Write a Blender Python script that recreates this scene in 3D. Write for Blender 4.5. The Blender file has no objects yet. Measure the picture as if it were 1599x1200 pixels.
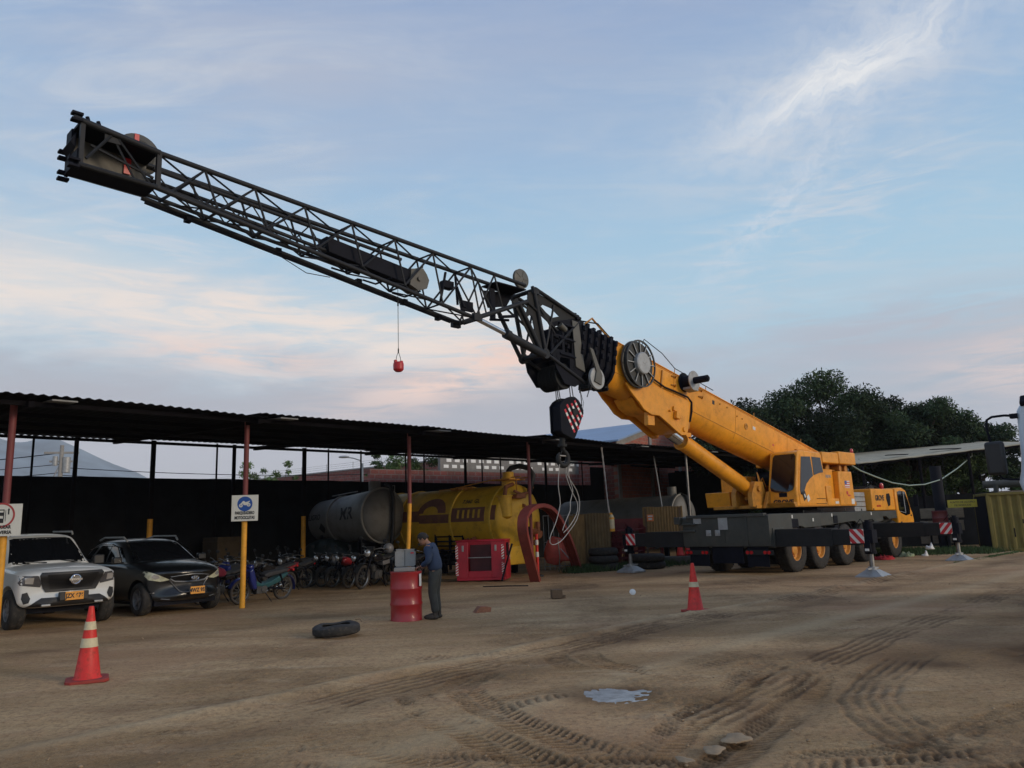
HAZE=True; DENS=.00022
import bpy, bmesh, math, random
import numpy as np
from mathutils import Vector, Matrix, Euler
from mathutils.bvhtree import BVHTree
random.seed(7); RNG = np.random.default_rng(11)
SC = bpy.context.scene; COL = SC.collection
R = math.radians
def V(*a): return Vector(a)

# ------------------------------------------------------------------ mesh builder
class MB:
    def __init__(s): s.v=[]; s.f=[]; s.m=[]
    def add(s, vs, fs, mi=0, M=None):
        o=len(s.v)
        for p in vs:
            p=Vector(p); s.v.append(M@p if M else p)
        for f in fs: s.f.append([o+i for i in f]); s.m.append(mi)
        return s
    def box(s, a, b, mi=0, M=None):
        (x0,y0,z0),(x1,y1,z1)=a,b
        vs=[(x0,y0,z0),(x1,y0,z0),(x1,y1,z0),(x0,y1,z0),(x0,y0,z1),(x1,y0,z1),(x1,y1,z1),(x0,y1,z1)]
        return s.add(vs,[(0,3,2,1),(4,5,6,7),(0,1,5,4),(1,2,6,5),(2,3,7,6),(3,0,4,7)],mi,M)
    def cbox(s, c, d, mi=0, M=None):
        return s.box([c[i]-d[i]/2 for i in range(3)],[c[i]+d[i]/2 for i in range(3)],mi,M)
    def tube(s, p0, p1, r, n=8, r1=None, mi=0, M=None, cap=True):
        p0=Vector(p0); p1=Vector(p1); r1=r if r1 is None else r1
        d=(p1-p0).normalized(); a=d.orthogonal().normalized(); b=d.cross(a)
        vs=[];
        for p,rr in ((p0,r),(p1,r1)):
            for i in range(n):
                t=2*math.pi*i/n; vs.append(p+(a*math.cos(t)+b*math.sin(t))*rr)
        fs=[(i,(i+1)%n,n+(i+1)%n,n+i) for i in range(n)]
        if cap: fs+= [tuple(range(n-1,-1,-1)), tuple(range(n,2*n))]
        return s.add(vs,fs,mi,M)
    def path(s, pts, r, n=6, mi=0, M=None):
        pts=[Vector(p) for p in pts]; vs=[]; fs=[]
        ref=None
        for k,p in enumerate(pts):
            d=(pts[min(k+1,len(pts)-1)]-pts[max(k-1,0)]).normalized()
            if ref is None: ref=d.orthogonal().normalized()
            a=(ref-d*ref.dot(d))
            a=a.normalized() if a.length>1e-6 else d.orthogonal().normalized()
            ref=a; b=d.cross(a); rr=r[k] if isinstance(r,(list,tuple)) else r
            for i in range(n):
                t=2*math.pi*i/n; vs.append(p+(a*math.cos(t)+b*math.sin(t))*rr)
        for k in range(len(pts)-1):
            for i in range(n): fs.append((k*n+i,k*n+(i+1)%n,(k+1)*n+(i+1)%n,(k+1)*n+i))
        fs+= [tuple(range(n-1,-1,-1)), tuple(range((len(pts)-1)*n,len(pts)*n))]
        return s.add(vs,fs,mi,M)
    def lathe(s, prof, n=24, mi=0, M=None, mf=None, cap=True):
        """profile [(r,h)] about local z"""
        vs=[(r*math.cos(2*math.pi*i/n),r*math.sin(2*math.pi*i/n),h) for r,h in prof for i in range(n)]
        o=len(s.v); 
        for p in vs: p=Vector(p); s.v.append(M@p if M else p)
        for k in range(len(prof)-1):
            for i in range(n):
                s.f.append([o+k*n+i,o+k*n+(i+1)%n,o+(k+1)*n+(i+1)%n,o+(k+1)*n+i]); s.m.append(mf(k) if mf else mi)
        for k,rev in ((0,True),(len(prof)-1,False)):
            if cap and prof[0]!=prof[-1] and prof[k][0]>1e-4:
                idx=[o+k*n+i for i in range(n)]; 
                if rev: idx=idx[::-1]
                s.f.append(idx); s.m.append(mf(min(k,len(prof)-2)) if mf else mi)
        return s
    def prism(s, poly, axis, a, b, mi=0, M=None):
        """poly of 2D points extruded along axis from a to b. axis 'x': (y,z) 'y': (x,z) 'z': (x,y)"""
        def P(p,t): return {'x':(t,p[0],p[1]),'y':(p[0],t,p[1]),'z':(p[0],p[1],t)}[axis]
        n=len(poly); vs=[P(p,a) for p in poly]+[P(p,b) for p in poly]
        fs=[tuple(range(n)),tuple(range(2*n-1,n-1,-1))]+[(i,n+i,n+(i+1)%n,(i+1)%n) for i in range(n)]
        return s.add(vs,fs,mi,M)
    def sphere(s, c, r, n=12, m=8, mi=0, M=None):
        rx,ry,rz=(r,r,r) if not isinstance(r,(tuple,list)) else r
        vs=[(c[0],c[1],c[2]-rz)]
        for j in range(1,m):
            t=math.pi*j/m
            for i in range(n):
                a=2*math.pi*i/n; vs.append((c[0]+rx*math.sin(t)*math.cos(a),c[1]+ry*math.sin(t)*math.sin(a),c[2]-rz*math.cos(t)))
        vs.append((c[0],c[1],c[2]+rz)); L=len(vs)-1; fs=[]
        for i in range(n): fs.append((0,1+(i+1)%n,1+i))
        for j in range(m-2):
            for i in range(n): fs.append((1+j*n+i,1+j*n+(i+1)%n,1+(j+1)*n+(i+1)%n,1+(j+1)*n+i))
        for i in range(n): fs.append((1+(m-2)*n+i,1+(m-2)*n+(i+1)%n,L))
        return s.add(vs,fs,mi,M)
    def mesh(s, name):
        me=bpy.data.meshes.new(name)
        me.from_pydata([tuple(v) for v in s.v],[],s.f)
        me.polygons.foreach_set('material_index',s.m)
        bm=bmesh.new(); bm.from_mesh(me); bmesh.ops.recalc_face_normals(bm,faces=bm.faces); bm.to_mesh(me); bm.free()
        return me
    def build(s, name, mats, parent=None, smooth=35, bevel=0, M=None, label=None):
        me=s.mesh(name)
        return link(name,me,mats,parent,smooth,bevel,M,label)

def link(name, me, mats, parent=None, smooth=35, bevel=0, M=None, label=None):
    if not isinstance(mats,(list,tuple)): mats=[mats]
    for m in mats:
        if len(me.materials)<len(mats): me.materials.append(m)
    if smooth:
        me.polygons.foreach_set('use_smooth',[True]*len(me.polygons)); me.set_sharp_from_angle(angle=R(smooth))
    o=bpy.data.objects.new(name,me); COL.objects.link(o)
    if parent: o.parent=parent
    if M is not None: o.matrix_local=M
    if bevel:
        b=o.modifiers.new('bevel','BEVEL'); b.width=bevel; b.segments=2; b.limit_method='ANGLE'; b.angle_limit=R(40); b.harden_normals=False
    if label: o['label']=label
    return o
def tag(o, label, cat, group=None, kind=None):
    o['label']=label; o['category']=cat
    if group: o['group']=group
    if kind: o['kind']=kind
    return o
def thing(name, loc, rz, label, cat, group=None, kind=None):
    o=bpy.data.objects.new(name,None); COL.objects.link(o); o.location=loc; o.rotation_euler=(0,0,rz)
    o.empty_display_size=.3
    return tag(o,label,cat,group,kind)
def struct(o): o['kind']='structure'; return o
def kids(o): return [c for c in bpy.data.objects if c.parent==o]
def copy_tree(o, parent=None):
    c=o.copy(); COL.objects.link(c); c.parent=parent
    if parent is not None: c.matrix_parent_inverse=o.matrix_parent_inverse.copy()
    for k in KIDS.get(o.name,None) or kids(o): copy_tree(k,c)
    return c
KIDS={}
def bake(o):
    """apply modifiers to object mesh"""
    dg=bpy.context.evaluated_depsgraph_get(); dg.update()
    me=bpy.data.meshes.new_from_object(o.evaluated_get(dg)); o.modifiers.clear(); o.data=me; return o
def RX(a): return Matrix.Rotation(a,4,'X')
def RY(a): return Matrix.Rotation(a,4,'Y')
def RZ(a): return Matrix.Rotation(a,4,'Z')
def T(x,y=0,z=0): return Matrix.Translation((x,y,z))
def text_mb(txt, size, bold=.012, depth=.004, sx=1.0):
    cu=bpy.data.curves.new('txt','FONT'); cu.body=txt; cu.size=size; cu.offset=bold*size; cu.extrude=depth/2; cu.align_x='CENTER'; cu.align_y='CENTER'
    o=bpy.data.objects.new('txt',cu); COL.objects.link(o)
    dg=bpy.context.evaluated_depsgraph_get(); me=bpy.data.meshes.new_from_object(o.evaluated_get(dg))
    mb=MB(); mb.add([(v.co.x*sx,v.co.y,v.co.z) for v in me.vertices],[tuple(p.vertices) for p in me.polygons])
    bpy.data.objects.remove(o); bpy.data.curves.remove(cu); bpy.data.meshes.remove(me)
    return mb
def add_mb(dst, src, mi=0, M=None): return dst.add(src.v,src.f,mi,M)
def face_M(origin, right, up):
    """matrix taking text plane (x right, y up, z out) to given frame"""
    r=Vector(right).normalized(); u=Vector(up).normalized(); n=r.cross(u)
    M=Matrix((r,u,n)).transposed().to_4x4(); M.translation=Vector(origin); return M
def patch(bvh, poly, axis, direction, res=.04, off=.006, name='patch', mats=None, parent=None, far=5, smooth=60, thick=0):
    """drape a 2D polygon over a surface: axis 'x' -> poly is (y,z), cast along direction (+1/-1)"""
    bm=bmesh.new()
    vs=[bm.verts.new((p[0],p[1],0)) for p in poly]; bm.faces.new(vs)
    xs=[p[0] for p in poly]; ys=[p[1] for p in poly]
    for k,(lo,hi) in enumerate(((min(xs),max(xs)),(min(ys),max(ys)))):
        n=max(1,int((hi-lo)/res))
        for i in range(1,n):
            c=lo+(hi-lo)*i/n; co=[0,0,0]; no=[0,0,0]; co[k]=c; no[k]=1
            bmesh.ops.bisect_plane(bm,geom=bm.verts[:]+bm.edges[:]+bm.faces[:],plane_co=co,plane_no=no)
    bm.verts.ensure_lookup_table(); pts=[]; last=None
    for v in bm.verts:
        a,b=v.co.x,v.co.y
        if axis=='x': o=Vector((-direction*far,a,b)); d=Vector((direction,0,0))
        elif axis=='y': o=Vector((a,-direction*far,b)); d=Vector((0,direction,0))
        else: o=Vector((a,b,-direction*far)); d=Vector((0,0,direction))
        h=bvh.ray_cast(o,d)
        pts.append(h[0]-d*off if h[0] is not None else None)
    good=[p for p in pts if p is not None]
    for v,p in zip(bm.verts,pts):
        if p is None:
            a,b=v.co.x,v.co.y
            key=(lambda q:(q.y-a)**2+(q.z-b)**2) if axis=='x' else ((lambda q:(q.x-a)**2+(q.z-b)**2) if axis=='y' else (lambda q:(q.x-a)**2+(q.y-b)**2))
            q=min(good,key=key).copy()
            if axis=='x': q.y,q.z=a,b
            elif axis=='y': q.x,q.z=a,b
            else: q.x,q.y=a,b
            p=q
        v.co=p
    if axis!='x': pass
    bmesh.ops.recalc_face_normals(bm,faces=bm.faces)
    dv={'x':Vector((-direction,0,0)),'y':Vector((0,-direction,0)),'z':Vector((0,0,-direction))}[axis]
    s=sum((f.normal.dot(dv)*f.calc_area() for f in bm.faces))
    if s<0: bmesh.ops.reverse_faces(bm,faces=bm.faces)
    me=bpy.data.meshes.new(name); bm.to_mesh(me); bm.free()
    o=link(name,me,mats,parent,smooth)
    if thick:
        m=o.modifiers.new('solid','SOLIDIFY'); m.thickness=thick; m.offset=-1
    return o
def bvh_of(o):
    bpy.context.view_layer.update(); dg=bpy.context.evaluated_depsgraph_get(); e=o.evaluated_get(dg); me=e.to_mesh()
    b=BVHTree.FromPolygons([v.co.copy() for v in me.vertices],[tuple(p.vertices) for p in me.polygons]); e.to_mesh_clear(); return b

# ------------------------------------------------------------------ materials
MATS={}
def sr(r,g,b):
    f=lambda c:(c/255/12.92) if c/255<=.04045 else ((c/255+.055)/1.055)**2.4
    return (f(r),f(g),f(b))
def mat(name, col, rough=.6, metal=0, var=.15, scale=4.0, bump=0, bscale=40, coat=0, dirt=0, dirtcol=(.12,.09,.06), spec=None, stretch=None, alpha=None, trans=0):
    m=bpy.data.materials.new(name); m.use_nodes=True; nt=m.node_tree; N=nt.nodes; L=nt.links; b=N['Principled BSDF']
    tc=N.new('ShaderNodeTexCoord'); src=tc.outputs['Object']
    if stretch:
        mp=N.new('ShaderNodeMapping'); mp.inputs['Scale'].default_value=stretch; L.new(src,mp.inputs[0]); src=mp.outputs[0]
    n=N.new('ShaderNodeTexNoise'); n.inputs['Scale'].default_value=scale; n.inputs['Detail'].default_value=6; n.inputs['Roughness'].default_value=.65; L.new(src,n.inputs['Vector'])
    r=N.new('ShaderNodeMapRange'); r.inputs['From Min'].default_value=.3; r.inputs['From Max'].default_value=.7; r.inputs['To Min'].default_value=1-var; r.inputs['To Max'].default_value=1+var; L.new(n.outputs['Fac'],r.inputs[0])
    mx=N.new('ShaderNodeVectorMath'); mx.operation='SCALE'; mx.inputs[0].default_value=col; L.new(r.outputs[0],mx.inputs['Scale'])
    out=mx.outputs[0]
    if dirt:
        n2=N.new('ShaderNodeTexNoise'); n2.inputs['Scale'].default_value=scale*2.3; n2.inputs['Detail'].default_value=8; n2.inputs['Roughness'].default_value=.7; L.new(src,n2.inputs['Vector'])
        r2=N.new('ShaderNodeMapRange'); r2.inputs['From Min'].default_value=.5; r2.inputs['From Max'].default_value=.72; r2.inputs['To Max'].default_value=dirt; L.new(n2.outputs['Fac'],r2.inputs[0])
        mm=N.new('ShaderNodeMix'); mm.data_type='RGBA'; mm.inputs[7].default_value=(*dirtcol,1); L.new(r2.outputs[0],mm.inputs[0]); L.new(out,mm.inputs[6]); out=mm.outputs[2]
        rr=N.new('ShaderNodeMapRange'); rr.inputs['To Min'].default_value=rough; rr.inputs['To Max'].default_value=min(1,rough+.4); L.new(r2.outputs[0],rr.inputs[0]); L.new(rr.outputs[0],b.inputs['Roughness'])
    else: b.inputs['Roughness'].default_value=rough
    L.new(out,b.inputs['Base Color']); b.inputs['Metallic'].default_value=metal
    if coat: b.inputs['Coat Weight'].default_value=coat; b.inputs['Coat Roughness'].default_value=.08
    if spec is not None: b.inputs['Specular IOR Level'].default_value=spec
    if trans: b.inputs['Transmission Weight'].default_value=trans
    if bump:
        n3=N.new('ShaderNodeTexNoise'); n3.inputs['Scale'].default_value=bscale; n3.inputs['Detail'].default_value=5; L.new(src,n3.inputs['Vector'])
        bp=N.new('ShaderNodeBump'); bp.inputs['Strength'].default_value=bump; bp.inputs['Distance'].default_value=.02; L.new(n3.outputs['Fac'],bp.inputs['Height']); L.new(bp.outputs[0],b.inputs['Normal'])
    MATS[name]=m; return m
YEL=mat('crane_yellow',(.82,.33,.014),.46,var=.16,scale=1.6,coat=.08,dirt=.5,dirtcol=(.33,.13,.018),bump=.06,bscale=5)
YELD=mat('crane_yellow_worn',(.52,.22,.02),.55,var=.2,scale=3,dirt=.6,dirtcol=(.10,.06,.03))
CGREY=mat('carrier_grey',(.046,.050,.045),.5,var=.2,scale=2,dirt=.5,dirtcol=(.10,.085,.065),bump=.05,bscale=8)
CDARK=mat('carrier_dark',(.015,.016,.017),.65,var=.25,scale=3,dirt=.3,dirtcol=(.045,.038,.03),spec=.3)
JIB=mat('jib_grey',(.016,.018,.022),.6,var=.25,scale=2,dirt=.2,dirtcol=(.04,.035,.03),spec=.3)
JPLATE=mat('jib_plate',(.095,.090,.075),.5,var=.2,scale=2,dirt=.3,dirtcol=(.05,.045,.04))
BLK=mat('black_steel',(.005,.006,.012),.65,var=.3,scale=4,dirt=.15,dirtcol=(.022,.02,.018),spec=.15)
RUB=mat('rubber',(.022,.021,.020),.85,var=.25,scale=6,dirt=.7,dirtcol=(.11,.09,.07),bump=.2,bscale=60)
GLASS=mat('tinted_glass',(.006,.007,.009),.06,var=0,spec=.6)
CHROME=mat('chrome',(.75,.75,.76),.15,metal=1,var=.08)
STEEL=mat('dull_steel',(.28,.28,.27),.42,metal=.8,var=.2,scale=8,dirt=.5)
GALV=mat('pale_grey_metal',(.36,.37,.37),.5,metal=.3,var=.15,dirt=.4)
WHITE=mat('white_panel',(.72,.72,.68),.5,var=.06,dirt=.25,dirtcol=(.4,.38,.3))
REDP=mat('red_paint',(.48,.015,.02),.4,var=.15,dirt=.3,dirtcol=(.14,.03,.02))
REDR=mat('red_reflector',(.55,.02,.03),.3,var=.1)
DRUMR=mat('drum_red',(.34,.018,.022),.38,var=.12,scale=3,dirt=.35,dirtcol=(.16,.05,.035),coat=.2)
BLACK=mat('black_ink',(.015,.015,.016),.6,var=0)
ORANGE_L=mat('orange_label',(.75,.22,.06),.5,var=.1)
TRED=mat('taillight_red',(.5,.01,.015),.2,var=.1,coat=.5)
def wear_red(name): return mat(name,(.66,.026,.016),.5,var=.16,scale=7,dirt=.75,dirtcol=(.20,.05,.03))
CONE=wear_red('cone_red')
CONEB=mat('cone_base',(.30,.035,.025),.7,var=.2,dirt=.6,dirtcol=(.14,.08,.055))
CREAM=mat('cream_band',(.62,.54,.34),.55,var=.12,dirt=.5,dirtcol=(.25,.18,.1))

# ------------------------------------------------------------------ camera
F_PX=1200.0
up=Vector((568-799.5,-5935-600,F_PX)).normalized()       # world up seen by the camera (x right, y down, z forward)
fw=Vector((0,0,1)); fw=(fw-up*fw.dot(up)).normalized(); rt=fw.cross(up); rt=rt if rt.x>0 else -rt
Rm=Matrix((rt,fw,up))                                     # camera coordinates -> world
cx=Rm@Vector((1,0,0)); cy=Rm@Vector((0,-1,0)); cz=Rm@Vector((0,0,-1))
cam=bpy.data.cameras.new('camera'); co=bpy.data.objects.new('camera',cam); COL.objects.link(co)
co.matrix_world=Matrix((( cx.x,cy.x,cz.x,0),(cx.y,cy.y,cz.y,0),(cx.z,cy.z,cz.z,1.66),(0,0,0,1)))
cam.sensor_width=36; cam.lens=36*F_PX/1599; cam.clip_end=20000; cam.clip_start=.05; SC.camera=co

# yard frame: origin under the rear outriggers, x = crane heading, y = towards the carport
H=R(45.1); OY=Vector((6.40,23.36,0)); CF=Matrix.Translation(OY)@RZ(H)
def cw(x,y,z=0): return CF@Vector((x,y,z))
def cl(X,Y):
    q=CF.inverted()@Vector((X,Y,0)); return q.x,q.y
# ------------------------------------------------------------------ world: dusk sky with cirrus
SUN_EL,SUN_AZ=14,118      # degrees; azimuth clockwise from +Y (behind and to the right)
w=bpy.data.worlds.new('World'); SC.world=w; w.use_nodes=True; nt=w.node_tree; N=nt.nodes; L=nt.links; N.clear()
def nd(t,**k):
    n=N.new(t)
    for a,b in k.items(): setattr(n,a,b)
    return n
def mth(op,a,b=None,c=None,clamp=False):
    n=nd('ShaderNodeMath',operation=op); n.use_clamp=clamp
    for i,x in enumerate((a,b,c)):
        if x is None: continue
        if isinstance(x,(int,float)): n.inputs[i].default_value=x
        else: L.new(x,n.inputs[i])
    return n.outputs[0]
def mrange(x,a,b,c=0,d=1,smooth=True):
    n=nd('ShaderNodeMapRange'); n.interpolation_type='SMOOTHSTEP' if smooth else 'LINEAR'
    L.new(x,n.inputs[0]); 
    for i,q in enumerate((a,b,c,d)): n.inputs[1+i].default_value=q
    return n.outputs[0]
def mixc(f,a,b):
    n=nd('ShaderNodeMix',data_type='RGBA')
    if isinstance(f,(int,float)): n.inputs[0].default_value=f
    else: L.new(f,n.inputs[0])
    for i,x in ((6,a),(7,b)):
        if isinstance(x,tuple): n.inputs[i].default_value=(*x,1)
        else: L.new(x,n.inputs[i])
    return n.outputs[2]
def noise(vec,scale,detail=6,rough=.6,dist=0):
    n=nd('ShaderNodeTexNoise'); n.inputs['Scale'].default_value=scale; n.inputs['Detail'].default_value=detail; n.inputs['Roughness'].default_value=rough; n.inputs['Distortion'].default_value=dist
    L.new(vec,n.inputs['Vector']); return n.outputs['Fac']
def comb(x,y,z=0):
    n=nd('ShaderNodeCombineXYZ')
    for i,q in enumerate((x,y,z)):
        if isinstance(q,(int,float)): n.inputs[i].default_value=q
        else: L.new(q,n.inputs[i])
    return n.outputs[0]
tc=nd('ShaderNodeTexCoord'); sep=nd('ShaderNodeSeparateXYZ'); L.new(tc.outputs['Generated'],sep.inputs[0])
dx,dy,dz=sep.outputs
az=mth('MULTIPLY',mth('ARCTAN2',dx,dy),57.29578); el=mth('MULTIPLY',mth('ARCSINE',dz),57.29578)
cr=nd('ShaderNodeValToRGB'); els=cr.color_ramp.elements
stops=[(0,sr(140,149,162)),(.12,sr(148,157,171)),(.22,sr(164,183,197)),(.33,sr(168,201,219)),(.45,sr(158,195,220)),(.60,sr(149,182,215)),(.78,sr(142,168,205)),(1,sr(135,157,196))]
while len(els)>1: els.remove(els[-1])
els[0].position=0; els[0].color=(*stops[0][1],1)
for p,c in stops[1:]:
    e=els.new(p); e.color=(*c,1)
L.new(mrange(el,0,45,0,1,False),cr.inputs[0]); base=cr.outputs[0]
def addm(*a):
    o=a[0]
    for x in a[1:]: o=mth('ADD',o,x)
    return o
def uvrot(a0,e0,ang):
    da=mth('SUBTRACT',az,a0); de=mth('SUBTRACT',el,e0); c,s=math.cos(R(ang)),math.sin(R(ang))
    return mth('ADD',mth('MULTIPLY',da,c),mth('MULTIPLY',de,s)), mth('SUBTRACT',mth('MULTIPLY',de,c),mth('MULTIPLY',da,s))
def blob(a0,e0,sa,se,ang=0):
    u,v=uvrot(a0,e0,ang)
    q=mth('ADD',mth('POWER',mth('ABSOLUTE',mth('DIVIDE',u,sa)),2),mth('POWER',mth('ABSOLUTE',mth('DIVIDE',v,se)),2))
    return mth('EXPONENT',mth('MULTIPLY',q,-1))
# the cloud layer as a flat sheet overhead, plus an angular field for the low banks
hz=mth('ADD',mth('MAXIMUM',dz,0),.12); pl=comb(mth('DIVIDE',dx,hz),mth('DIVIDE',dy,hz))
def maprot(v,ang,sx,sy):
    m_=nd('ShaderNodeMapping'); m_.inputs['Rotation'].default_value=(0,0,R(ang)); m_.inputs['Scale'].default_value=(sx,sy,1); L.new(v,m_.inputs[0]); return m_.outputs[0]
st_a=maprot(pl,-52,.45,1.5); n1=noise(st_a,1.2,10,.62,.6); n1b=noise(maprot(pl,-30,.8,2.6),2.6,9,.66,.9); n2=noise(pl,.8,7,.55,.4)
angv=comb(mth('MULTIPLY',az,.05),mth('MULTIPLY',el,.19)); n3=noise(angv,1.7,9,.62,.5); n4=noise(comb(mth('MULTIPLY',az,.06),mth('MULTIPLY',el,.42)),2.4,9,.66,.7)
veil=mth('MULTIPLY',mrange(n1,.30,.68),addm(mth('MULTIPLY',blob(-22,33,15,9),.85),mth('MULTIPLY',blob(12,40,26,8),.9),mth('MULTIPLY',blob(-33,19,9,8),.6),.10),clamp=True)
c=mixc(mth('MULTIPLY',veil,.9),base,sr(184,188,202))
fibre=mth('MULTIPLY',mrange(n1b,.40,.76),addm(.22,mth('MULTIPLY',blob(-25,28,16,10),.6),mth('MULTIPLY',blob(25,26,14,9),.5)),clamp=True)
c=mixc(fibre,c,sr(202,207,215))
wisp=mth('MULTIPLY',mrange(n4,.46,.70),addm(mth('MULTIPLY',blob(-30,18,12,4.5),.8),mth('MULTIPLY',blob(24,21,10,3.2,22),.7),mth('MULTIPLY',blob(12,17,12,3),.3),.05),clamp=True)
c=mixc(wisp,c,sr(206,210,218))
# low grey-lavender bank
bank=mth('MULTIPLY',mrange(mth('ADD',el,mth('MULTIPLY',mth('SUBTRACT',n3,.5),9)),13.5,9.0),mrange(az,24,6,.45,1),clamp=True)
c=mixc(mth('MULTIPLY',bank,.85),c,sr(165,163,171))
bank2=mth('MULTIPLY',blob(27,11.5,12,3.2),mrange(n4,.3,.62)); c=mixc(mth('MULTIPLY',bank2,.75),c,sr(172,172,184))
# cream strip above the bank, peach underside
e2=mth('ADD',el,mth('MULTIPLY',mth('SUBTRACT',n3,.5),8)); line=mth('SUBTRACT',e2,mth('ADD',13.6,mth('MULTIPLY',az,-.07)))
warm=mth('MULTIPLY',mth('EXPONENT',mth('MULTIPLY',mth('POWER',mth('DIVIDE',line,2.5),2),-1)),mrange(az,11,-4),clamp=True)
warm=mth('MULTIPLY',warm,mrange(n4,.28,.62,.35,1),clamp=True)
c=mixc(mth('MULTIPLY',warm,.95),c,sr(238,222,210))
glow=mth('MULTIPLY',blob(-33,16.5,10,3.4),mrange(n3,.3,.6)); c=mixc(mth('MULTIPLY',glow,.6),c,sr(226,220,214))
pink=addm(mth('MULTIPLY',blob(-5,10.6,8,1.5,12),1.0),mth('MULTIPLY',blob(1,12.8,5,1.3,0),.8),mth('MULTIPLY',blob(-20,12.4,9,1.2,-4),.8),mth('MULTIPLY',blob(35,9,6,2.2),.7))
c=mixc(mth('MULTIPLY',mth('MULTIPLY',pink,mrange(n4,.32,.6)),.9,clamp=True),c,sr(238,206,190))
# feathered cirrus streak, upper right: fibres run along it and fray
u,v=uvrot(26.0,29.0,17); warp=noise(comb(mth('MULTIPLY',az,.09),mth('MULTIPLY',el,.09)),2.0,6,.6,.4); v2=mth('ADD',v,mth('MULTIPLY',mth('SUBTRACT',warp,.5),5.0))
fb=noise(comb(mth('MULTIPLY',u,.10),mth('MULTIPLY',v2,.75)),1.6,10,.68,.8); fb2=noise(comb(mth('MULTIPLY',u,.22),mth('MULTIPLY',v2,.5)),2.2,9,.7,.5)
core=mth('MULTIPLY',mth('EXPONENT',mth('MULTIPLY',addm(mth('POWER',mth('ABSOLUTE',mth('DIVIDE',v2,1.55)),2),mth('POWER',mth('ABSOLUTE',mth('DIVIDE',u,7.5)),2)),-1)),mrange(fb,.20,.68),clamp=True)
halo=mth('MULTIPLY',mth('EXPONENT',mth('MULTIPLY',addm(mth('POWER',mth('ABSOLUTE',mth('DIVIDE',v2,3.4)),2),mth('POWER',mth('ABSOLUTE',mth('DIVIDE',u,12)),2)),-1)),mrange(fb2,.24,.66),clamp=True)
c=mixc(mth('MULTIPLY',halo,.85),c,sr(204,210,220)); c=mixc(core,c,sr(238,238,238))
tail=mth('MULTIPLY',blob(21.5,22.0,7,1.3,38),mrange(fb2,.4,.66)); c=mixc(mth('MULTIPLY',tail,.6),c,sr(212,218,228))
sky=nd('ShaderNodeTexSky'); sky.sky_type='NISHITA'; sky.sun_disc=False; sky.sun_elevation=R(SUN_EL); sky.sun_rotation=R(SUN_AZ)
ns=nd('ShaderNodeVectorMath',operation='SCALE'); L.new(sky.outputs[0],ns.inputs[0]); ns.inputs['Scale'].default_value=.10
sep_fac=mixc(.08,c,ns.outputs[0])
if HAZE:   # the air box dims what lies beyond it; the sky behind is that much brighter
    Tt=mth('EXPONENT',mth('MULTIPLY',mth('MINIMUM',mth('DIVIDE',330,mth('MAXIMUM',dz,.02)),3300),-DENS)); gain=mth('DIVIDE',1,mth('ADD',.22,mth('MULTIPLY',Tt,.78)))
    gv=nd('ShaderNodeVectorMath',operation='SCALE'); L.new(sep_fac,gv.inputs[0]); L.new(gain,gv.inputs['Scale']); sep_fac=gv.outputs[0]
bg=nd('ShaderNodeBackground'); L.new(sep_fac,bg.inputs[0]); bg.inputs[1].default_value=.93
wo=nd('ShaderNodeOutputWorld'); L.new(bg.outputs[0],wo.inputs[0])
w.cycles.sampling_method='MANUAL'; w.cycles.sample_map_resolution=512
sl=bpy.data.lights.new('sun','SUN'); sl.energy=1.5; sl.angle=R(14); sl.color=(1,.80,.58)
so=bpy.data.objects.new('sun',sl); COL.objects.link(so)
sd=Vector((math.sin(R(SUN_AZ))*math.cos(R(SUN_EL)),math.cos(R(SUN_AZ))*math.cos(R(SUN_EL)),math.sin(R(SUN_EL))))
so.rotation_euler=sd.to_track_quat('Z','Y').to_euler(); so.location=(0,0,60)
SC.view_settings.view_transform='Standard'; SC.view_settings.look='None'; SC.view_settings.exposure=.12; SC.view_settings.gamma=1

# ------------------------------------------------------------------ ground
def vnoise(x,y,s,seed=0):
    """smooth value noise, numpy"""
    rs=np.random.default_rng(seed); G=rs.random((256,256))
    u=x/s; v=y/s; i=np.floor(u).astype(int); j=np.floor(v).astype(int); fu=u-i; fv=v-j; fu=fu*fu*(3-2*fu); fv=fv*fv*(3-2*fv)
    a=G[i%256,j%256]; b=G[(i+1)%256,j%256]; c_=G[i%256,(j+1)%256]; d=G[(i+1)%256,(j+1)%256]
    return (a*(1-fu)+b*fu)*(1-fv)+(c_*(1-fu)+d*fu)*fv-.5
def sstep(x,a,b): t=np.clip((x-a)/(b-a),0,1); return t*t*(3-2*t)
def catmull(pts,step=.03):
    P=np.array(pts,float); P=np.vstack([2*P[0]-P[1],P,2*P[-1]-P[-2]]); out=[]
    for k in range(1,len(P)-2):
        n=max(2,int(np.linalg.norm(P[k+1]-P[k])/step)); t=np.linspace(0,1,n,endpoint=False)[:,None]
        out.append(.5*((2*P[k])+(-P[k-1]+P[k+1])*t+(2*P[k-1]-5*P[k]+4*P[k+1]-P[k+2])*t**2+(-P[k-1]+3*P[k]-3*P[k+1]+P[k+2])*t**3))
    return np.vstack(out+[P[-2][None]])
def axis(lo,hi,d0,grow,far):
    """non-uniform samples: fine between lo and hi, coarser outwards"""
    a=list(np.arange(lo,hi,d0)); d=d0
    while a[-1]<far: d*=grow; a.append(a[-1]+d)
    b=[]; d=d0; x=lo
    while x>-far: d*=grow; x-=d; b.append(x)
    return np.array(b[::-1]+a)
gx=axis(-4.5,9.5,.026,1.022,2600); gy0=list(np.arange(4.4,9.5,.020)); d=.020
while gy0[-1]<2600: d*=1.0145 if gy0[-1]<40 else 1.06; gy0.append(gy0[-1]+d)
b=[];d=.05;x=4.4
while x>-300: d*=1.1; x-=d; b.append(x)
gy=np.array(b[::-1]+gy0)
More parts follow.
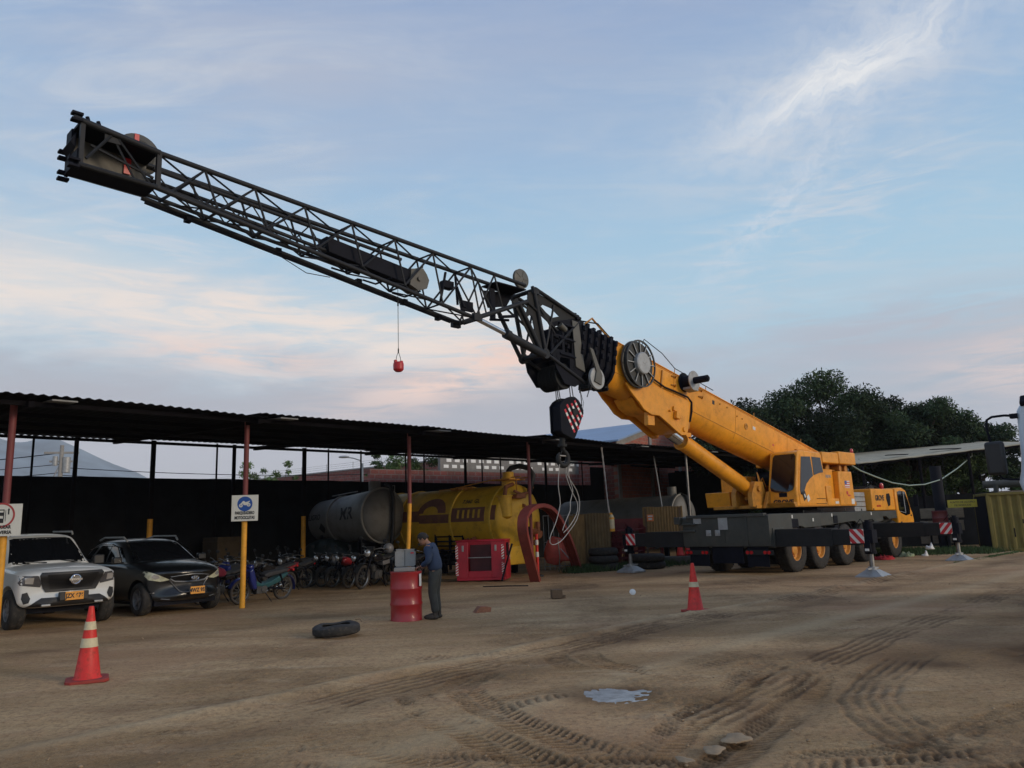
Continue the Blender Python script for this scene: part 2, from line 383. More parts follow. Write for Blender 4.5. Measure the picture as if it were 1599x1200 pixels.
X,Y=np.meshgrid(gx,gy)
c45,s45=math.cos(H),math.sin(H); U=(X-OY.x)*c45+(Y-OY.y)*s45; W=-(X-OY.x)*s45+(Y-OY.y)*c45    # yard frame coordinates
near=1-sstep(np.hypot(X,Y-14),45,90)
Z=(vnoise(X,Y,2.6,1)*.05+vnoise(X,Y,.9,2)*.016+vnoise(X,Y,.31,3)*.010+vnoise(X,Y,.11,4)*.006+vnoise(X,Y,.05,5)*.004)*near
rough_=sstep(vnoise(X,Y,1.5,12)+.4*vnoise(X,Y,.4,13),.0,.35); Z+=(rough_+.25)*(np.abs(vnoise(X,Y,.09,14))*.028+np.abs(vnoise(X,Y,.05,15))*.018)*near; damp=rough_*.28*(1+1.6*vnoise(X,Y,.2,16)); pale=np.zeros_like(Z)
# long shallow ruts parallel to the carport and crane
for w0,amp,wd in ((-4.27,.05,.16),(-5.2,-.02,.22),(-8.6,-.035,.25),(-6.6,.018,.3),(-10.6,-.03,.3),(-12.7,.02,.25),(1.9,-.015,.4)):
    q=W-w0-vnoise(U,U*0+w0,6,9)*.5; Z+=amp*np.exp(-(q/wd)**2)*near*(.6+vnoise(U,W,1.1,8)); 
    if amp<0: damp+=.35*np.exp(-(q/(wd*1.3))**2)
    else: pale+=.6*np.exp(-(q/(wd*.8))**2)
def track(pts,width=.34,pitch=.085,depth=.022,kind='chev',dstr=.8,fade=.5,seed=0):
    global Z,damp,pale
    C=catmull(pts,.02);
    if kind=='rib': depth*=.5
    seg=np.diff(C,axis=0); sl_=np.r_[0,np.cumsum(np.linalg.norm(seg,axis=1))]
    tg=np.gradient(C,axis=0); tg/=np.linalg.norm(tg,axis=1)[:,None]
    x0,y0=C.min(0)-width; x1,y1=C.max(0)+width
    ix=np.where((gx>x0)&(gx<x1))[0]; iy=np.where((gy>y0)&(gy<y1))[0]
    if len(ix)==0 or len(iy)==0: return
    sub=np.ix_(iy,ix); xs=X[sub].ravel(); ys=Y[sub].ravel()
    best=np.full(len(xs),9.); lat=np.zeros(len(xs)); al=np.zeros(len(xs)); st_=4
    for k in range(0,len(C),st_):
        ddx=xs-C[k,0]; ddy=ys-C[k,1]; d2=ddx*ddx+ddy*ddy; mk=d2<best
        best[mk]=d2[mk]; lat[mk]=(-tg[k,1]*ddx+tg[k,0]*ddy)[mk]; al[mk]=sl_[k]+(tg[k,0]*ddx+tg[k,1]*ddy)[mk]
    lat=lat+vnoise(xs,ys,.45,80+seed)*.07+vnoise(xs,ys,.12,81+seed)*.025; al=al+vnoise(xs,ys,.5,82+seed)*.10
    inn=(best<width*width)&(np.abs(lat)<width*.62); hw=width/2; e=1-sstep(np.abs(lat),hw*.85,hw*1.08)
    e*=sstep(al,0,.3)*(1-sstep(al,sl_[-1]-.4,sl_[-1]))
    e*=np.clip(.15+fade*3.6*(vnoise(xs,ys,.8,20+seed)+.28)+1.1*vnoise(xs,ys,.16,40+seed),0,1)
    if kind=='chev':
        ph=((al+np.abs(lat)*.55+vnoise(xs,ys,.18,60)*.02)/pitch)%1; bar=sstep(ph,.12,.3)*(1-sstep(ph,.58,.76)); ctr=sstep(np.abs(lat),hw*.06,hw*.16)
        ps=bar*ctr
    elif kind=='rib':
        ph=((lat+hw)/(width/5))%1; ps=sstep(ph,.15,.35)*(1-sstep(ph,.65,.85))
    else:
        ph=((al+np.where(lat>0,pitch/2,0))/pitch)%1; ps=sstep(ph,.1,.25)*(1-sstep(ph,.5,.65))
    depth*=1.35
    h_=-depth*.25*e-depth*ps*e+depth*.45*np.exp(-((np.abs(lat)-hw*1.1)/(hw*.14))**2)*sstep(e,.0,.3)
    h_=np.where(inn,h_,0)
    Z[sub]+=h_.reshape(len(iy),len(ix)); damp[sub]+=np.where(inn,(ps*.9+.22)*e*dstr,0).reshape(len(iy),len(ix))
trk=[([(-1.15,8.35),(-.8,7.3),(-.15,6.3),(.5,5.3),(.9,4.5)],.42,.085,.020,'chev',1.1),
 ([(-.62,8.4),(-.3,7.4),(.3,6.45),(.95,5.5),(1.4,4.7)],.40,.085,.018,'chev',1.0),
 ([(.85,10.6),(.95,9.7),(1.35,9.0),(1.9,8.3)],.36,.09,.016,'block',1.0),
 ([(.40,10.7),(.45,10.0),(.62,9.2)],.34,.09,.014,'block',.9),
 ([(2.6,8.9),(2.1,8.0),(1.55,7.1),(1.0,6.2),(.5,5.2)],.40,.08,.016,'chev',.75),
 ([(3.1,8.6),(2.6,7.6),(2.0,6.7),(1.4,5.8),(.95,4.8)],.40,.08,.014,'chev',.7),
 ([(-1.6,6.6),(-.6,6.05),(.6,5.8),(2.0,5.75),(3.3,5.9)],.40,.085,.016,'chev',.7),
 ([(-1.9,5.95),(-.5,5.45),(.9,5.2),(2.2,5.1),(3.6,5.3)],.42,.085,.016,'chev',.7),
 ([(4.9,9.8),(3.9,8.6),(3.2,7.6),(2.95,6.7),(2.95,5.8),(3.2,4.8)],.55,.11,.018,'rib',.35),
 ([(7.4,9.7),(6.2,8.7),(5.2,7.8),(4.65,7.0),(4.4,6.1),(4.4,5.2)],.5,.10,.018,'rib',.5),
 ([(8.4,9.6),(7.0,8.5),(5.9,7.5),(5.2,6.6),(4.9,5.6)],.36,.09,.016,'chev',.7),
 ([(6.4,8.3),(5.6,7.3),(5.0,6.3),(4.0,5.6),(2.6,5.1)],.36,.09,.015,'chev',.6),
 ([(-3.9,8.0),(-2.6,8.3),(-1.3,8.9),(.2,10.2),(1.8,12.0),(4.2,14.6)],.26,.1,.012,'rib',.3),
 ([(-2.15,6.3),(-2.0,5.6),(-2.05,4.9)],.26,.08,.01,'rib',.2),
 ([(-1.55,10.4),(-.75,10.5),(.0,10.8)],.3,.09,.010,'block',.55),
 ([(-3.3,11.9),(-2.4,11.9)],.2,.07,.010,'block',.45),
 ([(-3.3,7.0),(-2.7,7.05)],.16,.06,.012,'block',.9),
 ([(-2.6,7.0),(-.6,9.6),(2.2,12.6),(6.0,16.5),(11,22)],.62,.12,.012,'rib',.55),([(1.4,6.6),(3.6,9.4),(6.6,12.6),(10.5,16.8)],.60,.12,.012,'rib',.6),([(-.4,7.4),(1.2,8.7),(3.4,10.6),(6.2,13.0)],.5,.10,.012,'chev',.6),([(3.4,5.2),(5.2,6.6),(7.4,8.0),(9.3,9.0)],.45,.09,.016,'chev',.7),([(-3.2,5.2),(-1.9,6.4),(-.9,7.8),(-.4,9.6)],.45,.09,.012,'chev',.45),
 ([(2.2,5.0),(3.0,6.0),(4.3,6.9),(5.8,7.5)],.3,.085,.012,'chev',.5)]
for k,t in enumerate(trk): track(t[0],t[1],t[2],t[3],t[4],t[5],seed=k)
# puddle hollow and a few damp patches
PUD=(.80,7.92)
pq=((X-PUD[0])/.34)**2+((Y-PUD[1])/.27)**2; Z-=.034*np.exp(-pq*.75); damp+=.8*np.exp(-(pq/2.2)**2); PZ=float(Z[pq<.35].mean())+.010
for (a,b_,ra,rb,sd_) in ((2.6,9.9,1.5,.35,.5),(6.8,9.0,2.6,1.3,.5),(-3.4,8.1,1.4,.35,.35),(-.9,5.2,.5,.3,.6),(4.7,8.9,.5,.25,.5),(8.3,8.3,2.3,1.5,.6),(-5.6,6.5,2,.5,.25),(.4,11.5,1.4,.5,.3),(4.5,20.5,5,.8,.35)):
    q=((X-a)/ra)**2+((Y-b_)/rb)**2+vnoise(X,Y,.5,77)*1.6; damp+=sd_*np.exp(-np.clip(q,0,9))
Z=np.where(np.hypot(X,Y)>95,-.02,Z)
Z-=np.clip(np.hypot(X,Y)-300,0,None)*.0
ny,nx=X.shape; me=bpy.data.meshes.new('ground'); nv=nx*ny
co_=np.stack([X,Y,Z],-1).reshape(-1,3).astype(np.float32)
ii=np.arange(nv).reshape(ny,nx); q4=np.stack([ii[:-1,:-1],ii[:-1,1:],ii[1:,1:],ii[1:,:-1]],-1).reshape(-1,4).astype(np.int32); nf=len(q4)
def np_mesh(me,co_,q4):
    me.vertices.add(len(co_)); me.vertices.foreach_set('co',co_.astype(np.float32).ravel())
    k=q4.shape[1]; me.loops.add(q4.size); me.loops.foreach_set('vertex_index',q4.astype(np.int32).ravel())
    me.polygons.add(len(q4)); me.polygons.foreach_set('loop_start',np.arange(0,q4.size,k,dtype=np.int32))
    try: me.polygons.foreach_set('loop_total',np.full(len(q4),k,dtype=np.int32))
    except Exception: pass
    me.update(calc_edges=True); me.validate(); return me
np_mesh(me,co_,q4)
me.polygons.foreach_set('use_smooth',[True]*len(me.polygons))
at=me.attributes.new('damp','FLOAT','POINT'); at.data.foreach_set('value',np.clip(damp,0,1).ravel().astype(np.float32))
at=me.attributes.new('pale','FLOAT','POINT'); at.data.foreach_set('value',np.clip(pale,0,1).ravel().astype(np.float32))
gm=bpy.data.materials.new('packed_earth'); gm.use_nodes=True; nt=gm.node_tree; N=nt.nodes; L=nt.links; bs=N['Principled BSDF']
geo=nd('ShaderNodeNewGeometry'); pos=geo.outputs['Position']
mp=nd('ShaderNodeMapping'); mp.inputs['Rotation'].default_value=(0,0,-H); mp.inputs['Scale'].default_value=(.35,1.3,1); L.new(pos,mp.inputs[0])
a1=noise(mp.outputs[0],.55,7,.6,.3); a2=noise(pos,2.2,8,.65,.2); a3=noise(pos,14,8,.7,0); a4=noise(pos,75,4,.6,0)
cA=mixc(mrange(a1,.34,.66),(.335,.208,.094),(.56,.375,.195)); 
cA=mixc(mth('MULTIPLY',mrange(a2,.42,.68),.55),cA,(.42,.25,.13)); cA=mixc(mth('MULTIPLY',mrange(noise(mp.outputs[0],1.7,6,.62,.4),.52,.72),.5),cA,(.62,.45,.27))
cA=mixc(mth('MULTIPLY',mrange(a3,.46,.66),.55),cA,(.17,.10,.05))
cA=mixc(mth('MULTIPLY',mrange(noise(pos,38,6,.75),.48,.66),.45),cA,(.15,.092,.048))
cA=mixc(mth('MULTIPLY',mrange(a4,.54,.70),.45),cA,(.62,.47,.30))
red=mth('MULTIPLY',mrange(noise(pos,.22,4,.5),.5,.68),.35); cA=mixc(red,cA,(.42,.22,.125))
ap=nd('ShaderNodeAttribute',attribute_name='pale'); cA=mixc(mth('MULTIPLY',ap.outputs['Fac'],.55),cA,(.62,.48,.29))
ad=nd('ShaderNodeAttribute',attribute_name='damp'); cA=mixc(mth('MULTIPLY',ad.outputs['Fac'],mth('ADD',.65,mth('MULTIPLY',a2,.6)),clamp=True),cA,(.125,.072,.036))
L.new(cA,bs.inputs['Base Color']); bs.inputs['Roughness'].default_value=.93; bs.inputs['Specular IOR Level'].default_value=.25
bp=nd('ShaderNodeBump'); bp.inputs['Strength'].default_value=.9; bp.inputs['Distance'].default_value=.045
L.new(addm(mth('MULTIPLY',a3,.6),mth('MULTIPLY',a4,.25),mth('MULTIPLY',a2,.5)),bp.inputs['Height']); L.new(bp.outputs[0],bs.inputs['Normal'])
g=link('ground',me,[gm],smooth=0); struct(g)
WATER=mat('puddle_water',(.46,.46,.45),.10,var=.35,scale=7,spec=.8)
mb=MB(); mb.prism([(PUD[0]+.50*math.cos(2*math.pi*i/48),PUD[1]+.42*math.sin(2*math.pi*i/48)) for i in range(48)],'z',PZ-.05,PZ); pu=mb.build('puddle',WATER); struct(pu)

# distant hills
def ridge(name,y0,amp,seed,x0,x1,col,base):
    xs=np.linspace(x0,x1,220); rows=[]; ys=np.linspace(0,1,14)
    h0=np.array([np.interp(x,base[0],base[1]) for x in xs])+vnoise(xs,xs*0,180,seed)*amp+vnoise(xs,xs*0,60,seed+1)*amp*.4
    P=[]
    for t in ys:
        P.append(np.stack([xs*(1+t*.25),y0+t*900+vnoise(xs,xs*0+t*400,200,seed+2)*120,h0*np.sin(t*math.pi/2)**.8*(1+vnoise(xs,xs*0+t*900,150,seed+3)*.25)-8*(1-t)],-1))
    P=np.array(P); ny_,nx_=P.shape[:2]; ii=np.arange(nx_*ny_).reshape(ny_,nx_)
    q=np.stack([ii[:-1,:-1],ii[:-1,1:],ii[1:,1:],ii[1:,:-1]],-1).reshape(-1,4)
    me=np_mesh(bpy.data.meshes.new(name),P.reshape(-1,3),q); o=link(name,me,[col],smooth=60); return struct(o)
HILL=mat('hill_hazed',(.21,.26,.29),.95,var=.35,scale=.01)  # blue-grey base colour holds part of the distance haze
ridge('hills',1300,14,31,-1500,-100,HILL,([-1500,-1187,-1095,-1033,-972,-858,-770,-500,-200],[262,268,270,255,232,178,120,50,6]))
# air
hm=bpy.data.materials.new('haze'); hm.use_nodes=True; nt=hm.node_tree; N=nt.nodes; L=nt.links; N.clear()
pv=nd('ShaderNodeVolumePrincipled'); pv.inputs['Color'].default_value=(.96,.98,1,1); pv.inputs['Density'].default_value=DENS; pv.inputs['Anisotropy'].default_value=.0
om=nd('ShaderNodeOutputMaterial'); L.new(pv.outputs[0],om.inputs['Volume'])
if HAZE:
    mb=MB(); mb.box((-3200,-700,-12),(3200,3400,330)); hz_=mb.build('haze',hm,smooth=0); hz_['kind']='stuff'
# ------------------------------------------------------------------ mobile crane (yard frame)
crane=thing('mobile_crane',OY,H,'yellow all-terrain mobile crane on outriggers with dark lattice jib extended to the left','mobile crane')
P=crane
# frame
mb=MB()
mb.box((-.3,-.48,.72),(9.9,.48,1.28)); mb.box((.2,-1.2,1.28),(9.6,1.2,1.46))
for x in (1.26,2.91,4.91,6.56,9.31): mb.tube((x,-1.0,.66),(x,1.0,.66),.11,10); mb.sphere((x,0,.66),.24,10,6)
for s in (-1,1):
    mb.box((8.35,s*1.0-.2,.8),(8.8,s*1.0+.2,1.5))
mb.build('chassis_frame',CDARK,P,bevel=.015)
# deck sides with cut-outs
mb=MB()
for s in (-1,1):
    yo,yi=s*1.375,s*1.30
    a,b=min(yo,yi),max(yo,yi)
    mb.prism([(.98,1.71),(8.3,1.70),(8.3,1.36),(7.5,1.30),(7.3,1.42),(6.9,1.42),(6.7,1.30),(5.95,1.30),(5.7,1.40),(4.2,1.34),(3.9,1.32),(1.9,1.27),(1.7,1.33),(.98,1.33)],'y',a,b)
mb.box((.98,-1.30,1.60),(9.6,1.30,1.70))
for x in (1.9,3.3,5.0,6.4,7.5):
    mb.tube((x,-1.38,1.72),(x,-1.38,1.80),.02,6)
mb.prism([(8.3,1.70),(9.72,1.70),(9.72,1.42),(9.5,1.42),(8.9,1.40),(8.7,1.5),(8.3,1.5)],'y',-1.36,-1.28)
mb.prism([(8.3,1.70),(9.72,1.70),(9.72,1.42),(9.5,1.42),(8.9,1.40),(8.7,1.5),(8.3,1.5)],'y',1.28,1.36)
deck=mb.build('deck',CGREY,P,bevel=.012)
mb=MB()
for x0,x1,z0,z1 in ((1.0,1.45,1.30,1.55),(4.0,4.3,1.36,1.60),(4.0,4.3,1.18,1.30)): mb=MB(); mb.box((x0,-1.395,z0),(x1,-1.376,z1)); mb.build('deck_recess',BLK,deck)
for x,z in ((1.1,1.62),(3.9,1.62),(2.5,1.50),(7.2,1.62)): mb=MB(); mb.cbox((x,-1.382,z),(.07,.012,.10)); mb.build('deck_reflector',WHITE,deck)
# fenders
for s in (-1,1):
    mb=MB()
    for x in (1.26,2.91,4.91,6.56):
        prof=[(x+.80*math.cos(t),.70+.74*math.sin(t)) for t in [math.pi*k/10 for k in range(1,10)]]
        for k in range(len(prof)-1):
            (xa,za),(xb,zb)=prof[k],prof[k+1]; mb.prism([(xa,za),(xb,zb),(xb,zb+.03),(xa,za+.03)],'y',s*1.0-.33,s*1.0+.33)
    mb.build('fender',CDARK,P)
# rear body / outrigger box
mb=MB()
mb.prism([(-.42,.82),(-.45,1.0),(-.45,1.68),(-.38,1.72),(.98,1.72),(.98,.82)],'y',-1.42,1.42)
mb.box((-.30,-1.46,.78),(.34,1.46,1.32)); mb.box((-.47,-.02,.9),(-.45,.0,1.66)); mb.box((-.475,-.75,.84),(-.45,-.70,1.68))
mb.box((-.5,-1.3,1.66),(-.3,1.25,1.75)); mb.box((-.52,.95,1.46),(-.45,1.5,1.52)); mb.box((-.52,.95,1.26),(-.45,1.5,1.31)); mb.box((-.6,1.42,1.5),(.2,1.62,1.72))
rb=mb.build('rear_body',CGREY,P,bevel=.02)
mb=MB(); mb.cbox((-.462,.88,1.60),(.02,.26,.2)); mb.build('notice_plate',GALV,rb); mb=MB(); mb.cbox((-.462,.02,1.52),(.02,.30,.42)); mb.build('notice_plate',GALV,rb)
for y in (.52,.22):
    mb=MB(); mb.cbox((-.462,y,1.22),(.02,.17,.17)); mb.tube((-.47,y,1.22),(-.49,y,1.22),.055,12); mb.build('service_socket',GALV,rb,bevel=.01)
for s in (-1,1):
    mb=MB(); mb.box((-.38,s*1.0-.42,.58),(-.30,s*1.0+.42,.72)); lb=mb.build('light_bar',CDARK,P)
    for yy in (-.32,-.2,.22,.34):
        mb=MB(); mb.tube((-.385,s*1.0+yy,.65),(-.41,s*1.0+yy,.65),.05,12); mb.build('tail_light',TRED,lb)
mb=MB(); mb.box((-.36,-.5,.34),(-.30,.5,.82)); mb.box((-.35,.62,.25),(-.32,1.28,.85)); mb.box((-.35,-1.28,.25),(-.32,-.62,.85)); mb.build('mud_flap',BLK,P)
# wheels
def wheel_parts(parent,x,y,r,wd,rimr,rimmat,side,tyrename='tyre',style='crane',nspoke=10):
    """tyre lathe about local y; side = +1 outer face towards +y"""
    M=T(x,y,r)@RX(-math.pi/2*side)       # local z -> side*y
    h=wd/2
    mb=MB(); prof=[(rimr*.98,-h*.85),(rimr*1.05,-h),(r*.86,-h*1.02),(r*.955,-h*.9),(r,-h*.68),(r,-h*.1),(r*.985,0),(r,h*.1),(r,h*.68),(r*.955,h*.9),(r*.86,h*1.02),(rimr*1.05,h),(rimr*.98,h*.85)]
    mb.lathe(prof,40,M=M,cap=False)
    nt_=36 if style=='crane' else 48
    if style=='crane':
        for k in range(nt_):
            a=2*math.pi*k/nt_
            for sg in (-1,1): mb.box((r*.985,min(0,sg*h*.86),-.018),(r*1.012,max(0,sg*h*.86),.018),M=M@RZ(a+sg*.03)@RX(math.pi/2))
    w_=mb.build('wheel',RUB,parent,smooth=40)
    mb=MB()
    if style=='crane':
        mb.lathe([(rimr,h*.86),(rimr*.93,h*.80),(rimr*.86,h*.35),(rimr*.50,h*.15),(rimr*.46,h*.62),(rimr*.30,h*.70),(0.001,h*.70)],32,M=M,cap=False)
        for k in range(10):
            a=2*math.pi*k/10; mb.tube((rimr*.62*math.cos(a),rimr*.62*math.sin(a),h*.2),(rimr*.62*math.cos(a),rimr*.62*math.sin(a),h*.36),.022,6,M=M)
    else:
        mb.lathe([(rimr,h*.86),(rimr*.94,h*.82),(rimr*.90,h*.3),(rimr*.86,-h*.3),(.001,-h*.3)],32,M=M,cap=False)
        for k in range(nspoke):
            a=2*math.pi*k/nspoke; mb.box((rimr*.15,-.030,h*.40),(rimr*.93,.030,h*.62),M=M@RZ(a))
        mb.lathe([(rimr*.24,h*.3),(rimr*.22,h*.70),(.001,h*.74)],16,M=M)
    mb.build('rim',rimmat,w_,smooth=40)
    return w_
RIMY=mat('rim_yellow',(.62,.26,.03),.5,var=.15,dirt=.5,dirtcol=(.12,.08,.04))
for x in (1.26,2.91,4.91,6.56,9.31):
    for s in (-1,1): wheel_parts(P,x,s*1.17,.665,.40,.34,RIMY,s)
# outriggers
def stripes(mbw,mbr,M,w,h,n=3,flip=1):
    mbw.box((-w/2,-h/2,0),(w/2,h/2,.012),M=M)
    for k in range(-n,n+1):
        c=k*w*.62; t=w*.17; s=flip*h*.42
        poly=[(c-t-s,-h/2),(c+t-s,-h/2),(c+t+s,h/2),(c-t+s,h/2)]
        q=[]
        P_=poly
        for ax,sgn,lim in ((0,1,w/2),(0,-1,w/2)):
            out=[]
            for i in range(len(P_)):
                a,b=P_[i],P_[(i+1)%len(P_)]; ia=sgn*a[ax]<=lim; ib=sgn*b[ax]<=lim
                if ia: out.append(a)
                if ia!=ib:
                    t_=(sgn*lim-a[ax])/(b[ax]-a[ax]); out.append((a[0]+(b[0]-a[0])*t_,a[1]+(b[1]-a[1])*t_))
            P_=out
            if not P_: break
        if len(P_)>2: mbr.prism(P_,'z',.0125,.016,M=M)
def outrigger(x,s,ext,flip=1):
    e=s*ext
    mb=MB(); mb.box((x-.22,min(s*1.38,e*.55+s*.9),.80),(x+.22,max(s*1.38,e*.55+s*.9),1.28)); mb.box((x-.185,min(s*1.4,e-s*.18),.83),(x+.185,max(s*1.4,e-s*.18),1.245))
    mb.box((x-.2,min(s*1.5,e*.6),1.245),(x-.17,max(s*1.5,e*.6),1.27))
    ob=mb.build('outrigger_beam',CDARK,P,bevel=.012)
    mb=MB(); mb.tube((x,e,.62),(x,e,1.42),.125,16); mb.cbox((x,e,1.05),(.34,.30,.34)); mb.tube((x,e,.60),(x,e,.68),.145,16); mb.tube((x,e,1.42),(x,e,1.47),.07,10); mb.path([(x-.1,e,1.3),(x-.2,e-s*.1,1.5),(x-.1,e-s*.3,1.3)],.012)
    mb.cbox((x-.16,e,.80),(.08,.16,.30))
    mb.build('jack_cylinder',BLK,ob,bevel=.008)
    mb=MB(); mb.tube((x,e,.24),(x,e,.63),.062,16); mb.build('jack_rod',STEEL,ob)
    mb=MB(); mb.add([(x-.34,e-.34,.0),(x+.34,e-.34,.0),(x+.34,e+.34,.0),(x-.34,e+.34,.0),(x-.34,e-.34,.045),(x+.34,e-.34,.045),(x+.34,e+.34,.045),(x-.34,e+.34,.045),(x-.13,e-.13,.2),(x+.13,e-.13,.2),(x+.13,e+.13,.2),(x-.13,e+.13,.2)],
        [(3,2,1,0),(0,1,5,4),(1,2,6,5),(2,3,7,6),(3,0,4,7),(4,5,9,8),(5,6,10,9),(6,7,11,10),(7,4,8,11),(8,9,10,11)])
    mb.tube((x,e,.19),(x,e,.27),.11,14); mb.box((x-.36,e-.03,.21),(x+.36,e+.03,.25))
    mb.build('float_pad',GALV,ob)
    m1,m2=MB(),MB(); M=face_M((x-.225,e-s*.22,1.06),(0,-1,0),(0,0,1)); stripes(m1,m2,M,.36,.36,3,flip)
    wp=m1.build('warning_plate',WHITE,ob,smooth=0); m2.build('warning_stripes',REDR,wp,smooth=0)
    mb=MB(); mb.box((x-.235,e-.05,.68),(x-.215,e+.05,.74)); mb.build('jack_reflector',WHITE,ob)
outrigger(0,-1,3.95,-1); outrigger(7.37,-1,3.95,1); outrigger(0,1,3.80,-1); outrigger(7.37,1,3.9,1)
for x in (7.37,):
    mb=MB(); mb.box((x-.36,-1.42,.74),(x+.36,1.42,1.34)); mb.prism([(x-.36,1.34),(x+.36,1.34),(x+.6,1.7),(x-.5,1.7)],'y',-1.34,1.34); mb.build('front_outrigger_box',CDARK,P,bevel=.02)
# driving cab and engine hood (front)
mb=MB()
mb.prism([(7.62,1.72),(7.66,2.50),(9.85,2.50),(9.85,1.72)],'y',-1.30,1.20)
eh=mb.build('engine_hood',YEL,P,bevel=.03)
mb=MB(); mb.prism([(9.15,1.86),(9.02,2.15),(9.08,2.32),(9.35,2.34),(9.42,2.2),(9.35,1.9)],'y',-1.312,-1.295); mb.build('air_grille',BLK,eh)
tx=text_mb('GROVE',.26,.04,.006); mb=MB(); add_mb(mb,tx,0,face_M((8.38,-1.303,2.16),(1,0,0),(0,0,1))); mb.build('lettering',BLACK,eh,smooth=0)
tx=text_mb('GMK 5095',.09,.03,.006); mb=MB(); add_mb(mb,tx,0,face_M((8.22,-1.303,1.88),(1,0,0),(0,0,1))); mb.build('lettering',REDR,eh,smooth=0)
mb=MB()
side=[(9.86,1.0),(9.86,2.53),(10.6,2.56),(11.0,2.46),(11.35,1.75),(11.48,1.62),(11.55,1.35),(11.5,.72),(10.25,.72),(10.12,1.0)]
mb.prism(side,'y',-1.36,1.25); tcab=mb.build('driving_cab',YEL,P,bevel=.05)
mb=MB(); mb.prism([(10.02,1.72),(10.02,2.40),(10.3,2.44),(10.85,2.40),(11.2,1.80),(11.15,1.55),(10.7,1.50),(10.2,1.60)],'y',-1.372,-1.35); sw=mb.build('side_window',GLASS,tcab)
mb=MB(); mb.path([(10.62,-1.375,2.42),(10.66,-1.375,1.62)],.018); mb.path([(10.1,-1.375,1.66),(10.66,-1.375,1.60)],.014); mb.build('window_frame',GALV,sw)
mb=MB(); mb.prism([(11.03,2.42),(11.37,1.72),(11.39,1.74),(11.06,2.44)],'y',-1.2,1.1); mb.build('windscreen',GLASS,tcab)
mb=MB(); mb.prism([(10.05,1.12),(10.2,1.12),(10.2,1.28),(10.05,1.28)],'y',-1.375,-1.36); mb.cbox((11.25,-1.37,1.5),(.12,.02,.05)); mb.build('door_handle',BLK,tcab)
mb=MB(); mb.path([(10.95,-1.36,2.46),(11.15,-1.6,2.45),(11.2,-1.62,2.3)],.018); mb.cbox((11.2,-1.62,2.05),(.06,.16,.45)); mb.build('cab_mirror',BLK,tcab,bevel=.01)
mb=MB(); mb.cbox((9.9,0,2.60),(.5,1.0,.14)); mb.build('roof_rack',CDARK,tcab)
for y in (-1.0,):
    mb=MB(); mb.tube((9.55,y,2.50),(9.55,y,2.56),.06,12); mb.lathe([(.07,0),(.075,.08),(.055,.16),(.001,.19)],16,M=T(9.55,y,2.56)); mb.build('beacon',TRED,eh)
mb=MB(); mb.path([(8.6,-.7,2.52),(9.1,-.8,2.66),(9.5,-.9,2.56)],.02); mb.cbox((7.7,.3,2.62),(.4,.5,.24)); mb.cbox((7.72,.3,2.80),(.3,.34,.1)); mb.build('exhaust_stack',CDARK,eh)
# grey counterweight slabs lying on the deck
mb=MB()
for k in range(4): mb.box((6.55,-1.1,1.71+k*.17),(7.55,1.1,1.865+k*.17))
mb.build('deck_counterweight',GALV,P,bevel=.015)

# superstructure ---------------------------------------------------
mb=MB(); mb.lathe([(.95,1.70),(.95,1.80),(.85,1.82),(.85,1.90)],40,M=T(3.9,0,0)); mb.build('slew_ring',BLK,P)
mb=MB()
mb.prism([(1.45,1.90),(6.1,1.90),(6.1,2.05),(1.35,2.05)],'y',-1.36,1.15)
mb.prism([(1.2,1.9),(6.0,1.9),(6.3,3.0),(5.2,3.2),(2.4,2.5),(1.5,2.4)],'y',.42,.52)
mb.prism([(1.2,1.9),(6.0,1.9),(6.3,3.0),(5.2,3.2),(2.4,2.5),(1.5,2.4)],'y',-.52,-.42)
mb.prism([(.75,1.95),(.75,2.35),(1.0,2.72),(1.5,2.72),(1.7,1.95)],'y',-.36,-.20); mb.prism([(.75,1.95),(.75,2.35),(1.0,2.72),(1.5,2.72),(1.7,1.95)],'y',.20,.36)
mb.box((.9,-.4,1.90),(1.9,1.1,2.0))
sup=mb.build('rotating_platform',YELD,P,bevel=.012)
mb=MB(); mb.prism([(.95,1.98),(.88,2.44),(2.0,2.46),(2.0,1.98)],'y',.50,1.35); mb.box((1.75,.5,2.44),(3.2,1.25,2.95)); mb.build('tool_locker',YEL,P,bevel=.02)
mb=MB()
rs=random.Random(3)
for k in range(10):
    a=(1.1+rs.random()*.7,-.35+rs.random()*.7,2.1+rs.random()*.7); b=(a[0]+rs.uniform(-.3,.5),a[1]+rs.uniform(-.2,.2),a[2]+rs.uniform(-.1,.35)); c=(b[0]+.2,b[1],b[2]-.3)
    mb.path([a,b,c],.018,5)
for k in range(6): mb.cbox((1.2+rs.random()*.6,-.3+rs.random()*.6,2.2+rs.random()*.5),(.12,.12,.10))
mb.tube((1.15,-.42,2.50),(1.15,.42,2.50),.09,14)
mb.build('valve_block',YELD,P)
mb=MB(); mb.lathe([(.34,-.25),(.36,-.22),(.22,-.2),(.22,.2),(.36,.22),(.34,.25)],24,M=T(2.55,0,2.85)@RX(math.pi/2)); mb.tube((2.55,-.3,2.85),(2.55,-.5,2.85),.12,12); mb.build('hoist_drum',BLK,P)
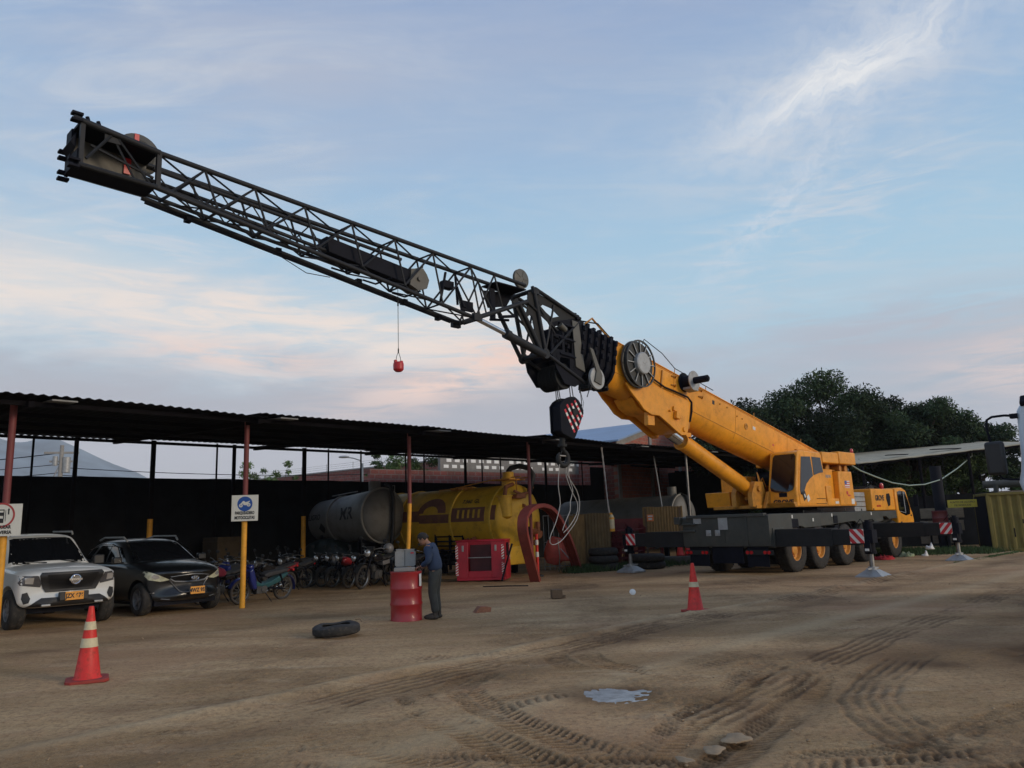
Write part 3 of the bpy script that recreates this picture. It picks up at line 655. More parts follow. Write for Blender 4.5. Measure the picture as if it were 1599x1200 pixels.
# operator cab
mb=MB()
S_=[(1.58,1.92),(1.60,2.46),(1.92,3.58),(2.1,3.64),(3.52,3.62),(3.62,3.55),(3.68,3.0),(3.66,1.92)]
mb.prism(S_,'y',-1.37,-.46); cab=mb.build('operator_cab',YEL,P,bevel=.035)
def on_front(yz): # point on the sloped front face, proud of it
    y,z=yz; t=(z-2.46)/(3.58-2.46); return 1.60+.32*t if z>=2.46 else 1.60
mb=MB(); pts=[(-1.30,2.52),(-1.26,2.42),(-1.10,2.37),(-.90,2.35),(-.68,2.37),(-.56,2.42),(-.53,2.52),(-.57,3.45),(-.63,3.53),(-1.26,3.53),(-1.31,3.45)]
vs=[(on_front(p)-.012-(.015 if p[1]<2.46 else 0),p[0],p[1]) for p in pts]; n=len(vs); vs2=[(a+.03,b,c) for a,b,c in vs]
mb.add(vs+vs2,[tuple(range(n)),tuple(range(2*n-1,n-1,-1))]+[(i,n+i,n+(i+1)%n,(i+1)%n) for i in range(n)]); mb.build('windscreen',GLASS,cab,smooth=0)
def cabside(pts,y0,y1,name,m,par,bev=0):
    mb=MB(); mb.prism(pts,'y',y0,y1); return mb.build(name,m,par,bevel=bev)
door=cabside([(1.74,1.98),(1.72,2.38),(2.03,3.50),(2.85,3.52),(2.88,1.98)],-1.385,-1.36,'cab_door',YEL,cab,.01)
cabside([(1.80,2.42),(2.08,3.44),(2.72,3.46),(2.80,2.86),(2.55,2.76),(2.28,2.60),(2.06,2.36),(1.92,2.26),(1.83,2.28)],-1.394,-1.38,'side_window',GLASS,door)
cabside([(2.82,3.46),(3.46,3.45),(3.58,2.98),(3.3,2.96),(2.88,2.88)],-1.392,-1.365,'side_window',GLASS,cab)
mb=MB(); mb.box((2.9,-1.38,1.98),(3.64,-1.365,1.995)); mb.box((2.95,-1.386,2.14),(3.62,-1.368,2.155)); mb.cbox((1.598,-.93,2.28),(.02,.26,.13)); mb.build('vent_slot',BLK,cab)
tx=text_mb('GROVE',.20,.05,.006); mb=MB(); add_mb(mb,tx,0,face_M((1.578,-.93,2.05),(0,-1,0),(0,0,1))); mb.build('lettering',mat('faded_brown_ink',(.06,.03,.015),.6,var=.1),cab,smooth=0)
mb=MB(); M=face_M((2.06,-1.392,2.23),(1,0,0),(0,0,1))@RZ(.45); mb.box((-.11,-.12,0),(.11,.12,.004),0,M); mb.box((-.02,-.06,.004),(.05,.05,.007),1,M); mb.box((.10,-.26,0),(.28,-.08,.004),1,M)
mb.build('cab_sticker',[BLACK,WHITE],cab,smooth=0)
mb=MB(); mb.path([(1.60,-1.34,2.46),(1.93,-1.34,3.58)],.016); mb.path([(1.58,-.5,2.46),(1.91,-.5,3.58)],.016); mb.box((2.3,-1.2,3.63),(2.45,-1.1,3.70)); mb.path([(2.0,-1.3,3.66),(2.9,-1.3,3.68)],.012); mb.build('grab_rail',YEL,cab)
# machinery house
mb=MB()
mb.prism([(3.76,1.92),(3.80,3.12),(4.75,3.12),(4.75,1.92)],'y',-1.20,-.55)
mb.prism([(4.72,1.92),(4.80,3.05),(5.88,3.06),(5.94,1.92)],'y',-1.38,-.55)
mb.prism([(3.74,1.92),(3.74,2.55),(4.12,2.55),(4.12,2.15),(4.66,2.15),(4.66,1.92)],'y',-1.375,-1.1)
mh=mb.build('machinery_housing',YEL,P,bevel=.03)
tx=text_mb('GROVE',.13,.03,.005); mb=MB(); add_mb(mb,tx,0,face_M((4.38,-1.203,2.88),(1,0,0),(0,0,1))); mb.build('lettering',GALV,mh,smooth=0)
FB=mat('flag_blue',(.06,.10,.32),.5,var=.05)
mb=MB(); M=face_M((5.4,-1.384,2.62),(1,0,0),(0,0,1)); mb.box((-.2,-.12,0),(.2,.12,.003),0,M)
for k in range(3): mb.box((-.2,-.10+k*.075,.003),(.2,-.068+k*.075,.005),1,M)
mb.box((-.2,-.0,.005),(-.04,.12,.007),2,M); mb.build('flag_sticker',[WHITE,REDR,FB],mh,smooth=0)
mb=MB(); M=face_M((5.42,-1.384,2.30),(1,0,0),(0,0,1)); mb.box((-.15,-.02,0),(-.02,.09,.003),0,M); mb.box((-.05,-.07,0),(.16,-.03,.003),0,M); mb.build('warning_sticker',[REDR],mh,smooth=0)
mb=MB(); mb.box((4.32,-1.38,1.98),(4.58,-1.376,2.06)); mb.box((5.62,-1.386,1.96),(5.86,-1.381,2.14)); mb.build('data_plate',WHITE,mh)
# rear counterweight with hoist
mb=MB(); mb.box((3.72,-1.36,3.30),(4.98,1.0,3.66)); mb.box((5.0,-1.38,3.30),(6.36,1.2,3.72)); mb.build('counterweight',YEL,P,bevel=.03)
mb=MB()
for k in range(14):
    x=4.2+rs.random()*1.9; y=-1.2+rs.random()*.5; mb.path([(x,y,3.05),(x+rs.uniform(-.15,.2),y,3.18),(x+rs.uniform(-.3,.3),y,3.30)],.022,5)
mb.tube((5.3,-1.25,3.16),(5.3,-.5,3.16),.10,14); mb.tube((5.9,-1.2,3.16),(5.9,.6,3.16),.13,14); mb.box((3.9,-1.1,3.08),(6.1,-.6,3.12)); mb.box((4.4,-1.15,3.10),(4.62,-.9,3.3))
mb.build('winch_gear',YELD,P)
mb=MB(); mb.lathe([(.05,0),(.055,.06),(.04,.13),(.001,.15)],12,M=T(6.3,-1.3,3.73)); mb.build('beacon',TRED,P)
# lift cylinder
A=V(1.15,0,2.50); B=V(-2.98,0,4.02); dr=(B-A).normalized(); E1=A+dr*(B-A).length*.86
mb=MB(); mb.tube(A-dr*.15,E1,.215,28); mb.tube(E1-dr*.06,E1,.235,28); mb.path([A+dr*.3+V(0,-.12,.20),E1-dr*.5+V(0,-.12,.20),E1-dr*.35+V(0,-.1,.22)],.022); mb.cbox(E1+V(.25,-.05,.20),(.25,.14,.12)); cyl=mb.build('lift_cylinder',YEL,P)
mb=MB(); mb.tube(E1,B,.15,24); mb.build('cylinder_rod',CHROME,cyl)
# boom base section, built in its own frame: +x towards the tip, z up from the top plate
e=math.atan(.2085); BM=Matrix.Translation((6.3,0,3.64))@Matrix(((-math.cos(e),0,math.sin(e),0),(0,-1,0,0),(math.sin(e),0,math.cos(e),0),(0,0,0,1)))
# local y = towards the camera side
def section(hw,dep,flat=.68):
    return [(-hw+.04,0),(hw-.04,0),(hw,-.04),(hw,-dep*flat),(hw*.86,-dep*.82),(hw*.60,-dep*.93),(hw*.28,-dep),(-hw*.28,-dep),(-hw*.60,-dep*.93),(-hw*.86,-dep*.82),(-hw,-dep*flat),(-hw,-.04)]
def boomz(mb,x0,x1,hw,dep,hw1=None,dep1=None,mi=0):
    s0=section(hw,dep); s1=section(hw1 or hw,dep1 or dep); n=len(s0)
    mb.add([(x0,a,b) for a,b in s0]+[(x1,a,b) for a,b in s1],[tuple(range(n)),tuple(range(2*n-1,n-1,-1))]+[(i,n+i,n+(i+1)%n,(i+1)%n) for i in range(n)],mi)
def bb(p): # yard frame -> boom frame
    return BM.inverted()@Vector(p)
BL=12.30
mb=MB(); boomz(mb,-.2,BL,.455,1.20); mb.box((-.3,-.38,-1.0),(.3,.38,-.1)); mb.box((-.1,-.47,-.02),(BL,-.43,.012)); mb.box((-.1,.43,-.02),(BL,.47,.012))
boom=mb.build('boom',YEL,P,bevel=.01,M=BM)
# belly reinforcement around the cylinder pin
bel=[(-3.45,4.95),(-2.52,4.90),(-2.60,4.62),(-2.70,4.25),(-2.78,4.02),(-2.88,3.92),(-3.10,3.90),(-3.30,3.98),(-3.55,4.10),(-3.85,4.25),(-4.10,4.36),(-4.45,4.36),(-4.78,4.48),(-4.98,4.66),(-5.25,4.85),(-5.5,5.1),(-4.9,5.2),(-3.95,5.12)]
def bprism(mb,pts,y0,y1,mi=0):
    q=[bb((x,0,z)) for x,z in pts]; mb.prism([(p.x,p.z) for p in q],'y',y0,y1,mi)
mb=MB(); bprism(mb,bel,.44,.50); bprism(mb,bel,-.50,-.44)
bprism(mb,[(-2.75,4.6),(-2.78,4.1),(-3.0,3.98),(-3.3,4.05),(-4.1,4.42),(-4.45,4.42),(-4.8,4.56),(-5.0,4.8)],-.30,.30); bprism(mb,[(-4.22,4.45),(-4.24,4.10),(-4.54,4.09),(-4.52,4.45)],.30,.43)
pn=bb((-2.98,0,4.06)); mb.tube((pn.x,-.54,pn.z),(pn.x,.54,pn.z),.07,16); q=bb((-3.35,0,4.42)); mb.cbox((q.x,.56,q.z),(.18,.1,.2)); mb.cbox((q.x+.12,.53,q.z+.16),(.08,.06,.12)); mb.tube((q.x-.2,.5,q.z),(q.x-.2,.56,q.z),.035,8); mb.tube((q.x+.3,.5,q.z+.05),(q.x+.3,.56,q.z+.05),.035,8)
mb.build('boom_belly_plate',YEL,boom,bevel=.012)
mb=MB()
rib=[bb((x,0,z)) for x,z in [(-3.78,5.62),(-3.9,5.2),(-3.85,4.8),(-3.6,4.55),(-3.3,4.1),(-3.1,3.93),(-2.9,3.95)]]
mb.path([(p.x,.475,p.z) for p in rib],.028,6); rib=[bb((x,0,z)) for x,z in [(-2.55,4.9),(-2.5,4.7),(-2.62,4.4),(-2.72,4.1)]]; mb.path([(p.x,.475,p.z) for p in rib],.025,6)
for (x,z) in ((-.9,4.95),(-.5,4.88),(.05,4.66),(.35,4.6)): q=bb((x,0,z)); mb.tube((q.x,.45,q.z),(q.x,.485,q.z),.022,8)
q=bb((.55,0,4.38)); mb.lathe([(.10,0),(.10,.02),(.06,.02),(.06,.005)],20,M=T(q.x,.455,q.z)@RX(-math.pi/2)); mb.box((q.x-.02,.455,q.z-.06),(q.x+.03,.47,q.z+.05))
for (x,z) in ((-3.25,5.50),(-3.3,5.25),(-1.95,5.25),(-1.95,5.05)): q=bb((x,0,z)); mb.path([(q.x-.1,.46,q.z),(q.x-.02,.53,q.z+.03),(q.x+.1,.46,q.z)],.022,6)
for x in (2.0,5.2,8.0,9.6): mb.tube((x,.4,0),(x,.4,.16),.012,6)
mb.build('boom_lug',YELD,boom)
mb=MB(); pts=[bb((x,-.52,z)) for x,z in [(-4.45,5.58),(-4.3,5.32),(-3.8,5.15),(-3.3,5.08),(-2.7,4.98),(-2.52,4.85),(-2.55,4.6),(-2.68,4.3)]]; mb.path(pts,.026,6)
mb.path([(11.2,.35,.05),(11.0,.35,.55),(10.2,.38,.42),(9.6,.4,.18),(7.6,.4,.16)],.012,5); mb.path([(2,.4,.16),(5.2,.4,.16)],.010,5)
mb.build('hydraulic_hose',BLK,boom)
tx=text_mb('GROVE',.19,.04,.005); q=bb((-4.25,-.47,4.83)); mb=MB(); add_mb(mb,tx,0,face_M((q.x,.460,q.z),(-1,0,0),(0,0,1))); mb.build('lettering',MATS['faded_brown_ink'],boom,smooth=0)
mb=MB(); mb.tube((.2,.456,-.82),(BL,.456,-.82),.008,5); mb.tube((.2,.457,-.06),(BL,.457,-.06),.006,5)
for x in (3.1,6.4,9.7): mb.path([(x,.457,-.03),(x,.457,-.80),(x,.39,-1.0)],.006,5)
mb.build('weld_seam',YELD,boom)
for k,(x,z,w2,h2,m2) in enumerate(((5.2,-.42,.16,.10,WHITE),(7.6,-.30,.12,.12,BLACK),(4.0,-.62,.09,.06,REDR),(11.7,-.25,.08,.12,BLACK))): mb=MB(); mb.box((x,.456,z),(x+w2,.459,z+h2)); mb.build('boom_sticker',m2,boom,smooth=0)
# hose reel on the flank
RG=mat('reel_grey',(.035,.037,.036),.5,var=.2,dirt=.4)
q=bb((-5.07,0,5.61)); M=T(q.x,.52,q.z)@RX(-math.pi/2)
mb=MB(); mb.lathe([(.60,0),(.62,.01),(.62,.05),(.57,.06),(.56,.02),(.001,.02)],48,M=M); mb.lathe([(.60,.16),(.62,.17),(.62,.20),(.58,.20),(.58,.165)],48,M=M,cap=False)
for k in range(12):
    a=2*math.pi*k/12+.2; mb.box((.22,-.014,.155),(.60,.014,.185),M=M@RZ(a))
mb.lathe([(.55,.02),(.55,.15),(.15,.15)],36,M=M)
reel=mb.build('hose_reel',RG,boom,smooth=30)
mb=MB()
for k in range(12):
    a=2*math.pi*k/12+.2; mb.box((.26,-.012,.186),(.58,.012,.196),M=M@RZ(a))
mb.build('reel_spoke',GALV,reel)
mb=MB(); mb.lathe([(.285,.17),(.285,.27),(.26,.29),(.001,.29)],40,M=M); mb.box((-.06,-.02,.29),(.06,.02,.295),M=M); mb.build('reel_hub',GALV,reel)
# small winch
q=bb((-2.75,0,5.40)); M=T(q.x,.46,q.z)@RX(-math.pi/2)
mb=MB(); mb.lathe([(.27,0),(.27,.03),(.17,.04),(.17,.30),(.27,.31),(.27,.34),(.10,.34)],32,M=M,mf=lambda k:0); wn=mb.build('small_winch',BLK,boom)
mb=MB(); mb.lathe([(.272,.315),(.275,.32),(.275,.345),(.12,.35)],32,M=M); mb.cbox((q.x-.05,.66,q.z-.22),(.3,.3,.06)); mb.build('winch_flange',GALV,wn)
mb=MB(); mb.tube((q.x,.80,q.z),(q.x,1.22,q.z),.095,16); mb.tube((q.x,1.22,q.z),(q.x,1.25,q.z),.06,12); mb.build('winch_motor',BLK,wn)
# telescoped section heads
mb=MB(); x=BL
for k in range(6):
    hw=.50-.012*k; dep=1.26-.03*k
    boomz(mb,x,x+.085,hw,dep); 
    for yy in (-.33,-.12,.12,.33): mb.box((x+.01,yy-.05,-.01),(x+.10,yy+.05,.09+.03*((k+int(yy*100))%2)))
    for zz in (-.1,-.35,-.6): mb.cbox((x+.045,hw+.015,zz),(.06,.05,.14))
    mb.cbox((x+.04,hw*.5,-dep-.02),(.06,.2,.06))
    boomz(mb,x+.085,x+.235,hw-.055,dep-.08); x+=.235
mb.path([(12.2,.3,.05),(12.9,.32,.28),(13.6,.25,.12)],.02,6); mb.path([(12.4,-.2,.05),(13.0,-.1,.2),(13.7,-.2,.1)],.02,6)
mb.build('telescope_collar',BLK,boom,bevel=.006); HX=x
mb=MB(); mb.path([(HX-.35,.3,.1),(HX-.6,.3,.35),(HX-1.2,.3,.12),(HX-1.9,.25,.02)],.025,6); mb.build('boom_guide_rail',YELD,boom)
# lower sheave arm beside the collars
mb=MB(); q=bb((-6.78,0,5.05)); M=T(q.x,.56,q.z)@RX(-math.pi/2); mb.lathe([(.26,0),(.27,.01),(.22,.035),(.27,.06),(.26,.07),(.001,.07)],28,M=M); mb.build('guide_sheave',GALV,boom)
mb=MB(); q2=bb((-7.0,0,5.75)); mb.prism([(q2.x-.06,q2.z),(q2.x+.06,q2.z),(q.x+.10,q.z+.15),(q.x+.13,q.z-.12),(q.x-.12,q.z-.14),(q.x-.12,q.z+.1)],'y',.63,.67); mb.build('sheave_bracket',JPLATE,boom)
for (xx,zz,w_) in ((-6.62,4.98,.17),(-5.95,5.02,.13)): mb=MB(); q3=bb((xx,0,zz)); mb.cbox((q3.x,.1,q3.z),(w_,.3,.26)); mb.build('collar_foot',CDARK,boom,bevel=.01)
def holed(mb,outer,holes,y,t):
    """plate with slots: fill outer ring to holes with bridge polygons via bmesh"""
    import mathutils
    from mathutils.geometry import tessellate_polygon
    loops=[[Vector((a,b,0)) for a,b in outer]]+[[Vector((a,b,0)) for a,b in h] for h in holes]
    tri=tessellate_polygon(loops); flat=[p for l in loops for p in l]
    n=len(flat); vs=[(p.x,y-t/2,p.y) for p in flat]+[(p.x,y+t/2,p.y) for p in flat]
    fs=[tuple(t_) for t_ in tri]+[tuple(n+i for i in reversed(t_)) for t_ in tri]; o=0
    for l in loops:
        k=len(l); fs+=[(o+i,n+o+i,n+o+(i+1)%k,o+(i+1)%k) for i in range(k)]; o+=k
    mb.add(vs,fs)
# boom head
mb=MB()
near_=[(-6.90,6.47),(-7.02,5.28),(-7.10,4.94),(-7.35,4.82),(-7.72,4.86),(-7.98,5.2),(-8.13,5.55),(-8.09,6.26),(-7.9,6.34),(-7.25,6.50)]
far_=[(-6.95,6.4),(-7.0,5.3),(-7.1,4.92),(-7.85,4.86),(-8.15,5.2),(-8.22,5.5),(-8.0,5.7),(-7.8,6.3)]
def holed_b(mb,outer,holes,y,t): # yard-frame plate -> boom frame
    f=lambda L_:[(bb((a,0,c)).x,bb((a,0,c)).z) for a,c in L_]; holed(mb,f(outer),[f(h) for h in holes],y,t)
rect=lambda x0,z0,x1,z1:[(x0,z0),(x1,z0),(x1,z1),(x0,z1)]
holed_b(mb,near_,[rect(-8.02,6.02,-7.72,6.22),rect(-7.66,5.98,-7.36,6.30),rect(-8.04,5.66,-7.74,5.92),rect(-7.66,5.62,-7.40,5.88),rect(-7.85,5.24,-7.5,5.48)],.38,.03)
bprism(mb,far_,-.40,-.37)
bprism(mb,[(-7.15,6.4),(-7.05,5.3),(-7.4,5.3),(-7.6,6.3)],-.34,.30)
for (xx,zz,r_) in ((-7.5,6.1,.08),(-7.9,5.5,.08),(-7.3,5.3,.08),(-7.85,5.95,.05)): q3=bb((xx,0,zz)); mb.tube((q3.x,-.38,q3.z),(q3.x,.40,q3.z),r_,12)
for zz in (5.56,5.95,6.30): q3=bb((-7.85,0,zz)); q5=bb((-7.3,0,zz-.04)); mb.tube((q3.x,.41,q3.z),(q5.x,.41,q5.z),.03,6)
for k in range(5): q3=bb((-7.45-.1*k,0,5.8+.08*(k%3))); mb.cbox((q3.x,.30,q3.z),(.09,.10,.12))
q3=bb((-7.2,0,6.5)); mb.box((q3.x-.05,-.45,q3.z-.02),(q3.x+.02,.45,q3.z+.10)); mb.path([(q3.x,.3,q3.z),(q3.x+.1,.3,q3.z+.16),(q3.x-.1,.3,q3.z+.20)],.02,5); mb.path([(q3.x+.2,.3,q3.z),(q3.x+.32,.3,q3.z+.12),(q3.x+.1,.3,q3.z+.18)],.02,5)
head=mb.build('boom_head',BLK,boom,bevel=.006)
mb=MB(); bprism(mb,[(-7.14,6.42),(-6.98,5.2),(-7.32,5.30),(-7.38,6.44)],.405,.43); mb.build('head_plate',JPLATE,head,bevel=.01)
mb=MB(); q4=bb((-7.72,0,6.20)); mb.tube((q4.x-.1,.40,q4.z-.02),(q4.x+.12,.42,q4.z+.03),.07,14); mb.build('head_pin',JPLATE,head)
for k in range(7):
    q3=bb((-7.62,0,5.06)); M=T(q3.x,-.27+k*.09,q3.z)@RX(-math.pi/2); mb=MB(); mb.lathe([(.30,-.03),(.31,-.02),(.26,0),(.31,.02),(.30,.03),(.001,.03)],28,M=M); mb.build('head_sheave',CDARK,head)
# jib -------------------------------------------------------------
def jz(pt): return V(pt[0],pt[1],pt[2])
YN,YF=-.35,.18
top=[(-8.88,7.02),(-10.54,7.09),(-11.57,7.155),(-12.52,7.215),(-13.50,7.275),(-14.48,7.345),(-15.42,7.415),(-16.28,7.475),(-17.05,7.54)]
bot=[(-10.46,5.99),(-11.32,6.15),(-12.15,6.32),(-12.70,6.43),(-13.42,6.53),(-14.28,6.64),(-15.17,6.76),(-16.10,6.86),(-17.05,6.965)]
mb=MB(); CR=.042; LR=.021
for y in (YN,YF):
    mb.tube((top[0][0],y,top[0][1]),(top[-1][0],y,top[-1][1]),CR,10); mb.tube((bot[0][0],y,bot[0][1]),(bot[-1][0],y,bot[-1][1]),CR,10)
bx=[-10.5,-11.25,-12.3,-13.28,-14.25,-15.2,-16.08,-16.85]
bz=lambda x: np.interp(-x,[-p[0] for p in bot],[p[1] for p in bot]); tz=lambda x: np.interp(-x,[-p[0] for p in top],[p[1] for p in top])
tx_=[p[0] for p in top[1:]]
for y,sh in ((YN,0),(YF,.0)):
    for k in range(len(tx_)-1):
        a=(tx_[k],y,tz(tx_[k])); b=(tx_[k]+.24,y,bz(tx_[k]+.24)); c=(tx_[k+1],y,tz(tx_[k+1]))
        mb.tube(a,b,LR,6)
        mb.tube((tx_[k+1]+.24,y,bz(tx_[k+1]+.24)),a,LR,6)
    a=(-9.85,y,tz(-9.85)); mb.tube(a,(-10.44,y,6.0),LR,6); mb.tube(a,(-9.6,y,6.28),LR,6); mb.tube((-10.54,y,7.08),(-9.9,y,6.2),LR,6)
for k in range(len(tx_)-1):  # top and bottom faces
    mb.tube((tx_[k],YN,tz(tx_[k])),(tx_[k]-.02,YF,tz(tx_[k])),LR*.9,6); mb.tube((tx_[k],YF,tz(tx_[k])),(tx_[k+1],YN,tz(tx_[k+1])),LR*.9,6)
    x0=tx_[k]+.24; x1=tx_[k+1]+.24
    mb.tube((x0,YN,bz(x0)),(x0,YF,bz(x0)),LR*.9,6); mb.tube((x0,YF,bz(x0)),(x1,YN,bz(x1)),LR*.9,6); mb.tube((x0,YN,bz(x0)),(x1,YF,bz(x1)),LR*.7,6)
jib=mb.build('lattice_jib',JIB,P,smooth=50)
# folded fly section inside the lattice
mb=MB()
for y in (-.12,.30):
    mb.tube((-17.0,y,7.36),(-12.2,y,6.95),.036,8); mb.tube((-17.0,y,7.10),(-12.9,y,6.62),.036,8)
    xs=[-17+.55*i for i in range(8)]
    for i in range(7):
        za=lambda x:7.36-(x+17)*.0854; zb=lambda x:7.10-(x+17)*.117
        mb.tube((xs[i],y,za(xs[i])),(xs[i]+.27,y,zb(xs[i]+.27)),.014,5); mb.tube((xs[i]+.27,y,zb(xs[i]+.27)),(xs[i+1],y,za(xs[i+1])),.014,5)
mb.build('fly_section',JIB,jib,smooth=50)
# service pipe, walkway bits and clamps below
mb=MB(); mb.tube((-10.7,YF,5.97),(-17.0,YF,6.90),.026,8); mb.path([(-14.6,YF+.05,6.55),(-14.1,YF+.05,6.36),(-13.6,YF+.05,6.38)],.008,5)
for x in (-16.3,-14.7,-13.0,-11.9,-11.0): mb.cbox((x,YF+.02,bz(x)-.07),(.10,.14,.10))
for x in (-12.2,-12.9,-13.6): mb.path([(x,YF,bz(x)),(x+.12,YF-.25,bz(x)-.12),(x+.3,YN,bz(x)-.03)],.02,5)
mb.build('jib_under_rail',BLK,jib,smooth=50)
mb=MB(); g0=[(-13.95,6.98),(-11.97,6.74),(-12.02,6.42),(-13.90,6.69)]; mb.prism(g0,'y',-.22,.06); mb.build('inner_box_beam',BLK,jib,bevel=.01)
mb=MB(); mb.prism([(-12.05,6.76),(-11.75,6.82),(-11.66,6.72),(-11.60,6.60),(-11.66,6.42),(-11.88,6.34),(-12.08,6.42)],'y',-.26,-.20); mb.prism([(-12.05,6.76),(-11.75,6.82),(-11.66,6.72),(-11.60,6.60),(-11.66,6.42),(-11.88,6.34),(-12.08,6.42)],'y',.04,.10); mb.tube((-11.86,-.30,6.58),(-11.86,.12,6.58),.05,10); mb.tube((-11.86,-.19,6.58),(-11.86,.03,6.58),.19,20); mb.path([(-11.9,-.2,6.8),(-11.72,-.2,6.86),(-11.7,-.2,6.95)],.012,5); mb.build('jib_head_sheave_box',JPLATE,jib)
# tip box
mb=MB(); x0,x1=-17.02,-18.12; zt0,zt1,zb0,zb1=7.53,7.67,6.96,6.99; y0,y1=-.37,.16
for y,yy in ((y0,y0+.03),(y1-.03,y1)):
    if y==y0:
        mb.tube((x0+.02,y0,zt0),(x1-.1,y0,zt1+.01),.048,10); mb.tube((x0,y0,zb0),(x1,y0,zb1),.04,8)
        mb.tube((-17.70,y0+.01,7.58),(x1+.1,y0+.01,zb1+.12),.024,6); mb.tube((-17.62,y0+.01,7.58),(x0-.10,y0+.01,zb0+.03),.018,6); mb.tube((-17.66,y0+.03,7.55),(-17.35,y0+.03,7.02),.018,6); mb.tube((x1+.15,y0+.02,7.34),(x0-.05,y0+.02,7.10),.022,6)
        mb.cbox((-17.68,y0+.02,7.54),(.22,.03,.14)); mb.box((x0-.02,y0-.02,zb0),(x0+.05,y0+.05,zt0)); mb.box((x1,y0-.02,zb1),(x1+.06,y0+.05,zt1))
mb.build('tip_frame',JIB,jib,smooth=40)
mb=MB(); mb.add([(x0,y1,zb0),(x1,y1,zb1),(x1,y1,zt1),(x0,y1,zt0),(x0,y1-.02,zb0),(x1,y1-.02,zb1),(x1,y1-.02,zt1),(x0,y1-.02,zt0)],[(0,1,2,3),(7,6,5,4),(0,4,5,1),(1,5,6,2),(2,6,7,3),(3,7,4,0)])
mb.tube((-17.95,y1-.03,7.45),(-17.95,y1-.01,7.45),.10,16)
mb.build('tip_back_plate',JPLATE,jib)
mb=MB(); mb.prism([(x0,zb0-.01),(x1-.05,zb1-.02),(x1-.05,zb1+.03),(x0,zb0+.04)],'y',y0+.05,y1-.06); mb.prism([(x0,zt0-.03),(x1,zt1-.03),(x1,zt1+.02),(x0,zt0+.02)],'y',y0+.04,y1)
mb.box((x1-.02,y0+.02,zb1),(x1+.03,y1,zb1+.25)); mb.box((x1-.03,y1-.2,zb1),(x1+.02,y1+.05,zt1)); mb.prism([(x1-.02,zt1-.15),(x1-.1,zt1-.32),(x1-.02,zt1-.4)],'y',y0+.1,y1)
for (yy,zz) in ((y0+.0,zt1+.03),(y1+.02,zt1-.36),(y1-.02,zb1-.02),(y0+.0,zb1)):
    for dz_ in (-.05,.05): mb.box((x1-.13,yy-.05,zz+dz_-.02),(x1+.02,yy+.06,zz+dz_+.02))
for (xx,zz) in ((-17.95,7.70),(-17.80,7.68)): mb.tube((xx,-.2,zz),(xx-.05,-.2,zz+.14),.03,8)
mb.build('tip_connector',BLK,jib,bevel=.006)
mb=MB(); M=T(-17.12,.24,7.70)@RX(-math.pi/2); mb.lathe([(.33,-.03),(.345,-.02),(.29,0),(.345,.02),(.33,.03),(.25,.03),(.25,-.03)],32,M=M); mb.box((-.3,-.03,-.02),(.3,.03,.02),M=M); mb.build('tip_sheave',JPLATE,jib)
mb=MB(); mb.box((-17.20,.19,7.86),(-17.13,.21,8.02)); mb.build('red_marker',REDR,jib); mb=MB(); mb.box((-17.36,.10,7.26),(-17.26,.12,7.52)); mb.build('red_marker',REDR,jib)
# jib root: box, sheave, frames and plates
mb=MB(); mb.prism([(-8.75,6.98),(-9.75,6.86),(-9.58,6.48),(-9.0,6.62)],'y',YF-.03,YF); mb.box((-9.75,YN+.05,6.93),(-8.8,YF,6.96)); mb.box((-9.78,-.12,6.12),(-9.62,-.09,6.85)); mb.cbox((-11.0,-.1,6.66),(.26,.16,.16)); mb.cbox((-10.45,-.1,6.30),(.32,.05,.22)); mb.tube((-9.78,-.1,6.12),(-9.2,-.1,6.2),.03,6); mb.path([(-10.9,-.3,6.6),(-10.72,-.3,6.2),(-10.66,-.3,6.2)],.03,6); mb.path([(-11.2,-.3,6.85),(-11.35,-.3,6.2)],.03,6); mb.path([(-10.85,-.2,6.9),(-10.8,-.2,6.25)],.03,6); mb.path([(-9.7,-.3,6.15),(-9.2,-.3,6.25)],.035,6); mb.path([(-9.2,-.3,6.22),(-8.9,-.3,6.12),(-8.6,-.3,6.2)],.008,5)
mb.build('jib_trolley',BLK,jib,bevel=.01)
mb=MB(); M=T(-8.76,-.1,7.26)@RX(-math.pi/2); mb.lathe([(.21,-.04),(.235,-.03),(.20,0),(.235,.03),(.21,.04),(.20,.02),(.06,.02),(.06,.05),(.001,.05)],28,M=M);
for k in range(5): mb.box((.05,-.012,-.05),(.21,.012,-.02),M=M@RZ(k*1.26))
mb.cbox((-8.76,-.06,7.12),(.14,.1,.2)); mb.build('jib_root_sheave',JPLATE,jib)
mb=MB()
for y in (YN-.06,YF+.1):
    mb.tube((-8.62,y,6.98),(-7.06,y,6.52),.045,8); mb.tube((-10.45,y,5.98),(-8.9,y,6.62),.05,8); mb.tube((-8.66,y,6.95),(-8.35,y,5.5),.05,8)
    mb.tube((-9.15,y,6.5),(-8.45,y,5.45),.05,8); mb.tube((-7.1,y,6.45),(-8.2,y,5.5),.028,6); mb.tube((-8.9,y,6.62),(-7.9,y,6.1),.028,6); mb.tube((-8.0,y,6.7),(-8.35,y,5.55),.028,6); mb.tube((-8.35,y,5.5),(-7.0,y,4.95),.04,8); mb.tube((-8.62,y,6.7),(-8.0,y,6.0),.022,6); mb.cbox((-10.45,y,5.99),(.22,.09,.16)); mb.tube((-8.38,y-.05,5.48),(-8.38,y+.05,5.48),.12,14)
    mb.prism([(-8.72,7.02),(-8.55,6.95),(-8.5,6.85),(-8.7,6.85)],'y',y-.04,y+.04)
mb.tube((-8.38,YN-.1,5.48),(-8.38,YF+.12,5.48),.06,12); mb.tube((-8.66,YN-.1,6.93),(-8.66,YF+.12,6.93),.05,12)
mb.build('jib_mount_frame',JIB,jib,smooth=50)
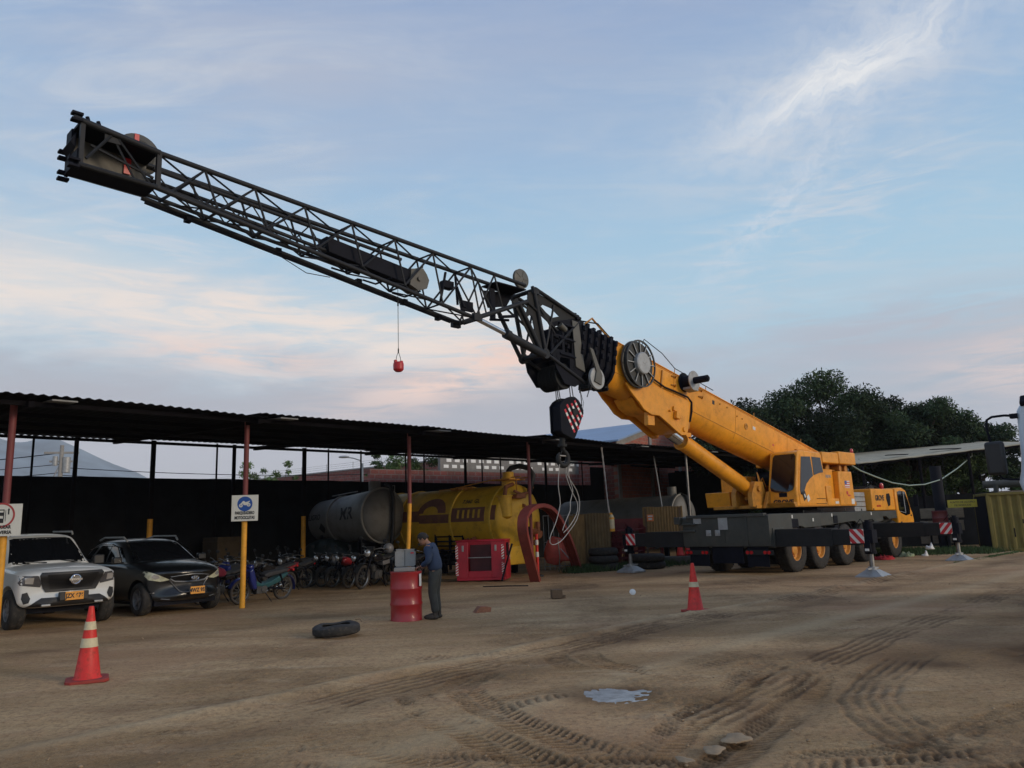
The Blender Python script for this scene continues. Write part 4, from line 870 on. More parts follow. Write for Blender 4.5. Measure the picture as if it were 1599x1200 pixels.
def slot(x0,z0,x1,z1,r0,r1):
    a=math.atan2(z1-z0,x1-x0); return [(x0+r0*math.cos(a+math.pi/2+t),z0+r0*math.sin(a+math.pi/2+t)) for t in [math.pi*k/6 for k in range(7)]]+[(x1+r1*math.cos(a-math.pi/2+t),z1+r1*math.sin(a-math.pi/2+t)) for t in [math.pi*k/6 for k in range(7)]]
mb=MB()
holed(mb,[(-9.36,6.57),(-9.17,6.60),(-8.86,6.50),(-8.83,6.86),(-8.60,6.92),(-8.40,5.60),(-8.70,5.66)],[[(-8.80,6.34),(-8.90,6.25),(-8.93,6.12),(-8.72,5.86),(-8.66,6.05),(-8.72,6.30)],[(-9.17,6.55),(-9.12,6.45),(-8.90,6.36),(-8.87,6.46)]],YN-.02,.03)
holed(mb,[(-8.62,6.93),(-6.95,6.50),(-7.25,6.46),(-7.88,6.28),(-8.08,6.24),(-8.56,6.46),(-8.47,6.66)],[[(-8.42,6.60),(-8.26,6.49),(-8.05,6.39),(-7.78,6.47),(-8.04,6.62),(-8.34,6.66)]],YN-.02,.03)
mb.build('perforated_plate',CDARK,jib)
mb=MB(); mb.tube((-9.55,-.40,5.76-.02),(-8.40,-.40,5.46),.095,16); mb.tube((-9.62,-.40,5.77),(-9.5,-.40,5.74),.11,16); jc=mb.build('jib_cylinder',JIB,jib); mb=MB(); mb.tube((-10.48,-.40,5.97),(-9.55,-.40,5.75),.055,14); mb.build('jib_cylinder_rod',CHROME,jc)
mb=MB()
for k in range(5): mb.path([(-8.1+k*.08,-.35,6.3-k*.1),(-8.15+k*.05,-.38,5.9),(-8.0+k*.06,-.3,5.6)],.012,5)
mb.path([(-6.5,.2,5.0),(-6.9,-.5,4.9),(-7.0,-.45,4.6)],.012,5)
mb.build('jib_hose',BLK,jib)
# ------------------------------------------------------------------ things that hang
hb=thing('hook_block',cw(-7.45,-.15,0),H,'black crane hook block with red and white stripes hanging from the boom head','hook block')
Yc=0
mb=MB(); bp_=[(-.43,4.34),(-.32,4.46),(-.17,4.54),(-.03,4.58),(.13,4.59),(.26,4.52),(.36,4.40),(.42,4.22),(.10,3.66),(.02,3.57),(-.35,3.68),(-.42,3.74)]
mb.prism(bp_,'y',-.20,-.16); mb.prism(bp_,'y',.10,.14); mb.prism([(a*.90,4.1+(b-4.1)*.92) for a,b in bp_],'y',-.155,.095)
body=mb.build('block_body',BLK,hb,bevel=.012)
m1,m2=MB(),MB()
for (xa,za,xb,zb) in ((-.26,4.26,.05,3.74),(-.18,4.38,.20,3.82),(-.02,4.42,.27,3.98),(.10,4.50,.36,4.12)):
    d_=V(xb-xa,0,zb-za); n_=V(-d_.z,0,d_.x).normalized()*.030; K=7
    for k in range(K):
        a=V(xa,-.204,za)+d_*(k/K); b=V(xa,-.204,za)+d_*((k+1)/K); (m1 if k%2 else m2).add([a-n_,b-n_,b+n_,a+n_,a-n_+V(0,.003,0),b-n_+V(0,.003,0),b+n_+V(0,.003,0),a+n_+V(0,.003,0)],[(0,1,2,3),(7,6,5,4),(0,4,5,1),(1,5,6,2),(2,6,7,3),(3,7,4,0)])
m1.build('white_stripe',WHITE,body,smooth=0); m2.build('red_stripe',REDR,body,smooth=0)
mb=MB(); mb.tube((.08,-.23,4.22),(.08,.23,4.22),.085,20); mb.tube((.40,-.1,4.30),(.50,-.1,4.30),.03,8); mb.build('sheave_pin',CDARK,body)
mb=MB(); mb.tube((-.18,0,3.62),(-.18,0,3.40),.065,14); mb.tube((-.18,0,3.47),(-.18,0,3.41),.11,14)
pts=[]
for k in range(15):
    t=R(75-k*22); pts.append((-.18+.17*math.cos(t),0,3.14+.17*math.sin(t)))
mb.path([(-.18,0,3.42),(-.16,0,3.34)]+pts,[.055,.055]+[.05+.015*math.sin(k/14*math.pi) for k in range(13)]+[.03,.015],10); mb.path([(-.20,.0,3.32),(-.30,0,3.15)],.012)
mb.build('hook',CDARK,hb,smooth=50)
mb=MB()
for (xa,xb,ya) in ((-.38,-.28,-.1),(-.30,-.24,0),(-.22,-.20,.1),(.12,.20,-.1),(.22,.27,.05)): mb.tube((xa,ya,4.98),(xb,ya,4.44),.012,5)
mb.path([(.33,-.15,4.95),(.40,-.15,4.7),(.42,-.15,4.40)],.011,5); mb.path([(.42,-.1,4.85),(.55,-.1,4.5),(.48,-.1,4.25)],.006,5); mb.cbox((.38,-.15,4.78),(.03,.03,.14))
mb.build('hoist_rope',CDARK,hb)
SL=mat('pale_sling',(.36,.34,.31),.7,var=.15)
sg=MB()
def q_(px,py,y=0): return (px,y,py)
sp=[[(-.30,3.16),(-.36,2.9),(-.42,2.5),(-.38,2.1),(-.55,1.7),(-.78,1.35),(-.72,1.2),(-.45,1.25),(-.15,1.45),(.18,1.75),(.30,2.1),(.22,2.4),(.0,2.65),(-.12,2.85),(-.10,3.05)],
    [(-.05,3.05),(-.10,2.8),(-.04,2.6),(.10,2.35),(.26,2.1),(.20,1.85),(-.05,1.6),(-.28,1.45)],
    [(.10,3.0),(.02,2.85),(.08,2.6),(.15,2.4),(.04,2.15),(.02,1.95),(-.12,1.75),(-.28,1.5)],
    [(.22,3.02),(.10,2.98),(.06,2.8)]]
for k,pp in enumerate(sp): 
    C=catmull([(a,b) for a,b in pp],.12); sg.path([(p[0],-.03+.03*k,p[1]) for p in C],.010,6)
sg.path([(-.36,0,3.10),(-.30,0,3.20),(-.06,0,3.20),(-.02,0,3.05)],.018,6)
so_=sg.build('lifting_sling',SL,None,M=None); so_.location=cw(-7.45,-.15,0); so_.rotation_euler=(0,0,H); tag(so_,'pale looped lifting slings hanging from the crane hook','sling')
wt=thing('overhoist_weight',cw(-12.27,-.1,0),H,'small red weight hanging on a thin cable below the lattice jib','weight')
mb=MB(); mb.lathe([(.06,4.66),(.10,4.70),(.105,4.80),(.095,4.84),(.04,4.86)],16); mb.cbox((-.07,0,4.86),(.05,.05,.05)); mb.cbox((.07,0,4.86),(.05,.05,.05)); mb.build('weight_body',REDP,wt,bevel=.006)
mb=MB(); mb.tube((0,0,5.05),(0,0,6.42),.006,5); mb.path([(0,0,5.06),(-.045,0,4.95),(-.06,0,4.86)],.006,5); mb.path([(0,0,5.06),(.045,0,4.95),(.06,0,4.86)],.006,5); mb.tube((0,0,5.98),(0,0,6.1),.016,6); mb.tube((0,0,5.03),(0,0,5.12),.014,6); mb.build('weight_cable',CDARK,wt)
# ------------------------------------------------------------------ carport (long open shed) with posts
POSTR=mat('post_red_oxide',(.17,.035,.035),.6,var=.2,dirt=.3)
POSTY=mat('post_yellow',(.72,.33,.02),.55,var=.15,scale=5,dirt=.35,dirtcol=(.28,.15,.05))
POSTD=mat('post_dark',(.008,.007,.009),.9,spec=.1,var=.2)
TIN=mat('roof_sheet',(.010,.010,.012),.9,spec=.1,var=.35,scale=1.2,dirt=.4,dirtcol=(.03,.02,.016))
TINP=mat('roof_strip_pale',(.20,.20,.19),.6,var=.2)
port=thing('carport',cw(-10,5.46,0),H,'long dark carport with corrugated roof and slim posts, sheltering cars, motorcycles and tanks','carport')
def pl(x,y,z=0): return (x+10,y-5.46,z)     # yard -> carport local
# roof in bays, each lapping the next, front edge sagging a little
bays=[(-24,-12.5,4.50,4.36,4.86,4.88),(-12.7,-7.6,4.44,4.36,4.90,4.92),(-7.9,-2.7,4.42,4.36,4.92,4.93),(-3.0,2.0,4.44,4.36,4.90,4.88),(1.7,6.8,4.42,4.34,4.88,4.90),(6.5,19.5,4.42,4.45,4.90,5.0)]
for k,(x0,x1,za,zb,zc,zd) in enumerate(bays):
    nx_=int((x1-x0)/.045); ny_=6; P_=[]
    for j in range(ny_+1):
        t=j/ny_; y=4.65+t*10.2
        for i in range(nx_+1):
            s=i/nx_; x=x0+(x1-x0)*s
            z=(za+(zb-za)*s)*(1-t)+(zc+(zd-zc)*s)*t+.017*math.sin(x*2*math.pi/.20)+.03*math.sin(x*.7+k)*(1-t)+.05*k%.03
            P_.append(pl(x,y,z))
    P_=np.array(P_); ii=np.arange(len(P_)).reshape(ny_+1,nx_+1); q=np.stack([ii[:-1,:-1],ii[:-1,1:],ii[1:,1:],ii[1:,:-1]],-1).reshape(-1,4)
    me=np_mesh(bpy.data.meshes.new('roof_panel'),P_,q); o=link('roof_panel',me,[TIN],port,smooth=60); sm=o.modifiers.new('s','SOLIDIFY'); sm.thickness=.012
mb=MB()
for x in (-17.3,-12.63,-7.8,-2.93,1.85,6.6,11.5,16.5):
    mb.prism([(4.8-5.46,4.20),(4.8-5.46,4.32),(14.8-5.46,4.84),(14.8-5.46,4.70)],'x',x+10-.05,x+10+.05)
for y,z in ((5.0,4.30),(7.4,4.42),(9.8,4.54),(12.2,4.66),(14.6,4.78)): mb.box(pl(-24,y-.04,z-.05),pl(19.5,y+.04,z+.04))
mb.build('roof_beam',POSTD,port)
for x in (-16.9,-12.1,-7.3,-2.4,2.3,7.2):
    mb=MB(); mb.prism([(4.62-5.46,4.33),(6.0-5.46,4.42),(6.0-5.46,4.44),(4.62-5.46,4.36)],'x',x+10-.1,x+10+.35); mb.build('gutter_bracket',TINP,port)
def post(x,y,top,ytop=None,r=.055,bend=0,m=POSTR,yb=0):
    mb=MB(); z0=ytop if ytop else 0
    mb.tube(pl(x,y,z0),pl(x+bend*.3,y,top),r*.95,14); o=mb.build('post',m,port)
    if ytop:
        mb=MB(); 
        if yb: mb.path([pl(x,y,-.05),pl(x+yb,y,1.1),pl(x+yb*.6,y,1.5),pl(x,y,ytop)],r,14)
        else: mb.tube(pl(x,y,-.05),pl(x,y,ytop),r,14)
        mb.build('post_painted_base',POSTY,o)
post(-17.45,5.46,4.34,2.25,.068); post(-12.63,5.46,4.34,2.25,.062); post(-7.8,5.46,4.34,2.35,.058,yb=-.07); post(-2.95,5.46,4.34,None,.055); post(6.4,5.46,4.34,None,.05,m=STEEL)
for x in (-11.57,-6.03): post(x,14.3,4.82,2.26,.085,m=POSTD)
for x in (-13.79,-8.66,2.36,7.78): post(x,14.6,4.85,None,.07,m=POSTD)
for x in (-14.9,-9.16,-4.62,-3.09,-.8,.2,3.68,4.9,11,14.3,18.2): post(x,14.9,4.9,None,.035,m=POSTD)
# dark mesh fence along the back
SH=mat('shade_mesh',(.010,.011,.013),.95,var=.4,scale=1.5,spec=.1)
fence=thing('screen_fence',cw(-10,15.3,0),H,'tall black mesh screen fence closing the back of the carport','fence')
mb=MB(); xs=[-34+1.1*i for i in range(66)]
for i in range(len(xs)-1):
    h0=3.66+.02*math.sin(i*1.7); h1=3.66+.02*math.sin((i+1)*1.7)
    if xs[i]>11.2: h0=h1=4.68
    w0,w1=.03*math.sin(i*2.3),.03*math.sin((i+1)*2.3)
    mb.add([(xs[i]+10,w0,0),(xs[i+1]+10,w1,0),(xs[i+1]+10,w1,h1),(xs[i]+10,w0,h0),(xs[i]+10,w0+.02,0),(xs[i+1]+10,w1+.02,0),(xs[i+1]+10,w1+.02,h1),(xs[i]+10,w0+.02,h0)],[(0,1,2,3),(7,6,5,4),(3,2,6,7)])
mb.build('mesh_screen',SH,fence,smooth=60)
mb=MB(); mb.tube((-24,.03,3.64),(16,.03,3.64),.02,6)
mb.build('top_rail',POSTD,fence)
side=thing('end_screen',cw(19.6,10,0),H,'black screen closing the far right end of the carport','fence'); mb=MB(); mb.box((0,-4.6,0),(.03,5.3,4.5)); mb.build('mesh_screen',SH,side); mb=MB(); mb.tube((-.05,-4.6,0),(-.05,-4.6,4.4),.05,8); mb.build('post',POSTD,side)
# ------------------------------------------------------------------ signs on the posts
SIGNW=mat('sign_white',(.62,.62,.56),.5,var=.05,dirt=.25,dirtcol=(.4,.38,.3)); SBLUE=mat('sign_blue',(.01,.07,.30),.45,var=.08); SRED=mat('sign_red',(.36,.04,.04),.5,var=.1)
def disc(mb,M,r,z,mi=0,n=36,sx=1): mb.add([(r*math.cos(2*math.pi*i/n),r*math.sin(2*math.pi*i/n),z) for i in range(n)],[tuple(range(n))],mi,M)
def annulus(mb,M,r0,r1,z,mi=0,n=36):
    vs=[(r0*math.cos(2*math.pi*i/n),r0*math.sin(2*math.pi*i/n),z) for i in range(n)]+[(r1*math.cos(2*math.pi*i/n),r1*math.sin(2*math.pi*i/n),z) for i in range(n)]
    mb.add(vs,[(i,(i+1)%n,n+(i+1)%n,n+i) for i in range(n)],mi,M)
def signboard(loc,rz,w,h,label,lines,pict,ls):
    t=thing('parking_sign',loc,rz,label,'sign')
    M=face_M((0,0,0),(1,0,0),(0,0,1)); mb=MB(); mb.box((-w/2,-h/2,-.012),(w/2,h/2,0),0,M); b=mb.build('sign_board',SIGNW,t,bevel=.003)
    mb=MB(); y=-h/2+ls*(len(lines))*1.12-ls*.35
    for k,s in enumerate(lines): add_mb(mb,text_mb(s,ls,.035,.003,sx=pict[1]),0,M@T(0,y-k*ls*1.12,.004))
    mb.build('lettering',BLACK,b,smooth=0)
    pict[0](b,M,w,h)
def moto_pict(b,M,w,h):
    c=T(0,h*.16,0); r=w*.285
    mb=MB(); disc(mb,M@c,r,.003); mb.build('blue_disc',SBLUE,b,smooth=0)
    mb=MB(); s=r*.9
    for xx,yy in ((-.58,-.24),(.55,-.14)): annulus(mb,M@c@T(xx*s,yy*s,0),.13*s,.27*s,.005); disc(mb,M@c@T(xx*s,yy*s,0),.07*s,.005)
    poly=[(-.55,.10),(-.30,.42),(-.12,.44),(.05,.26),(.32,.30),(.70,.46),(.74,.38),(.52,.18),(.60,.02),(.35,-.14),(.22,-.18),(.0,-.20),(-.20,-.18),(-.26,.05),(-.45,.0),(-.68,.06)]
    mb.add([(a*s,b_*s,.006) for a,b_ in poly],[tuple(range(len(poly)))],0,M@c); mb.build('motorcycle_symbol',SIGNW,b,smooth=0)
def car_pict(b,M,w,h):
    c=T(0,h*.15,0); r=w*.335
    mb=MB(); annulus(mb,M@c,r*.86,r,.004); mb.build('red_ring',SRED,b,smooth=0)
    mb=MB(); s=r
    def rc(x0,y0,x1,y1,z=.004): mb.add([(x0*s,y0*s,z),(x1*s,y0*s,z),(x1*s,y1*s,z),(x0*s,y1*s,z)],[(0,1,2,3)],0,M@c)
    rc(-.32,-.62,.20,-.26); rc(-.30,.38,.22,.46); rc(-.26,-.05,.16,.22); rc(-.32,-.3,-.26,.4); rc(.16,-.3,.22,.4); rc(-.44,-.5,-.40,.5); rc(.30,-.5,.34,.4); rc(.48,.05,.58,.44)
    mb.add([(.44*s,.40*s,.004),(.62*s,.40*s,.004),(.53*s,.56*s,.004)],[(0,1,2)],0,M@c)
    mb.build('car_symbol',BLACK,b,smooth=0)
v=cw(-12.63,5.40,0); n_=Vector((.18,-1,0))
signboard((v.x-.0,v.y-.085,2.27),R(8),.60,.60,'square white sign with a blue motorcycle disc reading PARQUEADERO MOTOCICLETAS',['PARQUEADERO','MOTOCICLETAS'],(moto_pict,.62),.098)
v=cw(-17.45,5.40,0)
signboard((v.x-.02,v.y-.10,2.09),R(14),.70,.60,'white sign with a car in a red ring reading REVERSA, cut by the left edge',['PARQUEAR','EN REVERSA'],(car_pict,.80),.088)

# ------------------------------------------------------------------ cars
def loft(name,stations,mat_,parent,sub=2,crease=None,bakeit=True):
    """stations: list of lists of (x,y,z) for the half section from bottom centre outward to top centre"""
    n=len(stations[0]); mb=MB(); vs=[]; 
    for st in stations:
        half=st; full=list(half)+[(x,-y,z) for x,y,z in reversed(half[1:-1])]; vs+=full
    m=2*n-2; fs=[]
    for k in range(len(stations)-1):
        for i in range(m): fs.append((k*m+i,k*m+(i+1)%m,(k+1)*m+(i+1)%m,(k+1)*m+i))
    fs.append(tuple(range(m))); fs.append(tuple(range((len(stations)-1)*m,len(stations)*m))[::-1])
    mb.add(vs,fs); o=mb.build(name,mat_,parent,smooth=60)
    s=o.modifiers.new('s','SUBSURF'); s.levels=sub; s.render_levels=sub
    if crease:
        a=o.data.attributes.new('crease_edge','FLOAT','EDGE')
        for e_ in o.data.edges:
            i,j=[q%m for q in e_.vertices]
            if i==j and (i in crease or (m-i)%m in crease): a.data[e_.index].value=.65
    if bakeit: bake(o)
    return o
def cut_arches(o,arches,hw):
    mb=MB()
    for x,z,r in arches: mb.tube((x,-hw,z),(x,hw,z),r,36)
    c=mb.build('cut',RUB,o.parent); b=o.modifiers.new('b','BOOLEAN'); b.object=c; b.operation='DIFFERENCE'; b.solver='EXACT'
    bpy.context.view_layer.update(); bake(o); me=c.data; bpy.data.objects.remove(c); bpy.data.meshes.remove(me)
    o.data.polygons.foreach_set('use_smooth',[True]*len(o.data.polygons)); o.data.set_sharp_from_angle(angle=R(32))
def half(x,w,zb,zm,zs,zt,bul=0,tuck=.9,topw=.80,crown=.03):
    pts=[(0,zb),(w*.55,zb),(w*tuck,zb+.01),(w*.985,zb+.10),(w,zm),(w*.985,(zm+zs)/2+.02),(w*.95,zs),(w*topw,zt-.01),(w*.45,zt+crown*.6),(0,zt+crown)]
    return [(x-bul*(abs(y)/w)**3,y,z) for y,z in pts]
def ghalf(x,w,z0,zt,wt,bul=0,crown=.03):
    zt=max(zt,z0+.03); pts=[(0,z0-.1),(w,z0-.1),(w,z0),(w*.5+wt*.5+.01,z0+(zt-z0)*.5),(wt+.02,z0+(zt-z0)*.88),(wt-.06,zt-.005),(wt*.5,zt+crown*.6),(0,zt+crown)]
    return [(x-bul*(abs(y)/w)**2.5,y,z) for y,z in pts]
PAINTW=mat('white_paint',(.66,.665,.63),.32,var=.04,scale=1.5,coat=.6,dirt=.12,dirtcol=(.4,.36,.3))
PAINTB=mat('black_paint',(.006,.007,.008),.30,var=.1,coat=.45,dirt=.15,dirtcol=(.06,.055,.045))
PLAS=mat('black_plastic',(.018,.018,.019),.55,var=.15)
LAMP=mat('headlamp_dark',(.07,.07,.075),.12,var=.2,coat=.8); LAMPC=mat('headlamp_clear',(.50,.50,.36),.18,var=.25,scale=14,coat=.8); LAMPS=mat('lamp_reflector',(.75,.75,.74),.15,metal=.7,var=.1)
ALLOY=mat('alloy_rim',(.30,.30,.31),.35,metal=.6,var=.15,dirt=.4)
PLATE=mat('plate_yellow',(.72,.30,.03),.5,var=.1)
def plate(parent,M,txt,w=.33,h=.16):
    mb=MB(); mb.box((-w/2,-h/2,-.01),(w/2,h/2,0),0,M); p=mb.build('number_plate',PLATE,parent,bevel=.003)
    mb=MB(); add_mb(mb,text_mb(txt,h*.72,.04,.002,sx=.82),0,M@T(0,-.002,.003)); mb.build('plate_lettering',BLACK,p,smooth=0)
# --- white pickup
pu_=thing('pickup_truck',(-9.26+.77*.743,15.95-.77*.669,0),R(-42),'white double-cab pickup parked nose-out behind the orange cone, under the left of the carport','pickup')
sts=[half(.0,.80,.52,.70,.93,1.00,.25,.80,.70,.02),half(-.06,.86,.44,.70,1.00,1.07,.24,.86,.74,.03),half(-.25,.905,.40,.72,1.03,1.12,.16,.92,.78,.035),half(-.60,.925,.40,.74,1.06,1.15,.05,.95,.80,.04),half(-1.1,.93,.38,.75,1.08,1.19,0,.95,.80,.04),half(-1.7,.93,.36,.75,1.10,1.22,0,.96,.86,.02),half(-2.6,.93,.36,.75,1.11,1.20,0,.96,.9,.0),half(-3.7,.93,.36,.75,1.12,1.18,0,.96,.9,0),half(-4.8,.92,.42,.75,1.12,1.18,0,.95,.9,0),half(-5.15,.90,.5,.75,1.10,1.16,.04,.9,.88,0)]
# shift so that x=0 is front bumper, axle at -.80
body=loft('body',sts,PAINTW,pu_,2,{3,6})
cut_arches(body,[(-.80,.37,.47),(-3.95,.37,.47)],1.2)
gh=loft('cabin',[ghalf(-1.30,.80,1.16,1.18,.62,.12),ghalf(-1.45,.83,1.16,1.28,.66,.14),ghalf(-2.10,.86,1.16,1.70,.68,.07),ghalf(-2.35,.87,1.16,1.80,.69,.03),ghalf(-2.9,.87,1.16,1.83,.69),ghalf(-3.4,.87,1.16,1.80,.68),ghalf(-3.62,.86,1.16,1.66,.67),ghalf(-3.72,.86,1.16,1.18,.70)],PAINTW,body,2)
bv=bvh_of(body); gv=bvh_of(gh)
wsh=patch(gv,[(-.735,1.25),(-.66,1.22),(0,1.215),(.66,1.22),(.735,1.25),(.585,1.72),(.5,1.745),(0,1.755),(-.5,1.745),(-.585,1.72)],'x',-1,.06,.006,'windscreen',GLASS,gh)
for s in (-1,1):
    patch(gv,[(-1.75,1.22),(-2.30,1.66),(-2.72,1.70),(-2.72,1.22)],'y',-s,.08,.006,'side_window',GLASS,gh); patch(gv,[(-2.80,1.22),(-2.80,1.70),(-3.3,1.68),(-3.5,1.3),(-3.5,1.22)],'y',-s,.08,.006,'side_window',GLASS,gh)
    mb=MB(); mb.cbox((-1.72,s*1.03,1.24),(.12,.22,.20)); mb.cbox((-1.72,s*.92,1.17),(.06,.12,.05)); mb.build('wing_mirror',PLAS,body,bevel=.03)
    mb=MB(); mb.tube((-2.15,s*.60,1.86),(-3.35,s*.60,1.88),.018,8); mb.tube((-2.15,s*.60,1.86),(-2.1,s*.60,1.80),.018,8); mb.build('roof_rail',GALV,gh)
    patch(bv,[(s*.60,1.02),(s*.88,1.03),(s*.90,.98),(s*.86,.85),(s*.54,.80),(s*.52,.86)],'x',-1,.04,.008,'headlight',LAMP,body)
    patch(bv,[(s*.66,.985),(s*.80,.99),(s*.79,.88),(s*.66,.865)],'x',-1,.03,.016,'lamp_lens',LAMPS,body)
    patch(bv,[(s*.74,.72),(s*.82,.70),(s*.83,.60),(s*.79,.50),(s*.72,.52),(s*.69,.60)],'x',-1,.04,.010,'fog_recess',PLAS,body)
    wheel_parts(pu_,-.80,s*.80,.385,.265,.225,ALLOY,s,style='car'); wheel_parts(pu_,-3.95,s*.80,.385,.265,.225,ALLOY,s,style='car')
gr=patch(bv,[(-.58,1.02),(-.54,1.075),(.54,1.075),(.58,1.02),(.50,.78),(.45,.70),(-.45,.70),(-.50,.78)],'x',-1,.05,.022,'grille',PLAS,body)
GRL=mat('grille_mesh',(.008,.008,.009),.5,var=.3,scale=60)
patch(bv,[(-.46,1.03),(.46,1.03),(.38,.75),(-.38,.75)],'x',-1,.05,.030,'grille_mesh',GRL,gr)
patch(bv,[(-.80,.40),(-.62,.54),(-.52,.60),(.52,.60),(.62,.54),(.80,.40),(.7,.38),(-.7,.38)],'x',-1,.05,.020,'lower_bumper',PLAS,body)
for s in (-1,1): mb=MB(); mb.cbox((-.035,s*.47,.465),(.03,.16,.04)); mb.build('bumper_trim',GALV,body,bevel=.01)
mb=MB(); M=face_M((.055,0,.92),(0,1,0),(0,0,1)); mb.lathe([(.075,0),(.085,.008),(.097,0)],28,M=M); mb.box((-.115,-.018,0),(.115,.018,.014),0,M); mb.build('grille_emblem',CHROME,gr,smooth=30)
mb=MB(); mb.box((-.06,-.26,.53),(.035,.26,.69)); pf=mb.build('plate_holder',PLAS,body,bevel=.01)
plate(pf,face_M((.048,.0,.612),(0,1,0),(0,0,1)),'JZX 676')
mb=MB(); mb.box((-4.9,-.7,.30),(-.5,.7,.42)); mb.build('underbody',BLK,pu_)
for y in (-.3,.35): mb=MB(); mb.prism([(-1.05,y-.05),(-.35,y-.05),(-.35,y+.05),(-1.05,y+.05)],'z',1.185,1.215); 
mb=MB(); mb.path([(-1.36,-.1,1.235),(-1.42,-.5,1.27)],.012,5); mb.path([(-1.36,.45,1.235),(-1.42,.1,1.27)],.012,5); mb.build('wiper',PLAS,gh)
mb=MB(); mb.box((-3.9,-.75,1.19),(-5.1,.75,1.2)); mb.build('bed_cover',PLAS,body)
# --- black SUV
sv=thing('suv_car',(-7.77+.78*.77,17.94-.78*.64,0),R(-40),'black SUV with yellowed headlights parked between the white pickup and the motorcycles','SUV')
sts=[half(.0,.62,.42,.62,.80,.86,.30,.80,.72,.02),half(-.10,.76,.32,.62,.86,.93,.27,.84,.74,.03),half(-.30,.87,.26,.64,.92,1.0,.17,.9,.78,.035),half(-.62,.905,.26,.66,.97,1.06,.05,.93,.80,.045),half(-1.05,.91,.26,.68,1.0,1.12,0,.94,.80,.05),half(-1.5,.91,.26,.68,1.02,1.16,0,.95,.86,.03),half(-2.3,.91,.26,.68,1.04,1.14,0,.95,.9,.0),half(-3.3,.91,.28,.68,1.06,1.14,0,.95,.9,0),half(-4.1,.89,.32,.7,1.06,1.14,.05,.92,.88,0),half(-4.4,.84,.42,.7,1.0,1.08,.12,.88,.85,0)]
body=loft('body',sts,PAINTB,sv,2,{3,6}); cut_arches(body,[(-.78,.345,.42),(-3.42,.345,.42)],1.2)
gh=loft('cabin',[ghalf(-1.05,.76,1.08,1.11,.60,.14),ghalf(-1.25,.80,1.08,1.22,.64,.15),ghalf(-1.95,.84,1.08,1.54,.64,.08),ghalf(-2.25,.85,1.08,1.62,.65,.03),ghalf(-2.9,.85,1.08,1.65,.65),ghalf(-3.6,.84,1.08,1.60,.64),ghalf(-4.0,.82,1.08,1.45,.62),ghalf(-4.3,.80,1.05,1.08,.6)],PAINTB,body,2)
bv=bvh_of(body); gv=bvh_of(gh)
patch(gv,[(-.72,1.17),(0,1.12),(.72,1.17),(.56,1.55),(0,1.58),(-.56,1.55)],'x',-1,.06,.006,'windscreen',GLASS,gh)
for s in (-1,1):
    w1=patch(gv,[(-1.65,1.14),(-2.10,1.46),(-2.55,1.53),(-2.55,1.14)],'y',-s,.08,.006,'side_window',GLASS,gh); patch(gv,[(-2.62,1.14),(-2.62,1.53),(-3.2,1.51),(-3.45,1.2),(-3.45,1.14)],'y',-s,.08,.006,'side_window',GLASS,gh); patch(gv,[(-3.55,1.2),(-3.35,1.48),(-3.7,1.44),(-4.0,1.22)],'y',-s,.08,.006,'side_window',GLASS,gh)
    mb=MB(); mb.path([(-1.60,s*.885,1.10),(-2.05,s*.80,1.47),(-2.5,s*.755,1.56),(-3.1,s*.745,1.55),(-3.6,s*.78,1.42)],.011,5); mb.build('window_trim',CHROME,gh)
    mb=MB(); mb.cbox((-1.62,s*1.0,1.18),(.13,.20,.15)); mb.cbox((-1.60,s*.90,1.12),(.05,.1,.05)); mb.build('wing_mirror',PAINTB,body,bevel=.035)
    mb=MB(); mb.path([(-2.05,s*.60,1.60),(-2.2,s*.62,1.69),(-3.3,s*.60,1.70),(-3.6,s*.58,1.64)],.022,8); mb.build('roof_rail',GALV,gh)
    mb=MB(); mb.cbox((-2.42,s*.925,.98),(.20,.03,.035)); mb.build('door_handle',CHROME,body,bevel=.01)
    patch(bv,[(s*.84,.95),(s*.88,.88),(s*.82,.76),(s*.62,.715),(s*.42,.74),(s*.55,.80)],'x',-1,.035,.010,'headlight',LAMPC,body)
    patch(bv,[(s*.74,.87),(s*.78,.82),(s*.72,.77),(s*.64,.79),(s*.66,.84)],'x',-1,.035,.016,'lamp_lens',LAMPS,body)
    patch(bv,[(s*.72,.50),(s*.79,.48),(s*.79,.41),(s*.72,.42)],'x',-1,.03,.015,'fog_light',LAMPS,body)
    wheel_parts(sv,-.78,s*.78,.345,.235,.225,ALLOY,s,style='car',nspoke=5); wheel_parts(sv,-3.42,s*.78,.345,.235,.225,ALLOY,s,style='car',nspoke=5)
GRC=mat('grille_satin',(.18,.18,.18),.35,metal=.5,var=.1)
gr=patch(bv,[(-.44,.80),(0,.845),(.44,.80),(.42,.735),(.25,.50),(.20,.46),(-.20,.46),(-.25,.50),(-.42,.735)],'x',-1,.04,.012,'grille',GRL,body)
def strip(bvh,pts,wd,off,name,m,par):
    P2=[]
    for (y,z) in pts:
        h=bvh.ray_cast(Vector((5,y,z)),Vector((-1,0,0)))
        P2.append((h[0].x+off if h[0] is not None else 0,y,z))
    mb=MB(); mb.path(P2,wd,6); return mb.build(name,m,par)
strip(bv,[(-.44,.805),(-.2,.832),(0,.845),(.2,.832),(.44,.805)],.012,.01,'grille_trim',GRC,gr)
strip(bv,[(-.44,.76),(-.34,.70),(-.18,.685),(0,.685),(.18,.685),(.34,.70),(.44,.76)],.024,.012,'grille_trim',GRC,gr)
strip(bv,[(-.44,.74),(-.35,.62),(-.26,.49),(-.20,.465),(0,.462),(.20,.465),(.26,.49),(.35,.62),(.44,.74)],.013,.01,'grille_trim',GRC,gr)
for s in (-1,1): strip(bv,[(s*.45,.33),(s*.6,.35),(s*.75,.37)],.012,.008,'bumper_trim',GRC,body)
